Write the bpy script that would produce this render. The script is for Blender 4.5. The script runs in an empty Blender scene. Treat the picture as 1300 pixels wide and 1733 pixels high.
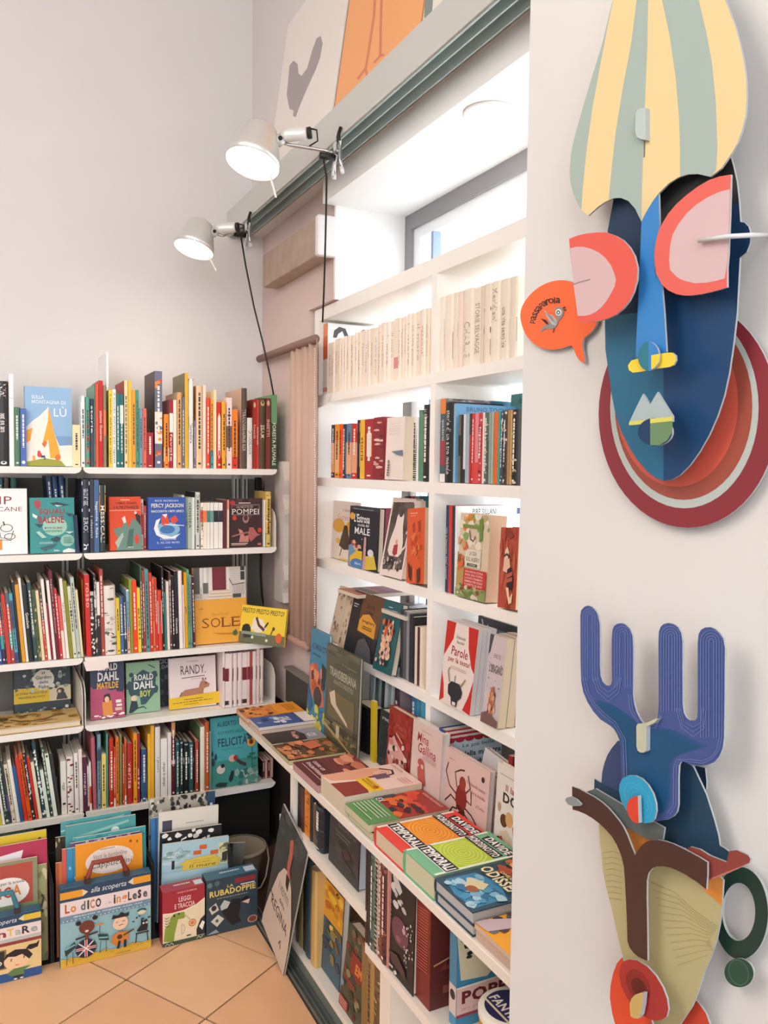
import bpy, bmesh, math, random
from mathutils import Vector, Matrix, Euler
random.seed(7)
SC = bpy.context.scene
COL = SC.collection

# ---------------------------------------------------------------- camera (fitted to the room's vanishing points)
EYE = Vector((0, 0, 1.45))
FOC, CX, CY = 1394.0, 650.0, 866.5
def _ray(px, py): return Vector((px - CX, -(py - CY), -FOC))
_Y = _ray(-46.6, 783.7).normalized()
_X = _ray(3442.3, 826.2); _X = (_X - _Y * _X.dot(_Y)).normalized()
_Z = _X.cross(_Y)
ROT = Matrix((_X, _Y, _Z))                     # camera axes -> room axes (X along the shelf wall, Y along the window wall)
cam = bpy.data.objects.new('camera', bpy.data.cameras.new('camera'))
COL.objects.link(cam)
cam.data.sensor_fit = 'HORIZONTAL'; cam.data.sensor_width = 36.0
cam.data.lens = 36.0 * FOC / 1300.0
cam.data.clip_start = 0.02; cam.data.clip_end = 60
cam.matrix_world = Matrix.Translation(EYE) @ ROT.to_4x4()
SC.camera = cam
def at(px, py, axis, val):
    """the point of the room seen at a spot of the photograph, on the plane axis = val"""
    d = ROT @ _ray(px, py)
    return EYE + d * ((val - EYE[axis]) / d[axis])

# ---------------------------------------------------------------- sky, lamps of the shop, exposure
world = bpy.data.worlds.new('sky'); SC.world = world; world.use_nodes = True
bg = world.node_tree.nodes['Background']
bg.inputs[0].default_value = (0.86, 0.93, 1.0, 1); bg.inputs[1].default_value = 2.7
def area(name, loc, target, size, power, col=(1, .95, .88), sy=None):
    l = bpy.data.lights.new(name, 'AREA'); l.energy = power; l.color = col; l.size = size
    if sy: l.shape = 'RECTANGLE'; l.size_y = sy
    o = bpy.data.objects.new(name, l); COL.objects.link(o)
    o.location = loc
    o.rotation_euler = (Vector(target) - Vector(loc)).to_track_quat('-Z', 'Y').to_euler()
    return o
area('shop_ceiling_light', (-1.3, 0.9, 3.05), (0.6, 1.9, 0.9), 1.2, 36, (1, .92, .83), 2.2)
area('shop_ceiling_light', (-1.0, -1.6, 3.05), (-0.2, 0.6, 1.0), 1.6, 22, (1, .97, .94), 1.6)
SC.view_settings.view_transform = 'Standard'; SC.view_settings.look = 'None'
SC.view_settings.gamma = 1.0; SC.view_settings.use_curve_mapping = False
SC.view_settings.exposure = 0.5
SC.cycles.use_denoising = True
SC.cycles.max_bounces = 8; SC.cycles.diffuse_bounces = 5; SC.cycles.transparent_max_bounces = 12
SC.cycles.caustics_reflective = False; SC.cycles.caustics_refractive = False
SC.cycles.sample_clamp_indirect = 6.0

# ---------------------------------------------------------------- materials
def lin(c):
    return c / 12.92 if c <= .04045 else ((c + .055) / 1.055) ** 2.4
def rgb(h):
    h = h.lstrip('#')
    return tuple(lin(int(h[i:i + 2], 16) / 255) for i in (0, 2, 4)) + (1.0,)
_M = {}
def mat(h, rough=.5, metal=0.0, grain=0.0, scale=40., bump=0.0, emit=0.0, spec=.4):
    k = (h, rough, metal, grain, scale, bump, emit, spec)
    if k in _M: return _M[k]
    m = bpy.data.materials.new('finish_' + h); m.use_nodes = True; _M[k] = m
    nt = m.node_tree; b = nt.nodes['Principled BSDF']
    c = rgb(h)
    b.inputs['Base Color'].default_value = c; b.inputs['Roughness'].default_value = rough
    b.inputs['Metallic'].default_value = metal; b.inputs['Specular IOR Level'].default_value = spec
    if emit:
        b.inputs['Emission Color'].default_value = c; b.inputs['Emission Strength'].default_value = emit
    if grain or bump:
        tc = nt.nodes.new('ShaderNodeTexCoord'); n = nt.nodes.new('ShaderNodeTexNoise')
        n.inputs['Scale'].default_value = scale; n.inputs['Detail'].default_value = 5
        nt.links.new(tc.outputs['Object'], n.inputs['Vector'])
        if grain:
            r = nt.nodes.new('ShaderNodeMix'); r.data_type = 'RGBA'
            r.inputs[6].default_value = tuple(x * (1 - grain) for x in c[:3]) + (1,)
            r.inputs[7].default_value = tuple(min(1, x * (1 + grain)) for x in c[:3]) + (1,)
            nt.links.new(n.outputs['Fac'], r.inputs[0]); nt.links.new(r.outputs[2], b.inputs['Base Color'])
        if bump:
            bp = nt.nodes.new('ShaderNodeBump'); bp.inputs['Strength'].default_value = bump; bp.inputs['Distance'].default_value = .002
            nt.links.new(n.outputs['Fac'], bp.inputs['Height']); nt.links.new(bp.outputs[0], b.inputs['Normal'])
    return m
def ink_material():
    m = bpy.data.materials.new('printed_ink'); m.use_nodes = True
    nt = m.node_tree; b = nt.nodes['Principled BSDF']; b.inputs['Roughness'].default_value = .45
    a = nt.nodes.new('ShaderNodeAttribute'); a.attribute_name = 'ink'
    nt.links.new(a.outputs['Color'], b.inputs['Base Color'])
    return m
INK = ink_material()
def paper_material(h):
    k = ('paper', h)
    if k in _M: return _M[k]
    m = bpy.data.materials.new('page_edges'); m.use_nodes = True; _M[k] = m
    nt = m.node_tree; b = nt.nodes['Principled BSDF']; b.inputs['Roughness'].default_value = .8
    tc = nt.nodes.new('ShaderNodeTexCoord'); mp = nt.nodes.new('ShaderNodeMapping'); mp.inputs['Scale'].default_value = (2, 900, 2)
    n = nt.nodes.new('ShaderNodeTexNoise'); n.inputs['Scale'].default_value = 1
    mx = nt.nodes.new('ShaderNodeMix'); mx.data_type = 'RGBA'
    c = rgb(h); mx.inputs[6].default_value = tuple(x * .7 for x in c[:3]) + (1,); mx.inputs[7].default_value = c
    nt.links.new(tc.outputs['Object'], mp.inputs[0]); nt.links.new(mp.outputs[0], n.inputs['Vector'])
    nt.links.new(n.outputs['Fac'], mx.inputs[0]); nt.links.new(mx.outputs[2], b.inputs['Base Color'])
    return m

# ---------------------------------------------------------------- mesh helpers
def obj(name, verts, faces, m, parent=None, smooth=False):
    me = bpy.data.meshes.new(name); me.from_pydata([tuple(v) for v in verts], [], faces)
    if m: me.materials.append(m)
    if smooth:
        for p in me.polygons: p.use_smooth = True
    o = bpy.data.objects.new(name, me); COL.objects.link(o)
    if parent: o.parent = parent
    return o
def fixn(o):
    bm = bmesh.new(); bm.from_mesh(o.data); bmesh.ops.recalc_face_normals(bm, faces=bm.faces); bm.to_mesh(o.data); bm.free(); return o
def boxes(*bs):
    V, F = [], []
    for (x0, y0, z0, x1, y1, z1) in bs:
        n = len(V)
        V += [(x0, y0, z0), (x1, y0, z0), (x1, y1, z0), (x0, y1, z0), (x0, y0, z1), (x1, y0, z1), (x1, y1, z1), (x0, y1, z1)]
        F += [tuple(n + i for i in f) for f in ((0, 3, 2, 1), (4, 5, 6, 7), (0, 1, 5, 4), (1, 2, 6, 5), (2, 3, 7, 6), (3, 0, 4, 7))]
    return V, F
def box(name, b, m, parent=None, bevel=0.0):
    o = obj(name, *boxes(b), m, parent)
    if bevel: bev(o, bevel)
    return o
def bev(o, w, seg=2):
    bm = bmesh.new(); bm.from_mesh(o.data)
    bmesh.ops.bevel(bm, geom=list(bm.edges), offset=w, segments=seg, affect='EDGES', profile=.5)
    bm.to_mesh(o.data); bm.free()
def prism(name, pts, vec, m, parent=None):
    """flat outline (3-D points) pushed along vec"""
    n = len(pts); pts = [Vector(p) for p in pts]; vec = Vector(vec)
    V = pts + [p + vec for p in pts]
    F = [tuple(range(n)), tuple(range(2 * n - 1, n - 1, -1))] + [(i, (i + 1) % n, n + (i + 1) % n, n + i) for i in range(n)]
    F = F[:2] + [f[::-1] for f in F[2:]]
    return fixn(obj(name, V, F, m, parent))
def tube(name, pts, r, m, parent=None, sides=8):
    pts = [Vector(p) for p in pts]; V, F = [], []
    rs = r if isinstance(r, (list, tuple)) else [r] * len(pts)
    up = None
    for i, p in enumerate(pts):
        d = (pts[min(i + 1, len(pts) - 1)] - pts[max(i - 1, 0)]).normalized()
        if up is None: up = Vector((0, 0, 1)) if abs(d.z) < .9 else Vector((1, 0, 0))
        a = d.cross(up).normalized(); up = a.cross(d).normalized()
        for k in range(sides):
            t = 2 * math.pi * k / sides
            V.append(p + (a * math.cos(t) + up * math.sin(t)) * rs[i])
    for i in range(len(pts) - 1):
        for k in range(sides):
            F.append((i * sides + k, i * sides + (k + 1) % sides, (i + 1) * sides + (k + 1) % sides, (i + 1) * sides + k))
    F.append(tuple(range(sides - 1, -1, -1))); F.append(tuple((len(pts) - 1) * sides + k for k in range(sides)))
    return fixn(obj(name, V, F, m, parent, True))
def lathe(name, prof, m, parent=None, seg=32, mtx=None, caps=True):
    V, F = [], []
    for (r, z) in prof:
        for k in range(seg):
            t = 2 * math.pi * k / seg; V.append(Vector((r * math.cos(t), r * math.sin(t), z)))
    n = len(prof)
    for i in range(n - 1):
        for k in range(seg):
            F.append((i * seg + k, i * seg + (k + 1) % seg, (i + 1) * seg + (k + 1) % seg, (i + 1) * seg + k))
    if caps:
        F.append(tuple(range(seg - 1, -1, -1))); F.append(tuple((n - 1) * seg + k for k in range(seg)))
    if mtx: V = [mtx @ v for v in V]
    return fixn(obj(name, V, F, m, parent, True))
def ball(name, c, r, m, parent=None, s=(1, 1, 1)):
    bm = bmesh.new(); bmesh.ops.create_icosphere(bm, subdivisions=2, radius=r)
    V = [Vector((v.co.x * s[0], v.co.y * s[1], v.co.z * s[2])) + Vector(c) for v in bm.verts]; F = [tuple(v.index for v in f.verts) for f in bm.faces]
    bm.free(); return obj(name, V, F, m, parent, True)
def tag(o, label, cat, group=None):
    o['label'] = label; o['category'] = cat
    if group: o['group'] = group
    return o
def struct(o): o['kind'] = 'structure'; return o
def thing(name, label, cat, loc=(0, 0, 0), group=None):
    o = bpy.data.objects.new(name, None); COL.objects.link(o); o.location = loc; o.empty_display_size = .05
    return tag(o, label, cat, group)
def keep(o, parent):
    """parent without moving (parents carry no rotation)"""
    o.parent = parent; o.location = o.location - parent.location; return o

# ---------------------------------------------------------------- printed graphics: flat ink shapes laid on a surface
_G = {}
def glyphs(s, bold=.0, shear=0.):
    k = (s, bold, shear)
    if k not in _G:
        c = bpy.data.curves.new('lettering', 'FONT'); c.body = s; c.resolution_u = 2; c.offset = bold; c.shear = shear; c.space_character = 1.02 + bold * 2
        o = bpy.data.objects.new('lettering', c); me = o.to_mesh()
        v = [(p.co.x, p.co.y) for p in me.vertices]; f = [tuple(p.vertices) for p in me.polygons]
        o.to_mesh_clear(); bpy.data.objects.remove(o); bpy.data.curves.remove(c)
        if v:
            x0 = min(p[0] for p in v); x1 = max(p[0] for p in v); y0 = min(p[1] for p in v); y1 = max(p[1] for p in v)
            w, h = max(x1 - x0, 1e-6), max(y1 - y0, 1e-6)
            v = [((a - x0) / w, (b - y0) / h) for a, b in v]
            _G[k] = (v, f, w / h)
        else: _G[k] = ([], [], 1)
    return _G[k]
class Pr:
    """ink shapes in a frame of u to the right and v downwards"""
    def __init__(s): s.it = []
    def poly(s, p, c): s.it.append(([tuple(q) for q in p], [tuple(range(len(p)))], c)); return s
    def rect(s, a, b, c, d, col): return s.poly([(a, b), (c, b), (c, d), (a, d)], col)
    def ell(s, u, v, ru, rv, col, n=20, a0=0, a1=360):
        P = [(u + ru * math.cos(math.radians(a0 + (a1 - a0) * i / n)), v + rv * math.sin(math.radians(a0 + (a1 - a0) * i / n))) for i in range(n if a1 - a0 >= 360 else n + 1)]
        return s.poly(P, col)
    def ring(s, u, v, ru, rv, tu, tv, col, n=24, a0=0, a1=360):
        V, F = [], []
        for i in range(n + 1):
            t = math.radians(a0 + (a1 - a0) * i / n); V += [(u + ru * math.cos(t), v + rv * math.sin(t)), (u + (ru - tu) * math.cos(t), v + (rv - tv) * math.sin(t))]
        for i in range(n): F.append((2 * i, 2 * i + 2, 2 * i + 3, 2 * i + 1))
        s.it.append((V, F, col)); return s
    def line(s, p, w, col, asp=1.0):
        """stroke; asp = height/width of the frame so that strokes keep their width"""
        V, F = [], []
        for i, q in enumerate(p):
            a = p[max(i - 1, 0)]; b = p[min(i + 1, len(p) - 1)]
            dx, dy = b[0] - a[0], (b[1] - a[1]) * asp; L = math.hypot(dx, dy) or 1
            nx, ny = -dy / L * w / 2, dx / L * w / 2 / asp
            V += [(q[0] + nx, q[1] + ny), (q[0] - nx, q[1] - ny)]
        for i in range(len(p) - 1): F.append((2 * i, 2 * i + 2, 2 * i + 3, 2 * i + 1))
        s.it.append((V, F, col)); return s
    def text(s, t, a, b, c, d, col, rot=0, bold=.012, shear=0., cap=0):
        """lettering that fills the box a..c, b..d; rot=1 reads downwards"""
        v, f, r = glyphs(t, bold, shear)
        if not v: return s
        if rot: P = [(a + y * (c - a), b + x * (d - b)) for x, y in v]
        else: P = [(a + x * (c - a), d - y * (d - b)) for x, y in v]
        s.it.append((P, f, col)); return s
    def spin(s, t, u, v, h, ang, col, bold=.0):
        """one letter turned by ang"""
        g, f, r = glyphs(t, bold); ca, sa = math.cos(ang), math.sin(ang)
        P = [(u + (x - .5) * r * h * ca + (y - .5) * h * sa, v + (x - .5) * r * h * sa - (y - .5) * h * ca) for x, y in g]
        s.it.append((P, f, col)); return s
    def scribble(s, a, b, c, d, rows, col, seed=1, fill=.5):
        """rows of small illegible strokes"""
        R = random.Random(seed); h = (d - b) / rows
        for i in range(rows):
            u = a
            while u < c - .01:
                w = min(R.uniform(.04, .12) * (c - a), c - u)
                s.rect(u, b + i * h, u + w, b + (i + fill) * h, col); u += w + .025 * (c - a)
        return s
    def spots(s, a, b, c, d, n, ru, rv, cols, seed=1, k=7):
        R = random.Random(seed)
        for i in range(n):
            u, v = R.uniform(a, c), R.uniform(b, d); q = R.uniform(.5, 1.2); ph = R.uniform(0, 6)
            s.poly([(u + ru * q * math.cos(ph + 6.283 * j / k) * R.uniform(.7, 1.2), v + rv * q * math.sin(ph + 6.283 * j / k) * R.uniform(.7, 1.2)) for j in range(k)], R.choice(cols))
        return s
    def squash(s, f):
        s.it = [([(u, v * f) for u, v in p], q, c) for p, q, c in s.it]; return s
    def build(s, name, fmap, parent=None):
        V, F, C = [], [], []
        for k, (p, f, c) in enumerate(s.it):
            n = len(V); V += [fmap(u, v, k) for u, v in p]; F += [tuple(n + i for i in q) for q in f]; C += [rgb(c)] * len(f)
        if not V: return None
        o = obj(name, V, F, INK, parent)
        at_ = o.data.attributes.new('ink', 'FLOAT_COLOR', 'FACE')
        flat = [x for c in C for x in c]; at_.data.foreach_set('color', flat)
        return o
EPS = .00007
def flat(O, ax, ay, n):
    O, ax, ay, n = Vector(O), Vector(ax), Vector(ay), Vector(n)
    c = lambda x: min(max(x, 0.), 1.)
    return lambda u, v, k: O + ax * c(u) + ay * c(v) + n * (EPS * (k + 1))

# ---------------------------------------------------------------- books
def book(name, w, t, h, col, hard=True, pages='e9dcc6', cover=None, spine=None, back=None, M=None, rough=.42):
    """front cover at y=0 facing -y, spine at x=0 facing -x, foot at z=0. Parts: pages, cover_print, spine_print, back_print"""
    th = min(.0022 if hard else .0006, t * .2); ins = min(.003, w * .04) if hard else .0002
    if hard and t > .012:
        r = t * .12
        prof = [(w, 0), (w, th), (th, th), (th, t - th), (w, t - th), (w, t), (.0015, t), (-r * .6, t * .85), (-r, t * .5), (-r * .6, t * .15), (.0015, 0)]
    else: prof = [(w, 0), (w, th), (th, th), (th, t - th), (w, t - th), (w, t), (0, t), (0, 0)]
    o = prism(name, [(x, y, 0) for x, y in prof], (0, 0, h), mat(col, rough, grain=.04, scale=30))
    box('pages', (th, th, ins, w - ins, t - th, h - ins), paper_material(pages), o)
    if cover: cover.build('cover_print', flat((0, 0, h), (w, 0, 0), (0, 0, -h), (0, -1, 0)), o)
    if spine:
        bulge = (t * .12 if hard and t > .012 else 0)
        def fm(u, v, k):
            u, v = min(max(u, 0), 1), min(max(v, 0), 1)
            return Vector((-bulge * (1 - abs(2 * u - 1) ** 1.6 * .9) - EPS * (k + 1) - .0002, t * (1 - u), h * (1 - v)))
        spine.build('spine_print', fm, o)
    if back: back.build('back_print', flat((w, t, h), (-w, 0, 0), (0, 0, -h), (0, 1, 0)), o)
    if M is not None: o.matrix_world = M
    return o
RZ = lambda d: Matrix.Rotation(math.radians(d), 4, 'Z')
RX = lambda d: Matrix.Rotation(math.radians(d), 4, 'X')
RY = lambda d: Matrix.Rotation(math.radians(d), 4, 'Y')
TR = lambda *a: Matrix.Translation(Vector(a))
import colorsys
def hue_name(h):
    r, g, b = (int(h[i:i + 2], 16) / 255 for i in (0, 2, 4)); H, L, S = colorsys.rgb_to_hls(r, g, b); H *= 360
    if L > .83: return 'white' if S < .35 else 'cream'
    if L < .17: return 'black' if S < .3 else ('navy' if 180 < H < 270 else 'umber' if H < 60 else 'blackish')
    if S < .13: return 'dark grey' if L < .4 else 'grey'
    d = 'dark ' if L < .33 else 'pale ' if L > .68 else ''
    n = ('red' if H < 12 else ('rust' if S < .6 and L < .55 else 'orange red') if H < 20 else ('brown' if L < .36 else 'tan' if S < .55 else 'orange') if H < 40 else ('yellow' if L > .45 else 'olive brown') if H < 56
         else 'olive' if H < 80 else 'green' if H < 158 else 'teal' if H < 192 else 'blue' if H < 248 else 'purple' if H < 290 else 'plum' if H < 345 else 'red')
    return d + n
def ink_on(h):
    r, g, b = (int(h[i:i + 2], 16) for i in (0, 2, 4)); return 'f2ece0' if r * .3 + g * .6 + b * .1 < 120 else '3a3230'
def spine_art(h, rnd, opts):
    p = Pr(); bands = 0
    for o in opts:
        k, _, val = o.partition('=')
        if k == 'b':
            a = val.split(','); p.rect(0, float(a[0]), 1, float(a[1]), a[2]); bands = 1
        elif k == 'o':
            a = val.split(','); y0, y1 = float(a[0]), float(a[1]); q = (y1 - y0) * .1
            p.poly([(.22, y0 + q), (.5, y0), (.78, y0 + q), (.78, y1 - q), (.5, y1), (.22, y1 - q)], a[2])
        elif k == 'T':
            a = val.split(','); p.text(a[0].replace('_', ' '), .2, float(a[1]), .8, float(a[2]), a[3], rot=1); bands = 2
        elif k == 'd':
            a = val.split(','); p.ell(.5, float(a[0]), .32, float(a[1]), a[2], 12)
        elif k == 'n': bands = 2
        elif k == 'r':
            a = val.split(',')
            for i in range(int(a[0])): p.rect(.12, (i + .25) / int(a[0]), .88, (i + .75) / int(a[0]), a[1])
        elif k == 'm':
            p.spots(.05, .03, .95, .97, 16, .35, .02, val.split(','), rnd.randint(0, 999))
    if bands < 2:
        c = ink_on(h); v = rnd.uniform(.06, .2); e = rnd.uniform(.55, .85)
        while v < e:
            L = rnd.uniform(.02, .07); p.rect(.36, v, .64, min(v + L, e), c); v += L + .012
        p.rect(.3, .93, .7, .955, c)
    return p if p.it else None
SEEN = set()
COVERS = {}
def unique(*cands):
    for c in cands:
        if c not in SEEN:
            SEEN.add(c); return c
    SEEN.add(cands[-1]); return cands[-1]
def parse(txt):
    R = []
    for ln in txt.strip().split('\n'):
        a = ln.split()
        if len(a) < 4: continue
        R.append((float(a[0]), float(a[1]), float(a[2]), a[3], a[4:]))
    return R
ORD = 'first second third fourth fifth sixth seventh eighth ninth tenth eleventh twelfth thirteenth fourteenth fifteenth sixteenth seventeenth eighteenth nineteenth twentieth'.split()
def ordn(i):
    if i < 20: return ORD[i]
    t = {2: 'twenty', 3: 'thirty', 4: 'forty', 5: 'fifty', 6: 'sixty'}[(i + 1) // 10]
    return t + ('-' + ORD[(i + 1) % 10 - 1] if (i + 1) % 10 else 'th')
def spine_row(txt, axis, plane, z, where, group, end, lean=0., depth=.17, hard=None, ymid=None, i0=0):
    """books standing spine out: px from, px to, px top, colour, print options"""
    R = parse(txt); rnd = random.Random(len(txt)); n = len(R)
    for i, (xa, xb, top, h, opts) in enumerate(R):
        d = dict(o.partition('=')[::2] for o in opts if o.partition('=')[0] in ('k', 'L', 's', 'x', 'D', 'z', 'c'))
        sb = float(d.get('k', rnd.uniform(.0, .006) if axis else rnd.uniform(0, .0008))); L = float(d.get('L', lean)); zz = z + float(d.get('z', 0))
        pl = plane + sb
        pa, pb = at(xa, top + 70, axis, pl), at(xb, top + 70, axis, pl)
        zt = at((xa + xb) / 2, top, axis, pl).z
        t = abs(pb[1 - axis] - pa[1 - axis]) - .0006
        hh = (zt - zz) / math.cos(math.radians(L))
        dep = float(d.get('D', min(depth, max(.1, hh * .72)) * rnd.uniform(.92, 1.05)))
        if axis == 1: dep = min(dep, YW - .012 - pl)
        isx = 'x' in d or t < .009 or rnd.random() < .3
        sp = spine_art(h, rnd, opts)
        back = Pr().rect(0, 0, 1, 1, d['s'].split(',')[0]) if 's' in d else None
        if back and ',' in d['s']: back.spots(.1, .05, .95, .9, 14, .12, .05, d['s'].split(',')[1:], i)
        if axis == 1:
            mid = (zt - zz) / 2; x0 = pa.x + (math.tan(math.radians(L)) * mid * (.0 if ymid is None else 1))
            M = TR(x0, pl, zz) @ RY(-L) @ TR(t, 0, 0) @ RZ(90)
        else:
            M = TR(pl, pb.y, zz) @ RX(0)
        o = book('book', dep, t, hh, h, not isx, rnd.choice(['e9dcc6', 'efe6d6', 'ded0b8']), COVERS.get(d.get('c')), sp, back, M)
        size = 'thick' if t > .026 else 'slim' if t < .012 else ''
        cn = hue_name(h); T = [q.partition('=')[2].split(',')[0].replace('_', ' ') for q in opts if q[0:2] == 'T=']
        pv = hue_name(R[i - 1][3]) if i else None; nx = hue_name(R[i + 1][3]) if i < n - 1 else None
        be = f'between {pv} and {nx} spines' if pv and nx else f'beside the {pv or nx} one'
        c1 = f'{size} {cn} book titled {T[0].lower()}, {where}' if T else f'{size} {cn} book {be}, {where}'
        c2 = f'{size} {cn} book, {ordn(i + i0)} spine from the {end}, {where}'
        if len(c1.split()) > 15: c1 = c2
        tag(o, unique(c1.strip().capitalize(), c2.strip().capitalize()), 'book', group)
def cover_book(label, axis, plane, z, bl, br, top, art, col, t=.02, pitch=7, yaw=0, hard=True, group=None, spine=None, name='book', copies=0, pages='e9dcc6', h=None, roll=0):
    """a book standing face out; bl, br, top are spots of the photograph at its foot and top"""
    a, b = at(bl[0], bl[1], axis, plane), at(br[0], br[1], axis, plane)
    w = abs(b[1 - axis] - a[1 - axis]) / max(.3, math.cos(math.radians(yaw)))
    zt = at(bl[0], top, axis, plane).z; hh = h or (zt - z) / math.cos(math.radians(pitch)) * .985
    o0 = None
    for i in range(copies + 1):
        off = i * (t + .0012) / math.cos(math.radians(pitch))
        base = TR(a.x, plane, z) if axis == 1 else TR(plane, a.y, z) @ RZ(-90)
        M = base @ RZ(yaw) @ TR(0, off, t * math.sin(math.radians(pitch)) + (w * math.sin(math.radians(roll)) if roll > 0 else 0)) @ RX(-pitch) @ RY(roll)
        o = book(name, w, t, hh, col, hard, pages, art if i == 0 else None, spine if i == 0 else None, None, M)
        if i == 0: o0 = o; tag(o, label, 'book', group)
        else: tag(o, f'{ordn(i).capitalize()} copy behind the {" ".join((label[0].lower() + label[1:]).split(",")[0].split()[:11])}', 'book', group)
    return o0
# ================================================================ THE ROOM
YW, XU, XL = 3.20, 1.0, 1.045          # shelf wall, window wall above / below the rail
WALLC = 'dbd6d4'
plaster = mat(WALLC, .85, grain=.03, scale=6, bump=.12, spec=.2)
wl = struct(box('wall_back', (-3.2, YW, -.06, 1.6, YW + .12, 3.3), plaster))
struct(box('wall_left', (-3.3, -3.0, 0, -3.2, YW + .12, 3.3), plaster))
struct(box('ceiling', (-3.3, -3.0, 3.3, 1.7, YW + .12, 3.4), mat('eeeae6', .9)))
struct(box('wall_right_upper', (XU, -3.0, 2.36, XU + .35, YW, 3.3), plaster))
pinkwall = mat('d8c3bb', .85, grain=.04, scale=8, bump=.1, spec=.2)
struct(box('wall_right_corner', (XL, 2.69, -.06, 1.45, YW, 2.36), pinkwall))
struct(box('wall_right_pier_upper', (XL, 2.472, 1.99, 1.45, 2.69, 2.36), pinkwall))
white = mat('f4f3f1', .6, spec=.3)
struct(box('trim_1', (XL - .04, -.5, 2.285, 1.35, 2.472, 2.36), white))        # niche soffit
struct(box('wall_niche_side', (XL + .004, 2.4705, 1.99, 1.42, 2.4735, 2.285), white))
struct(box('wall_niche_low', (1.36, .6, -.06, 1.45, 2.69, .95), mat('d9d6d2', .8)))
# the near pier that carries the two masks
XM = .70
struct(box('wall_right_near', (XM, -3.0, 0, 1.45, .966, 3.3), mat('ddd8d4', .8, grain=.02, scale=5, bump=.06, spec=.2)))
# black kick board, then wall panels with shade put into their colour
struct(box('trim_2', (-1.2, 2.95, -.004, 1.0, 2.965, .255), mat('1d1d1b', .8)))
struct(box('shade_panel_back', (-3.2, YW - .004, .30, XL, YW, 1.40), mat('77726a', .85, grain=.05, scale=5)))  # shading under the shelves, painted as a darker wall colour
struct(box('shade_panel_corner', (XL - .006, 2.69, 0, XL, YW, .56), mat('2b1f1d', .8)))  # shaded foot of the window wall, its darkness put into the colour
# floor with square tiles laid on the diagonal
fl = struct(box('floor', (-3.2, -3.0, -.06, 1.45, YW, -.004), mat('5a4032', .9)))
def clip(P, ax, val, sgn):
    out = []
    for i, p in enumerate(P):
        q = P[(i + 1) % len(P)]; a, b = (p[ax] - val) * sgn, (q[ax] - val) * sgn
        if a >= 0: out.append(p)
        if a * b < 0: t = a / (a - b); out.append((p[0] + (q[0] - p[0]) * t, p[1] + (q[1] - p[1]) * t))
    return out
tile_m = [mat(h, .42, grain=.05, scale=9, bump=.05) for h in ('e2b187', 'dfac82', 'e5b68c')]
A0 = at(214, 1658, 2, 0); du = Vector((.525, -.851)); dv = Vector((.851, .525)); TS = .303; g = .0028
rt = random.Random(3)
for i in range(-5, 5):
    for j in range(-8, 5):
        P = [(A0.x + du.x * a + dv.x * b, A0.y + du.y * a + dv.y * b) for a, b in ((i * TS + g, j * TS + g), ((i + 1) * TS - g, j * TS + g), ((i + 1) * TS - g, (j + 1) * TS - g), (i * TS + g, (j + 1) * TS - g))]
        P = clip(clip(clip(P, 0, .785, -1), 1, YW - .01, -1), 0, -1.1, 1)
        if len(P) < 3 or max(p[1] for p in P) < 1.2: continue
        prism('tile', [(x, y, 0) for x, y in P], (0, 0, -.006), rt.choice(tile_m), fl)

# window in the niche: grey frame, white inner sash, clear panes, daylight beyond
win = bpy.data.objects.new('window_1', None); COL.objects.link(win); struct(win)
gm = mat('8d8a8c', .5); sm = mat('f3f4f6', .4)
XWN = 1.30
for b in ((XWN, 2.43, .95, XWN + .05, 2.47, 2.285), (XWN, .7, 2.235, XWN + .05, 2.43, 2.285), (XWN, .7, .95, XWN + .05, 2.43, 1.0)):
    box('window_frame', b, gm, win)
for b in ((XWN + .012, 2.39, 1.0, XWN + .045, 2.43, 2.235), (XWN + .012, 1.52, 1.0, XWN + .045, 1.57, 2.235), (XWN + .012, .7, 2.2, XWN + .045, 2.39, 2.235), (XWN + .012, 2.30, 1.0, XWN + .04, 2.315, 2.2)):
    box('sash', b, sm if b[1] != 2.30 else mat('8fa0bd', .5), win)
gl = bpy.data.materials.new('window_glass'); gl.use_nodes = True
nt = gl.node_tree; nt.nodes.clear()
o_ = nt.nodes.new('ShaderNodeOutputMaterial'); t_ = nt.nodes.new('ShaderNodeBsdfTransparent'); g_ = nt.nodes.new('ShaderNodeBsdfGlossy'); x_ = nt.nodes.new('ShaderNodeMixShader')
g_.inputs['Roughness'].default_value = .02; x_.inputs[0].default_value = .05; nt.links.new(t_.outputs[0], x_.inputs[1]); nt.links.new(g_.outputs[0], x_.inputs[2]); nt.links.new(x_.outputs[0], o_.inputs[0])
box('pane', (XWN + .026, 1.57, 1.0, XWN + .030, 2.39, 2.2), gl, win); box('pane', (XWN + .026, .7, 1.0, XWN + .030, 1.52, 2.2), gl, win)
portal = area('window_daylight_portal', (1.44, 1.6, 1.6), (0, 1.6, 1.6), 1.7, 1, sy=1.3); portal.data.cycles.is_portal = True
# the ceiling spot of the niche
dl = thing('downlight', 'round white downlight set in the soffit above the window', 'light', at(830, 190, 2, 2.285))
lathe('trim_ring', [(.045, 0), (.062, 0), (.064, -.003), (.060, -.006), (.047, -.004)], mat('fbfbfb', .3), dl, 36)
lathe('lens', [(.0005, -.002), (.046, -.002), (.046, -.0035), (.0005, -.0035)], mat('fff8ee', .3, emit=6), dl, 36)
sp = bpy.data.lights.new('downlight_lamp', 'SPOT'); sp.energy = 12; sp.spot_size = 2.2; sp.spot_blend = .6; sp.color = (1, .96, .9); sp.shadow_soft_size = .05
so = bpy.data.objects.new('downlight_lamp', sp); COL.objects.link(so); so.parent = dl; so.location = (0, 0, -.02)

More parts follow.
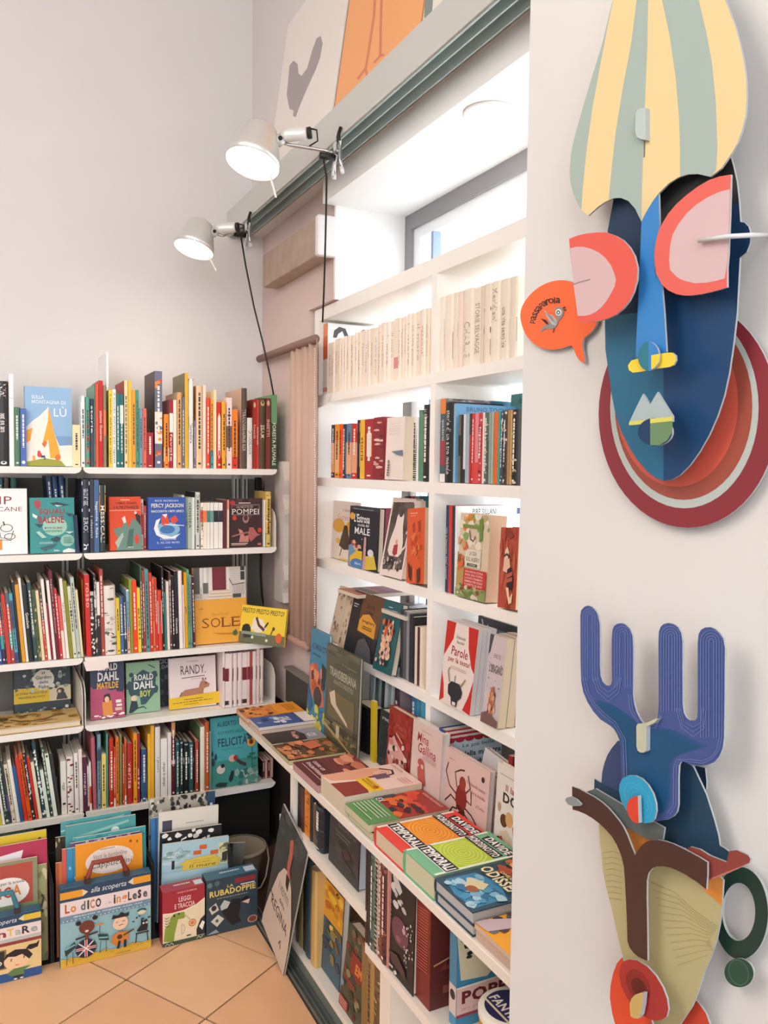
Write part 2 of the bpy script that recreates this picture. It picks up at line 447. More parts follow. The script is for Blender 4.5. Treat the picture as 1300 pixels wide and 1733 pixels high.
# sliding-door head rail and floor rail
rl = thing('head_rail', 'grey green steel double sliding rail along the head of the window wall', 'rail')
ZB = 2.345; XB = .90; steel = mat('adbcba', .4, .0, grain=.04, scale=12); pale = mat('c9c8c3', .6)
box('fascia', (XB, -.4, ZB, XB + .006, YW - .002, 2.43), pale, rl)
box('top_flange', (XB, -.4, 2.43, XU, YW - .002, 2.436), pale, rl)
box('web', (XB + .006, -.4, ZB + .03, XU - .002, YW - .002, ZB + .036), steel, rl)
for x in (XB + .006, XB + .036, XB + .07):
    box('fin', (x, -.4, ZB - .004, x + .004, YW - .002, ZB + .03), steel, rl)
fr = thing('floor_rail', 'dark grey steel sliding rail on the tiles along the white display unit', 'rail')
dst = mat('5b625e', .4, .4, grain=.08, scale=20)
box('rail_base', (.789, .9, -.004, .8185, 2.60, .006), dst, fr)
for x, h in ((.789, .012), (.801, .012), (.8145, .016)):
    box('rib', (x, .9, .006, x + .003, 2.60, h), mat('7b827d', .35, .5), fr)

# posters on the upper window wall
PX = lambda z: .912 + (.99 - .912) * (z - 2.438) / .55     # the posters lean on the ledge of the rail
def on_poster(px, py):
    d = ROT @ _ray(px, py); k = (.99 - .912) / .55
    t = (.912 + k * (EYE.z - 2.438) - EYE.x) / (d.x - k * d.z)
    return EYE + d * t
def poster(name, label, bl, br, col, art=None):
    """bl, br: spots of the photograph on the left and right edge"""
    y0, y1 = on_poster(*bl).y, on_poster(*br).y; z0, z1 = 2.4375, 2.96
    o = prism(name, [(PX(z0), y0, z0), (PX(z0), y1, z0), (PX(z1), y1, z1), (PX(z1), y0, z1)], (.004, 0, 0), mat(col, .6)); tag(o, label, 'poster', 'posters above the rail')
    if art: art.build('poster_print', lambda u, v, k: on_poster(u, v) + Vector((-EPS * (k + 1) - .0001, 0, 0)), o)
def cp(L, ox, oy, s): return [(ox + x / s, oy + y / s) for x, y in L]
A1 = lambda L: cp(L, 280, 0, 2.1667)
roo = Pr().poly(A1([(445, 345), (450, 300), (455, 240), (470, 222), (485, 235), (488, 270), (500, 278), (520, 250), (540, 180), (555, 140), (570, 132), (577, 160), (568, 210), (550, 260), (535, 290), (515, 335), (490, 395), (478, 430), (468, 425), (470, 405), (455, 400), (450, 375)]), 'a49b9b')
poster('poster', 'white poster with a grey rooster silhouette above the rail', (463, 220), (562, 190), 'e9e1da', roo)
leg = Pr().line(A1([(772, -60), (765, 60), (745, 190), (735, 250), (705, 290)]), 4, 'd97f5c').line(A1([(735, 250), (740, 285)]), 4, 'd97f5c').line(A1([(795, -60), (790, 80), (788, 205), (765, 230)]), 4, 'd97f5c').line(A1([(788, 205), (803, 200)]), 4, 'd97f5c')
poster('poster', 'orange poster with thin bird legs above the rail', (565, 190), (709, 60), 'f0aa72', leg)
bar = Pr().poly(A1([(968, -300), (1000, -300), (975, 100), (945, 140)]), '84908c')
poster('poster', 'pale poster with a grey stripe, next to the orange one', (712, 60), (835, -40), 'e9e1d4', bar)

# cassette of an old roller shutter, blind with its bar and bead chain, casing strip, heater panel
cas = thing('shutter_cassette', 'old wooden shutter cassette with white end cap under the rail', 'cassette')
za, zb = at(470, 478, 0, XL - .04).z, at(453, 438, 0, XL - .04).z
yy0, yy1 = at(545, 400, 0, XL - .04).y, at(453, 450, 0, XL - .04).y
woodm = mat('b59f8e', .7, grain=.25, scale=18, bump=.3)
b0 = box('casing', (XL - .06, yy0, za, XL, yy1, zb + .01), woodm, cas, .006)
box('end_cap', (XL - .066, yy0 - .028, za - .004, XL, yy0, zb + .014), mat('e8e6e3', .5), cas, .008)
bl_ = thing('roller_blind', 'brownish pink fabric roller blind hanging in the corner beside the bookcase', 'blind')
zr = at(492, 588, 0, XL - .03).z
yq = at(532, 800, 0, XL - .03).y
tube('roller_bar', [(XL - .028, yq, zr), (XL - .028, 3.15, zr)], .014, mat('8a6a60', .6), bl_, 12)
zq_ = at(506, 1088, 0, XL - .03).z
V, F = [], []
for i in range(25):
    y = yq + (at(487, 900, 0, XL - .03).y - yq) * i / 24; x = XL - .026 + .007 * math.sin(i * 1.1) + .004 * math.sin(i * 2.7)
    V += [(x, y, zr), (x + .002 * math.sin(i), y, zq_ + .01)]
for i in range(24): F.append((2 * i, 2 * i + 2, 2 * i + 3, 2 * i + 1))
fab = obj('fabric', V, F, mat('c2a494', .85, grain=.06, scale=20, bump=.2), bl_, True)
so_ = fab.modifiers.new('thick', 'SOLIDIFY'); so_.thickness = .002
tube('bottom_bar', [(XL - .028, at(522, 1100, 0, XL - .03).y, zq_), (XL - .028, 2.95, zq_)], .014, mat('a98577', .6), bl_, 10)
ch = [at(533 + .4 * math.sin(i), 590 + i * 4.0, 0, 1.015) for i in range(118)]
Vc, Fc = [], []
for c in ch:
    n = len(Vc); r = .0034
    Vc += [c + Vector(v) * r for v in ((0, 0, 1), (1, 0, 0), (0, 1, 0), (-1, 0, 0), (0, -1, 0), (0, 0, -1))]
    Fc += [(n, n + 1, n + 2), (n, n + 2, n + 3), (n, n + 3, n + 4), (n, n + 4, n + 1), (n + 5, n + 2, n + 1), (n + 5, n + 3, n + 2), (n + 5, n + 4, n + 3), (n + 5, n + 1, n + 4)]
bc = obj('bead_chain', Vc, Fc, mat('e2d6c8', .4), bl_)
V, F = [], []
ya, yb = at(483, 900, 0, XL - .02).y, at(469, 900, 0, XL - .02).y
for i in range(31):
    z = .95 + .52 * i / 30; w = .012 * math.sin(i * .9) * (.5 + .5 * math.sin(i * .37)); ww = min(1, (30 - i) / 4) * .02
    V += [(XL - .03, yb, z), (XL - .03, ya - ww + .01 + w, z), (XL - .002, ya - ww + .01 + w, z), (XL - .002, yb, z)]
for i in range(30):
    for k in range(4): F.append((4 * i + k, 4 * i + (k + 1) % 4, 4 * i + 4 + (k + 1) % 4, 4 * i + 4 + k))
F += [(3, 2, 1, 0), (120, 121, 122, 123)]
tag(fixn(obj('casing_strip', V, F, mat('cdc3bb', .7))), 'chipped white casing strip on the wall between shelf end and blind', 'moulding')
hp = thing('heater_panel', 'dark grey wall panel under the blind, behind the counter books', 'panel')
hz = at(483, 1131, 0, XL - .035); hy = at(540, 1180, 0, XL - .035).y
box('panel_body', (XL - .035, hy, .5985, XL - .007, hz.y, hz.z), mat('3a3a38', .6), hp, .004)
box('panel_edge', (XL - .039, hy - .004, hz.z, XL - .007, hz.y + .004, hz.z + .008), mat('77736e', .5), hp)

# ================================================================ METAL SHELVES ON THE BACK WALL
YF = 2.87
ZS = [1.440, 1.155, .805, .575, .278]
enamel = mat('eee9e1', .45, grain=.015, scale=14)
WH = ['top', 'second', 'third', 'fourth', 'lowest']
def metal_shelf(x0, x1, z, k, bay, bracket):
    s = thing('metal_shelf', f'cream enamelled metal shelf, {WH[k]} of the {bay} bay', 'shelf', (x0, YF, z), 'wall shelves')
    w = x1 - x0
    box('tray', (.002, .002, -.004, w - .002, .296, 0), enamel, s)
    c = .012                                                   # front lip with its corners cut away
    prism('front_lip', [(0, 0, .001), (w, 0, .001), (w, 0, -.006), (w - c * .5, 0, -.015), (w - c * 1.5, 0, -.02), (c * 1.5, 0, -.02), (c * .5, 0, -.015), (0, 0, -.006)], (0, .002, 0), enamel, s)
    if bracket:
        for sx in bracket:
            x = .001 if sx == 0 else w - .003; H = .135
            pts = [(x, .004, 0), (x, .296, 0), (x, .296, H + .01), (x, .05, H + .005), (x, .02, H - .01), (x, .006, H - .035), (x, .004, H - .06)]
            prism('end_plate', pts, (.002, 0, 0), enamel, s)
for k, z in enumerate(ZS):
    metal_shelf(-.62, .321, z, k, 'outer', (0, 1) if k == 3 else ())
    metal_shelf(.326, .995, z, k, 'corner', (0, 1) if k == 3 else (1,) if k == 1 else ())
for x in (.285, .338, .918, .955):
    u = thing('shelf_upright', f'slotted white steel upright {"at the join of the two bays" if x < .5 else "near the corner"}, {"outer" if x in (.285, .918) else "inner"} strip', 'upright', (x, YW - .03, 0), 'shelf uprights')
    o = box('post', (0, 0, .15, .022, .023, 1.43), mat('dcd8d0', .5), u)
    box('slot', (.008, -.0006, .2, .014, 0, 1.4), mat('55524d', .8), u)

bayA, bayC = 'outer bay', 'corner bay'
def left(txt, k, bay, lean=0., depth=.2, i0=0):
    spine_row(txt, 1, YF + .012, ZS[k] + .0015, f'{WH[k]} metal shelf, {bay}', f'books on the {WH[k]} metal shelf', 'outer end', lean, depth, i0=i0)
# ---- top shelf
left('''-3 14.5 645 2a2625 T=Nihil,.03,.2,e8e4dc T=next_level_zero,.38,.6,f5f2ec d=.96,.02,f0efe9
15 24 633 eef0ef n= d=.26,.006,b8b8b8
24.3 34.5 689 4f7a5c
34.8 45 691 4a68b0 d=.93,.03,e8eef5''', 0, bayA)
left('''123.5 136.5 719 f3dfae''', 0, bayA, i0=4)
left('''137 144.5 670 e6ecec b=0,.08,5fb0a5 b=.3,.32,7fb8b0 b=.35,.36,7fb8b0
145 152.5 672 4f9a85 r=6,e2604e
153 159 675 26304a b=.5,1,3c4150 T=storie,.1,.5,e8e8e0
159.2 161.3 650 5f8d7c s=6f9c8c
161.5 167 650 dd5a3a n=
167.3 175 644 c3261f T=atlante_illustrato,.35,.7,f2cfc0
175.4 180 652 8b8463 b=.3,.62,df7a4a n=
180.2 184 596 f4f4f2 n= D=.2 k=.05
184.2 190.4 660 f1cf45 T=il_mondo_dell'arte_per_ragazzi,.05,.95,3b2f20
190.6 196.6 659 f2eee6 T=il_mondo_dell'orto_per_ragazze,.05,.95,4a4448
197 203 667 2b7a78
203.2 209.5 667 27696e b=.15,.4,d8e0dc
210.5 216.5 644 ecd8a4 s=a8282b
216.8 223 644 f0bf45 n=
223.3 230 660 f0a135
230.3 235.5 660 3d9a8a
236 242 691 7b97a0
242.2 248.4 691 ee6853
248.8 260 732 a3242b x=
262 274.8 628 6b6f86 s=4a3a40,8a6a60,2d2628,2d2628 b=.42,.75,f0e4d6 m=ee8a3a,6b6f86,d8482f
277.5 286.5 701 ef8a22 b=.62,.88,efe8dd b=.88,1,c4302a D=.16
287 293.2 676 a1263a b=.2,.48,f0ece6 T=favole,.5,.9,f0e6da s=b0605a
293.5 299 677 f0e9d4 n=
299.3 308 664 e0a566 s=d8b48c
308.3 312.6 672 66788a
312.9 319 631 eab02f s=857c52,c8b88a n=
319.3 327.5 641 eceae4 b=0,.02,2b2b2b b=.42,.55,8a9a7c T=l'incredibile,.5,.72,3a3636 s=2a2828
328.5 331.6 712 7d7080
331.8 343 653 ebc79c s=b88a60
343.3 348.6 652 f0e0d0 n=
349 355.8 673 e4492a
356.2 361.5 676 f0a23a b=.74,1,3f9aa8
361.8 366.5 660 f2dfb6 n=
367 374.8 681 cf2c22 o=.16,.86,f6efe4
375.2 383 680 f0ab2c b=.84,1,2a2422
383.4 392.6 673 f0dada d=.25,.02,6a5a60 b=.4,.7,7a5a58
393 402.5 693 ef8524 b=.8,1,d8331f
408.4 418 657 5a4a42 s=c8a890 T=TYRANNOSAURUS_REX,.26,.78,c9beb2
418.4 427.5 707 e4ddd6 T=DINOSAURI,.25,.74,6b6560
428 434 676 a12f26 T=fossili,.36,.56,e6b8a0 d=.08,.04,d8b090
434.3 438.6 676 c0402f T=minerali,.4,.65,f0d8c8
439 449.5 674 54432f d=.07,.04,c8b080 T=ESAMI,.38,.58,e8d8b8
450 458 674 7b3a30 d=.07,.04,d0a890 T=INSETTI,.3,.54,e4c0b0
459 469 668 6fa070 b=.38,1,3b4a34 T=FORESTA_PLUVIALE,.38,.95,e9efd8''', 0, bayC)
# ---- second shelf
left('''88 96 806 2b4468 L=4 k=.12
97 107 806 26406a L=4 k=.12
108 118 806 2b4a74 L=4 k=.12
129 135 872 22304e n= L=3
-2 6 809 2f6a70 k=.15
7 16 809 6a5148 k=.15
18 29 809 2f6a62 k=.15''', 1, bayA)
left('''138.6 152 811 2b303e b=.03,.08,e8ebf0 T=I_GRANDI_MITI_GRECI,.12,.36,e4e8ee b=.4,.44,d8dce4 T=EROI,.52,.72,c8ccd6 T=h,.88,.96,f0f0f0
152.3 159 811 303440 T=i_classici,.5,.8,c0c4cc
159.4 168 812 456794 T=leggende_e_fiabe,.3,.8,dfe6ee
168.4 179 821 2f3a3a b=0,.12,b8b088 b=.14,.4,e09a2c T=MESSICALI,.3,.85,efe6d6
238 243 845 e8c3b8 b=.3,.7,c0504a k=.05
243.3 248 856 c9504a k=.05
249.5 255 850 8a3a32 k=.05
308 312 838 d7dcd2 k=.03 n=
313 317.6 842 8a9a8c k=.03 T=OLTRE,.3,.55,303a34
318 325.2 842 a9b4a6 k=.02 T=ODISSEA,.1,.6,30362f
325.6 330 842 eeeee6 n= k=.01
330.3 339 833 cdd0c4 T=DIARIO,.05,.28,4a4c48 b=.75,1,33443c s=25282c
339.4 344.6 851 efe5d6 b=.17,.42,ee4a22 m=b89a70
344.9 350 851 ece2d2 b=.17,.42,ee7a4a n=
350.3 355.6 851 eae6da b=.17,.42,4a8078 n=
355.9 361.5 851 ece8de b=.17,.42,6a9a92 n=
361.8 369.6 851 efeae6 b=.17,.42,23222a n=
369.9 377 851 ece6e2 b=.17,.42,33303a n=
377.4 384 846 5f2d30 n= s=6a4a40
384.3 388 846 e9cdb8 b=0,.2,d88a70 n=
446.5 449 846 efeae0 n=
449.4 458.6 832 dcb65f b=.75,1,4a9070 m=c89a3a,e9d088,8a7a48''', 1, bayC)
# ---- third shelf: the outer bay leans
left('''-8 -2 1000 6b2a3c r=5,d8c8c0
-1.6 4 1005 2b4a8a r=4,5a80b8
4.3 10 998 3a2a4a b=.4,.62,c43a34 b=.62,.8,3f9a92
10.3 12 1002 26323a
12.3 19 1006 c7392c n=
19.3 25.5 1003 58606e b=.2,.55,c0452f b=.55,.75,3f9a92 b=.8,1,a83a40
25.8 32 1004 5aa6b6 b=.1,.5,3d5a80 b=.85,1,3a4a78
32.3 36.5 985 262a36 n=
37 43.5 989 e0991f n=
43.8 48.2 978 ece6dc n=
48.6 57.5 990 1f2c2c T=Goodwin,.36,.56,e6ece4
57.8 64 985 35504e b=.5,.7,5a706c
64.3 70.3 998 4a5c3a m=8a9a58,2c3a28,c8b078 n=
70.6 76 999 e9d5ae n=
76.3 81 995 c5432a b=0,.45,4a4a40 m=d89a6a
81.3 86.5 980 f0e8e2 n=
86.8 90.2 1022 8f2230 n=
90.5 95.2 982 efe6e0 n=
95.5 101.3 965 6a1f2c T=leggende_e_tradizioni,.1,.7,c89aa0
101.6 106.6 997 cf2f33
106.9 112 1009 e0605a b=.55,1,eed8c8 n=
112.3 117.5 979 efe8de T=il_giro_del_mondo,.3,.55,3a3636
117.8 124.2 983 8a8a2b n=
124.5 130.5 992 d6d8ba d=.35,.02,3a3a30 d=.4,.02,3a3a30
130.8 137 977 b7c6bf
137.3 141.5 998 ead9b4 n=''', 2, bayA, 4.6)
left('''142 146 981 c07a34 k=.06
146.6 155 973 cf2d28 T=rosso,.1,.4,e8b0a0
155.4 161.6 1001 33292c b=0,.06,b8b4ac T=una_storia_vera,.1,.4,f0ece6 m=e8e0d8
161.9 166 972 3a3236 b=.3,.4,d8d4cc m=c8c0c0
166.3 171.6 985 ece4dc b=.45,1,2a2428 T=abc,.5,.6,f0ece6
171.9 178 963 a8493c
178.4 198 991 e6ddd4 m=b8b0a4,5a5a50 n= d=.94,.015,3a3a3a
198.4 204.5 1012 e6c52a
204.8 210.4 1010 4a6a92 b=.65,.67,f0f0f0
210.7 215.8 1010 2c3e58 T=la_grande_avventura,.1,.55,dfe4ea b=.65,.67,f0f0f0
216.2 221 998 8fb0c4 b=.6,1,e2b09c b=0,.02,f5f5f0
221.3 226 981 8c9a3a n=
226.3 234 982 ea4719
234.4 240 995 ecc93e T=gialli,.3,.8,4a3a20
240.3 243.4 958 43604c
243.7 247.4 966 a83a34
247.7 254.6 964 5b8c88
255 259.8 969 d5322a
260.1 264 978 e86a40
264.3 268.2 978 cc3a30
268.6 276 999 d84434 b=.17,.72,f0ebe2 T=Antonio,.2,.55,6a6460
276.3 279.6 960 2c2a30
279.9 283.4 1003 3f807c n=
283.7 288.3 984 ead9cf n=
288.6 292.2 968 5a3c34 b=.1,.16,c0a898
292.5 297.4 975 241d22
297.7 303.4 967 2b2227 T=Ossezia,.6,.8,e8e0dc
303.8 311 966 f0e4e0 n= s=2a2a30
311.2 313.6 990 ecdcd8 n=
314 318.8 969 e0a01f T=giallo,.45,.55,3a2a18
319 323 964 5fa07a
323.2 326.6 973 6f9294
326.9 331.4 976 5a2026 d=.1,.01,f0e8e0''', 2, bayC, 1.4)
# ---- fourth shelf
left('''377 380.4 1103 efe0dc b=.28,.52,7a2430 n=
380.7 387 1106 ecdcd8 b=.28,.52,7a2430 b=.88,.96,3a3036 n=
387.3 394 1106 ecdcd8 b=.28,.52,7a2430 b=.88,.96,3a3036 n=
394.3 402 1105 ecdcd8 b=.28,.52,7a2430 b=.88,.96,3a3036 n=
402.3 410 1104 ecdcd8 b=.28,.52,7a2430 b=.88,.96,3a3036 n=
410.3 418 1104 ecdcd8 b=.28,.52,7a2430 b=.88,.96,3a3036 n=
418.3 422.6 1103 ecd0c8 b=.28,.52,8a3038 n=
422.9 427 1103 b8524a b=.28,.52,8a3038 n=
427.3 434 1102 ecdcd8 b=.28,.52,7a2430 n=
434.3 440 1098 e4cfc8 b=.3,.55,5a2028 b=.1,.12,4a3030 n=
440.3 446 1099 e8d4cc b=.3,.55,5a2028 b=.88,.95,3a3036 n=''', 3, bayC)
# ---- lowest shelf
left('''-14 -8 1280 d8d2c8
-7.6 -2 1284 e8c53a n=
-1.6 4 1290 2f5560 b=.8,1,c8b83a n=
4.3 8.8 1290 efe6e0 n=
9.1 16.2 1283 2f4a40 m=8aa08c
16.5 20.5 1286 42424a b=.55,.8,5a5080 n=
20.8 27.5 1292 dccfb4 m=b8a080
27.8 34.2 1284 ece4d6 n=
34.5 40.8 1296 2f5a8a n=
41.1 47.2 1281 d2381f n=
47.5 55 1274 e05a22 m=c04018
55.3 60 1272 2a2830 m=c8c8c8
60.3 65.6 1280 c42f24 n=
65.9 71.5 1288 e6d9b6 n=
71.8 79 1254 2b4a52 b=.45,1,1f2a30 m=d8e0d8
79.3 85.2 1302 dbe2d2 n=
85.5 90.6 1262 2f4a3c m=a8b8a0
90.9 97.6 1274 e2e6d8 d=.04,.02,3a4a40 n=
98.2 104 1274 3a3a36 n=''', 4, bayA, 7.2)
left('''104.4 114 1288 e6dfd2 d=.8,.02,2a2a2a T=oggi,.4,.55,7a746c
115 126.4 1280 eae2da m=8a2430,3a2a2c,8a2430 n=
127 134.6 1274 ece5de b=.42,.5,e0c060
135 141 1268 efe2dc n=
141.3 148.8 1281 5a2a40 T=magie,.3,.7,d8b8c8
149.2 152 1296 efe0d8 n= b=.9,1,8a2430
152.3 156 1290 ece0d0 b=.5,.85,cf4a28 n=''', 4, bayA, 1.0, i0=19)
left('''157.6 164.8 1247 b5616c n= L=1.5
165.1 171 1243 7796a2 b=.2,.35,33506a
172.2 179.8 1276 ecd070 d=.95,.012,6a5a20
180.1 183.4 1242 5a9484 n=
185 192.8 1249 bf3522 b=.38,.75,e2644a
193 196 1266 d0462a b=.86,1,eee4d8
196.3 201.6 1248 e5792a
202.5 206.8 1244 8a8448 n=
208 210.8 1262 c8402a
211.1 214.4 1251 d66a3c b=.86,1,eee4d8
215.2 224.8 1258 b3302b T=verita,.3,.75,e4b8a8
226 232.4 1241 ef9420 d=.46,.008,4a3018
232.7 237.2 1241 9a2f38 T=elfi,.5,.8,e8c8d0
239.2 249 1268 35587f b=.5,.8,4a7a90 b=.95,1,f0f0f0
250.2 255 1242 eeb43a n=
255.3 261.2 1228 eab031 n=
262.6 271.8 1230 e6ddd6 T=i_piccoli,.42,.62,6a5050
272.2 283.2 1250 eee8e0 T=cinque_in_campo,.4,.8,4a4444 n=
284 290 1240 ebe0da n=
290.3 296.8 1223 5a1f2c b=0,.18,c08a5c b=.5,.56,d8a0a8
297.6 304 1253 2f5a62 d=.06,.018,b8c4c8 d=.95,.018,b8c4c8
304.3 310.6 1252 24332f d=.05,.018,b8c4c8 b=.3,.4,7a8a8a
310.9 319.6 1255 1e2624 d=.05,.018,c8d0d0 b=.3,.42,b8c4c4 d=.95,.018,c8d0d0
319.9 328 1256 2f5458 d=.06,.018,b8c4c8 b=.3,.4,6a9a9c
330.6 336.8 1253 ab4a3c b=.0,.02,efe2d8
338.6 347 1230 ece3d2 n= s=7a8a60
347.3 354.4 1222 c45a28
354.7 358 1240 6f8a86 n=''', 4, bayC)
left('''444 448 1288 3a2024 k=.03
448.3 452.5 1286 c89a90 k=.03 n=
453 457 1286 5a2428 k=.03
457.3 462 1284 caa098 k=.03 n=''', 4, bayC, i0=29)
# ---------------------------------------------------------------- books that face out on the metal shelves
def fo(label, k, bl, br, top, art, col, back=.03, **kw):
    return cover_book(label, 1, YF + back, ZS[k] + .0015, bl, br, top, art, col, **kw)
P = Pr().rect(0, 0, 1, 1, '8fb4d6').rect(0, .62, 1, .95, '7a9cc4').poly([(0, .95), (0, .52), (.18, .42), (.3, .37), (.5, .25), (.55, .42), (.62, .6), (.72, .74), (1, .73), (1, 1), (0, 1)], 'f1e7dc')
P.poly([(.5, .25), (.48, .43), (.36, .7), (.4, .74), (.48, .66), (.52, .9), (.75, .9), (.68, .72), (.6, .55)], 'f2a52a').poly([(.0, .56), (.15, .52), (.1, .68), (0, .72)], 'f2a52a').poly([(.4, .68), (.46, .7), (.4, .77), (.34, .72)], 'dd6a2a').ell(.68, .89, .06, .04, 'd8722a')
P.poly([(0, .95), (.4, .9), (.75, .93), (.85, 1), (0, 1)], '9a9a2f').ell(.28, .83, .035, .025, 'd23a30').ell(.29, .86, .05, .03, 'd23a30').line([(.32, .88), (.4, .88), (.4, .92)], .03, '2b3a5a').rect(.14, .87, .2, .93, 'e8a050')
P.text('SULLA', .14, .11, .4, .155, 'eef4fa').text('MONTAGNA DI', .14, .17, .86, .215, 'eef4fa').text('LÙ', .61, .24, .88, .37, 'f4f8fb', bold=0).scribble(.1, .19, .9, .2, 1, '9cbcdc')
fo('Pale blue book with a white and orange mountain, standing face out on the top shelf', 0, (44, 792), (123, 792), 651, P, '84a9d0', t=.022, pitch=4)
P = Pr().rect(0, 0, 1, 1, 'f3efec').text('VIP', .36, .12, .76, .24, '8a2a3a', bold=0).text('PELLICANE', .2, .28, .92, .345, '8a3a44', bold=0).line([(.1, .8), (.5, .77), (.75, .79)], .01, '2a2626', 1.4).rect(.3, .81, .54, .94, '5a3320').rect(.54, .78, .6, .93, 'e08a2a').rect(.1, .8, .3, .95, 'c8402a')
P.ring(.67, .6, .1, .06, .012, .009, '2a2626').ring(.72, .73, .09, .05, .012, .009, '2a2626').line([(.62, .5), (.64, .56)], .02, '2a2626').ell(.5, .5, .05, .03, '2a2626').line([(.56, .66), (.58, .75), (.74, .76), (.78, .64)], .012, '2a2626', 1.4)
fo('Large white book with a loosely drawn dog, facing out on the second shelf', 1, (-62, 954), (47, 945), 826, P, 'efe9e6', pitch=4)
P = Pr().rect(0, 0, 1, 1, '2f8e8c').poly([(.08, .06), (.22, .04), (.25, .14), (.18, .22), (.1, .16)], 'a8404a').poly([(.45, .1), (.6, .08), (.9, .13), (.7, .17), (.52, .14)], '25424c').poly([(.55, .13), (.75, .15), (.6, .16)], 'd8e4e0')
P.ell(.55, .52, .28, .17, '9cc8b4').text('SQUALI', .2, .2, .78, .31, 'a32838', bold=.03).text('BALENE', .18, .33, .76, .46, 'a32838', bold=.03).text('MOSTRI DEL MARE', .32, .53, .72, .565, '8a3040').scribble(.3, .59, .72, .63, 2, '3a6a66').poly([(.05, .28), (.16, .33), (.14, .38), (.06, .34)], 'dfe9e6').poly([(.1, .47), (.3, .48), (.2, .54)], '25424c')
P.poly([(.44, .76), (.58, .7), (.72, .74), (.58, .81)], '25424c').ell(.83, .78, .16, .11, '8fc0ae').scribble(.74, .72, .92, .84, 4, '4a7a74').poly([(.2, .9), (.6, .83), (.5, .9), (.36, .92), (.32, .97)], '3a5a62').poly([(.72, .96), (.85, .92), (1, .95), (1, 1), (.72, 1)], 'dfe6e2').poly([(.78, .62), (.98, .62), (.88, .66)], 'c8dcd8').poly([(.8, .28), (.98, .3), (.88, .35)], '25424c').poly([(.12, .62), (.2, .6), (.36, .72), (.26, .73)], 'a8d0c4').text('fiabe', .52, .94, .64, .97, 'f0f4f0').scribble(.2, .8, .5, .84, 2, 'b8d8d0', 4)
fo('Teal book about sharks and whales with red lettering, facing out on the second shelf', 1, (52, 943), (127, 939), 842, P, '2f8a88', t=.018, pitch=5)
P = Pr().rect(0, 0, 1, 1, 'dd4a22').rect(.0, .25, 1, .26, 'e8b8a0').text('UOMINI, GIGANTI', .2, .1, .86, .15, '3a201c', bold=.03).text('E ALTRE STRANEZZE', .14, .17, .92, .225, '3a201c', bold=.03).rect(.36, .05, .64, .07, 'eeb090')
P.poly([(.1, .6), (.4, .56), (.46, .4), (.55, .5), (.6, .6), (.72, .4), (.95, .5), (1, .6), (1, 1), (.18, 1), (.25, .8)], '6a8a7e').poly([(.38, .4), (.48, .36), (.52, .48), (.44, .5)], 'e6ded4').poly([(.8, .3), (.98, .36), (.98, .55), (.84, .44)], '2a2a2e').ell(.82, .3, .04, .03, 'e8d8c8').poly([(.6, .62), (.75, .6), (.7, .95), (.5, .95)], '4a6a62').poly([(.15, .85), (.4, .66), (.42, .74), (.24, .96)], 'a8bcae').ell(.84, .8, .07, .09, 'd8422a').text('storie', .54, .93, .72, .955, 'efe6dc')
fo('Orange red book with grey green giants, facing out on the second shelf', 1, (187, 938), (241, 934), 841, P, 'dd4a22', t=.024, pitch=6, yaw=3)
P = Pr().rect(0, 0, 1, 1, '2f55a8').text('RICK RIORDAN', .18, .05, .8, .085, 'd8dfe8', bold=0).text('PERCY JACKSON', .08, .12, .94, .22, 'e2dfc8', bold=.02).text('RACCONTA I MITI GRECI', .08, .245, .94, .29, 'e2dfc8', bold=.02).ell(.5, .62, .34, .14, '7fb0cc').poly([(.14, .6), (.2, .44), (.32, .4), (.24, .55), (.3, .7), (.6, .76), (.85, .7), (.7, .8), (.4, .8), (.2, .72)], 'e6ecee').ell(.5, .62, .2, .08, '3f74b0')
P.poly([(.34, .36), (.5, .34), (.56, .5), (.44, .56), (.34, .52)], 'd84a34').poly([(.56, .42), (.72, .35), (.8, .45), (.66, .52)], 'd84a34').line([(.42, .52), (.95, .55)], .014, 'e6ecee').poly([(.36, .33), (.5, .32), (.46, .4)], 'ece8e0').text('POSEIDONE', .3, .79, .74, .825, 'b8c8e0').text('IL RE DEI MARI', .22, .85, .82, .89, 'b8c8e0').rect(.42, .96, .6, .967, 'c8d4e4')
fo('Bright blue hardback on Greek sea myths, facing out on the second shelf', 1, (252, 934), (315, 930), 841, P, '2a4a9a', t=.022, pitch=3)
P = Pr().rect(0, 0, 1, 1, '3a2426').spots(.05, .02, .95, .4, 14, .14, .05, ['4a2c30', '301d1f', '55302f'], 4).rect(.1, .13, .9, .135, 'd8ccc4').rect(.1, .13, .106, .34, 'd8ccc4').rect(.894, .13, .9, .34, 'd8ccc4').rect(.1, .335, .9, .34, 'd8ccc4').text('LA NOTTE DI', .25, .15, .7, .2, 'd8c4b8', bold=0).text('POMPEI', .12, .215, .88, .325, 'f0e8e0', bold=.0).rect(.3, .085, .64, .105, 'd8ccc4')
P.ell(.12, .09, .08, .05, 'b83a38').ell(.18, .4, .06, .05, 'd0382f').ell(.5, .42, .09, .09, 'b07a78').ell(.5, .4, .06, .06, '4a2c30').ell(.9, .66, .06, .05, 'd0382f').poly([(.28, .62), (.4, .66), (.46, .78), (.58, .76), (.58, .9), (.3, .9), (.34, .76)], 'c88078').poly([(.6, .6), (.72, .6), (.86, .76), (.64, .9), (.56, .78)], 'b0605c').line([(.1, .78), (.4, .72), (.6, .7), (.9, .76)], .03, 'a86a64').rect(.08, .92, .55, .94, 'd0b8b0').rect(.08, .95, .5, .965, 'b89a94').rect(.84, .93, .94, .97, 'c86a60')
fo('Dark maroon book about Pompeii, facing out near the corner on the second shelf', 1, (386.5, 931), (445, 928), 843, P, '33201f', t=.03, pitch=2, hard=False)
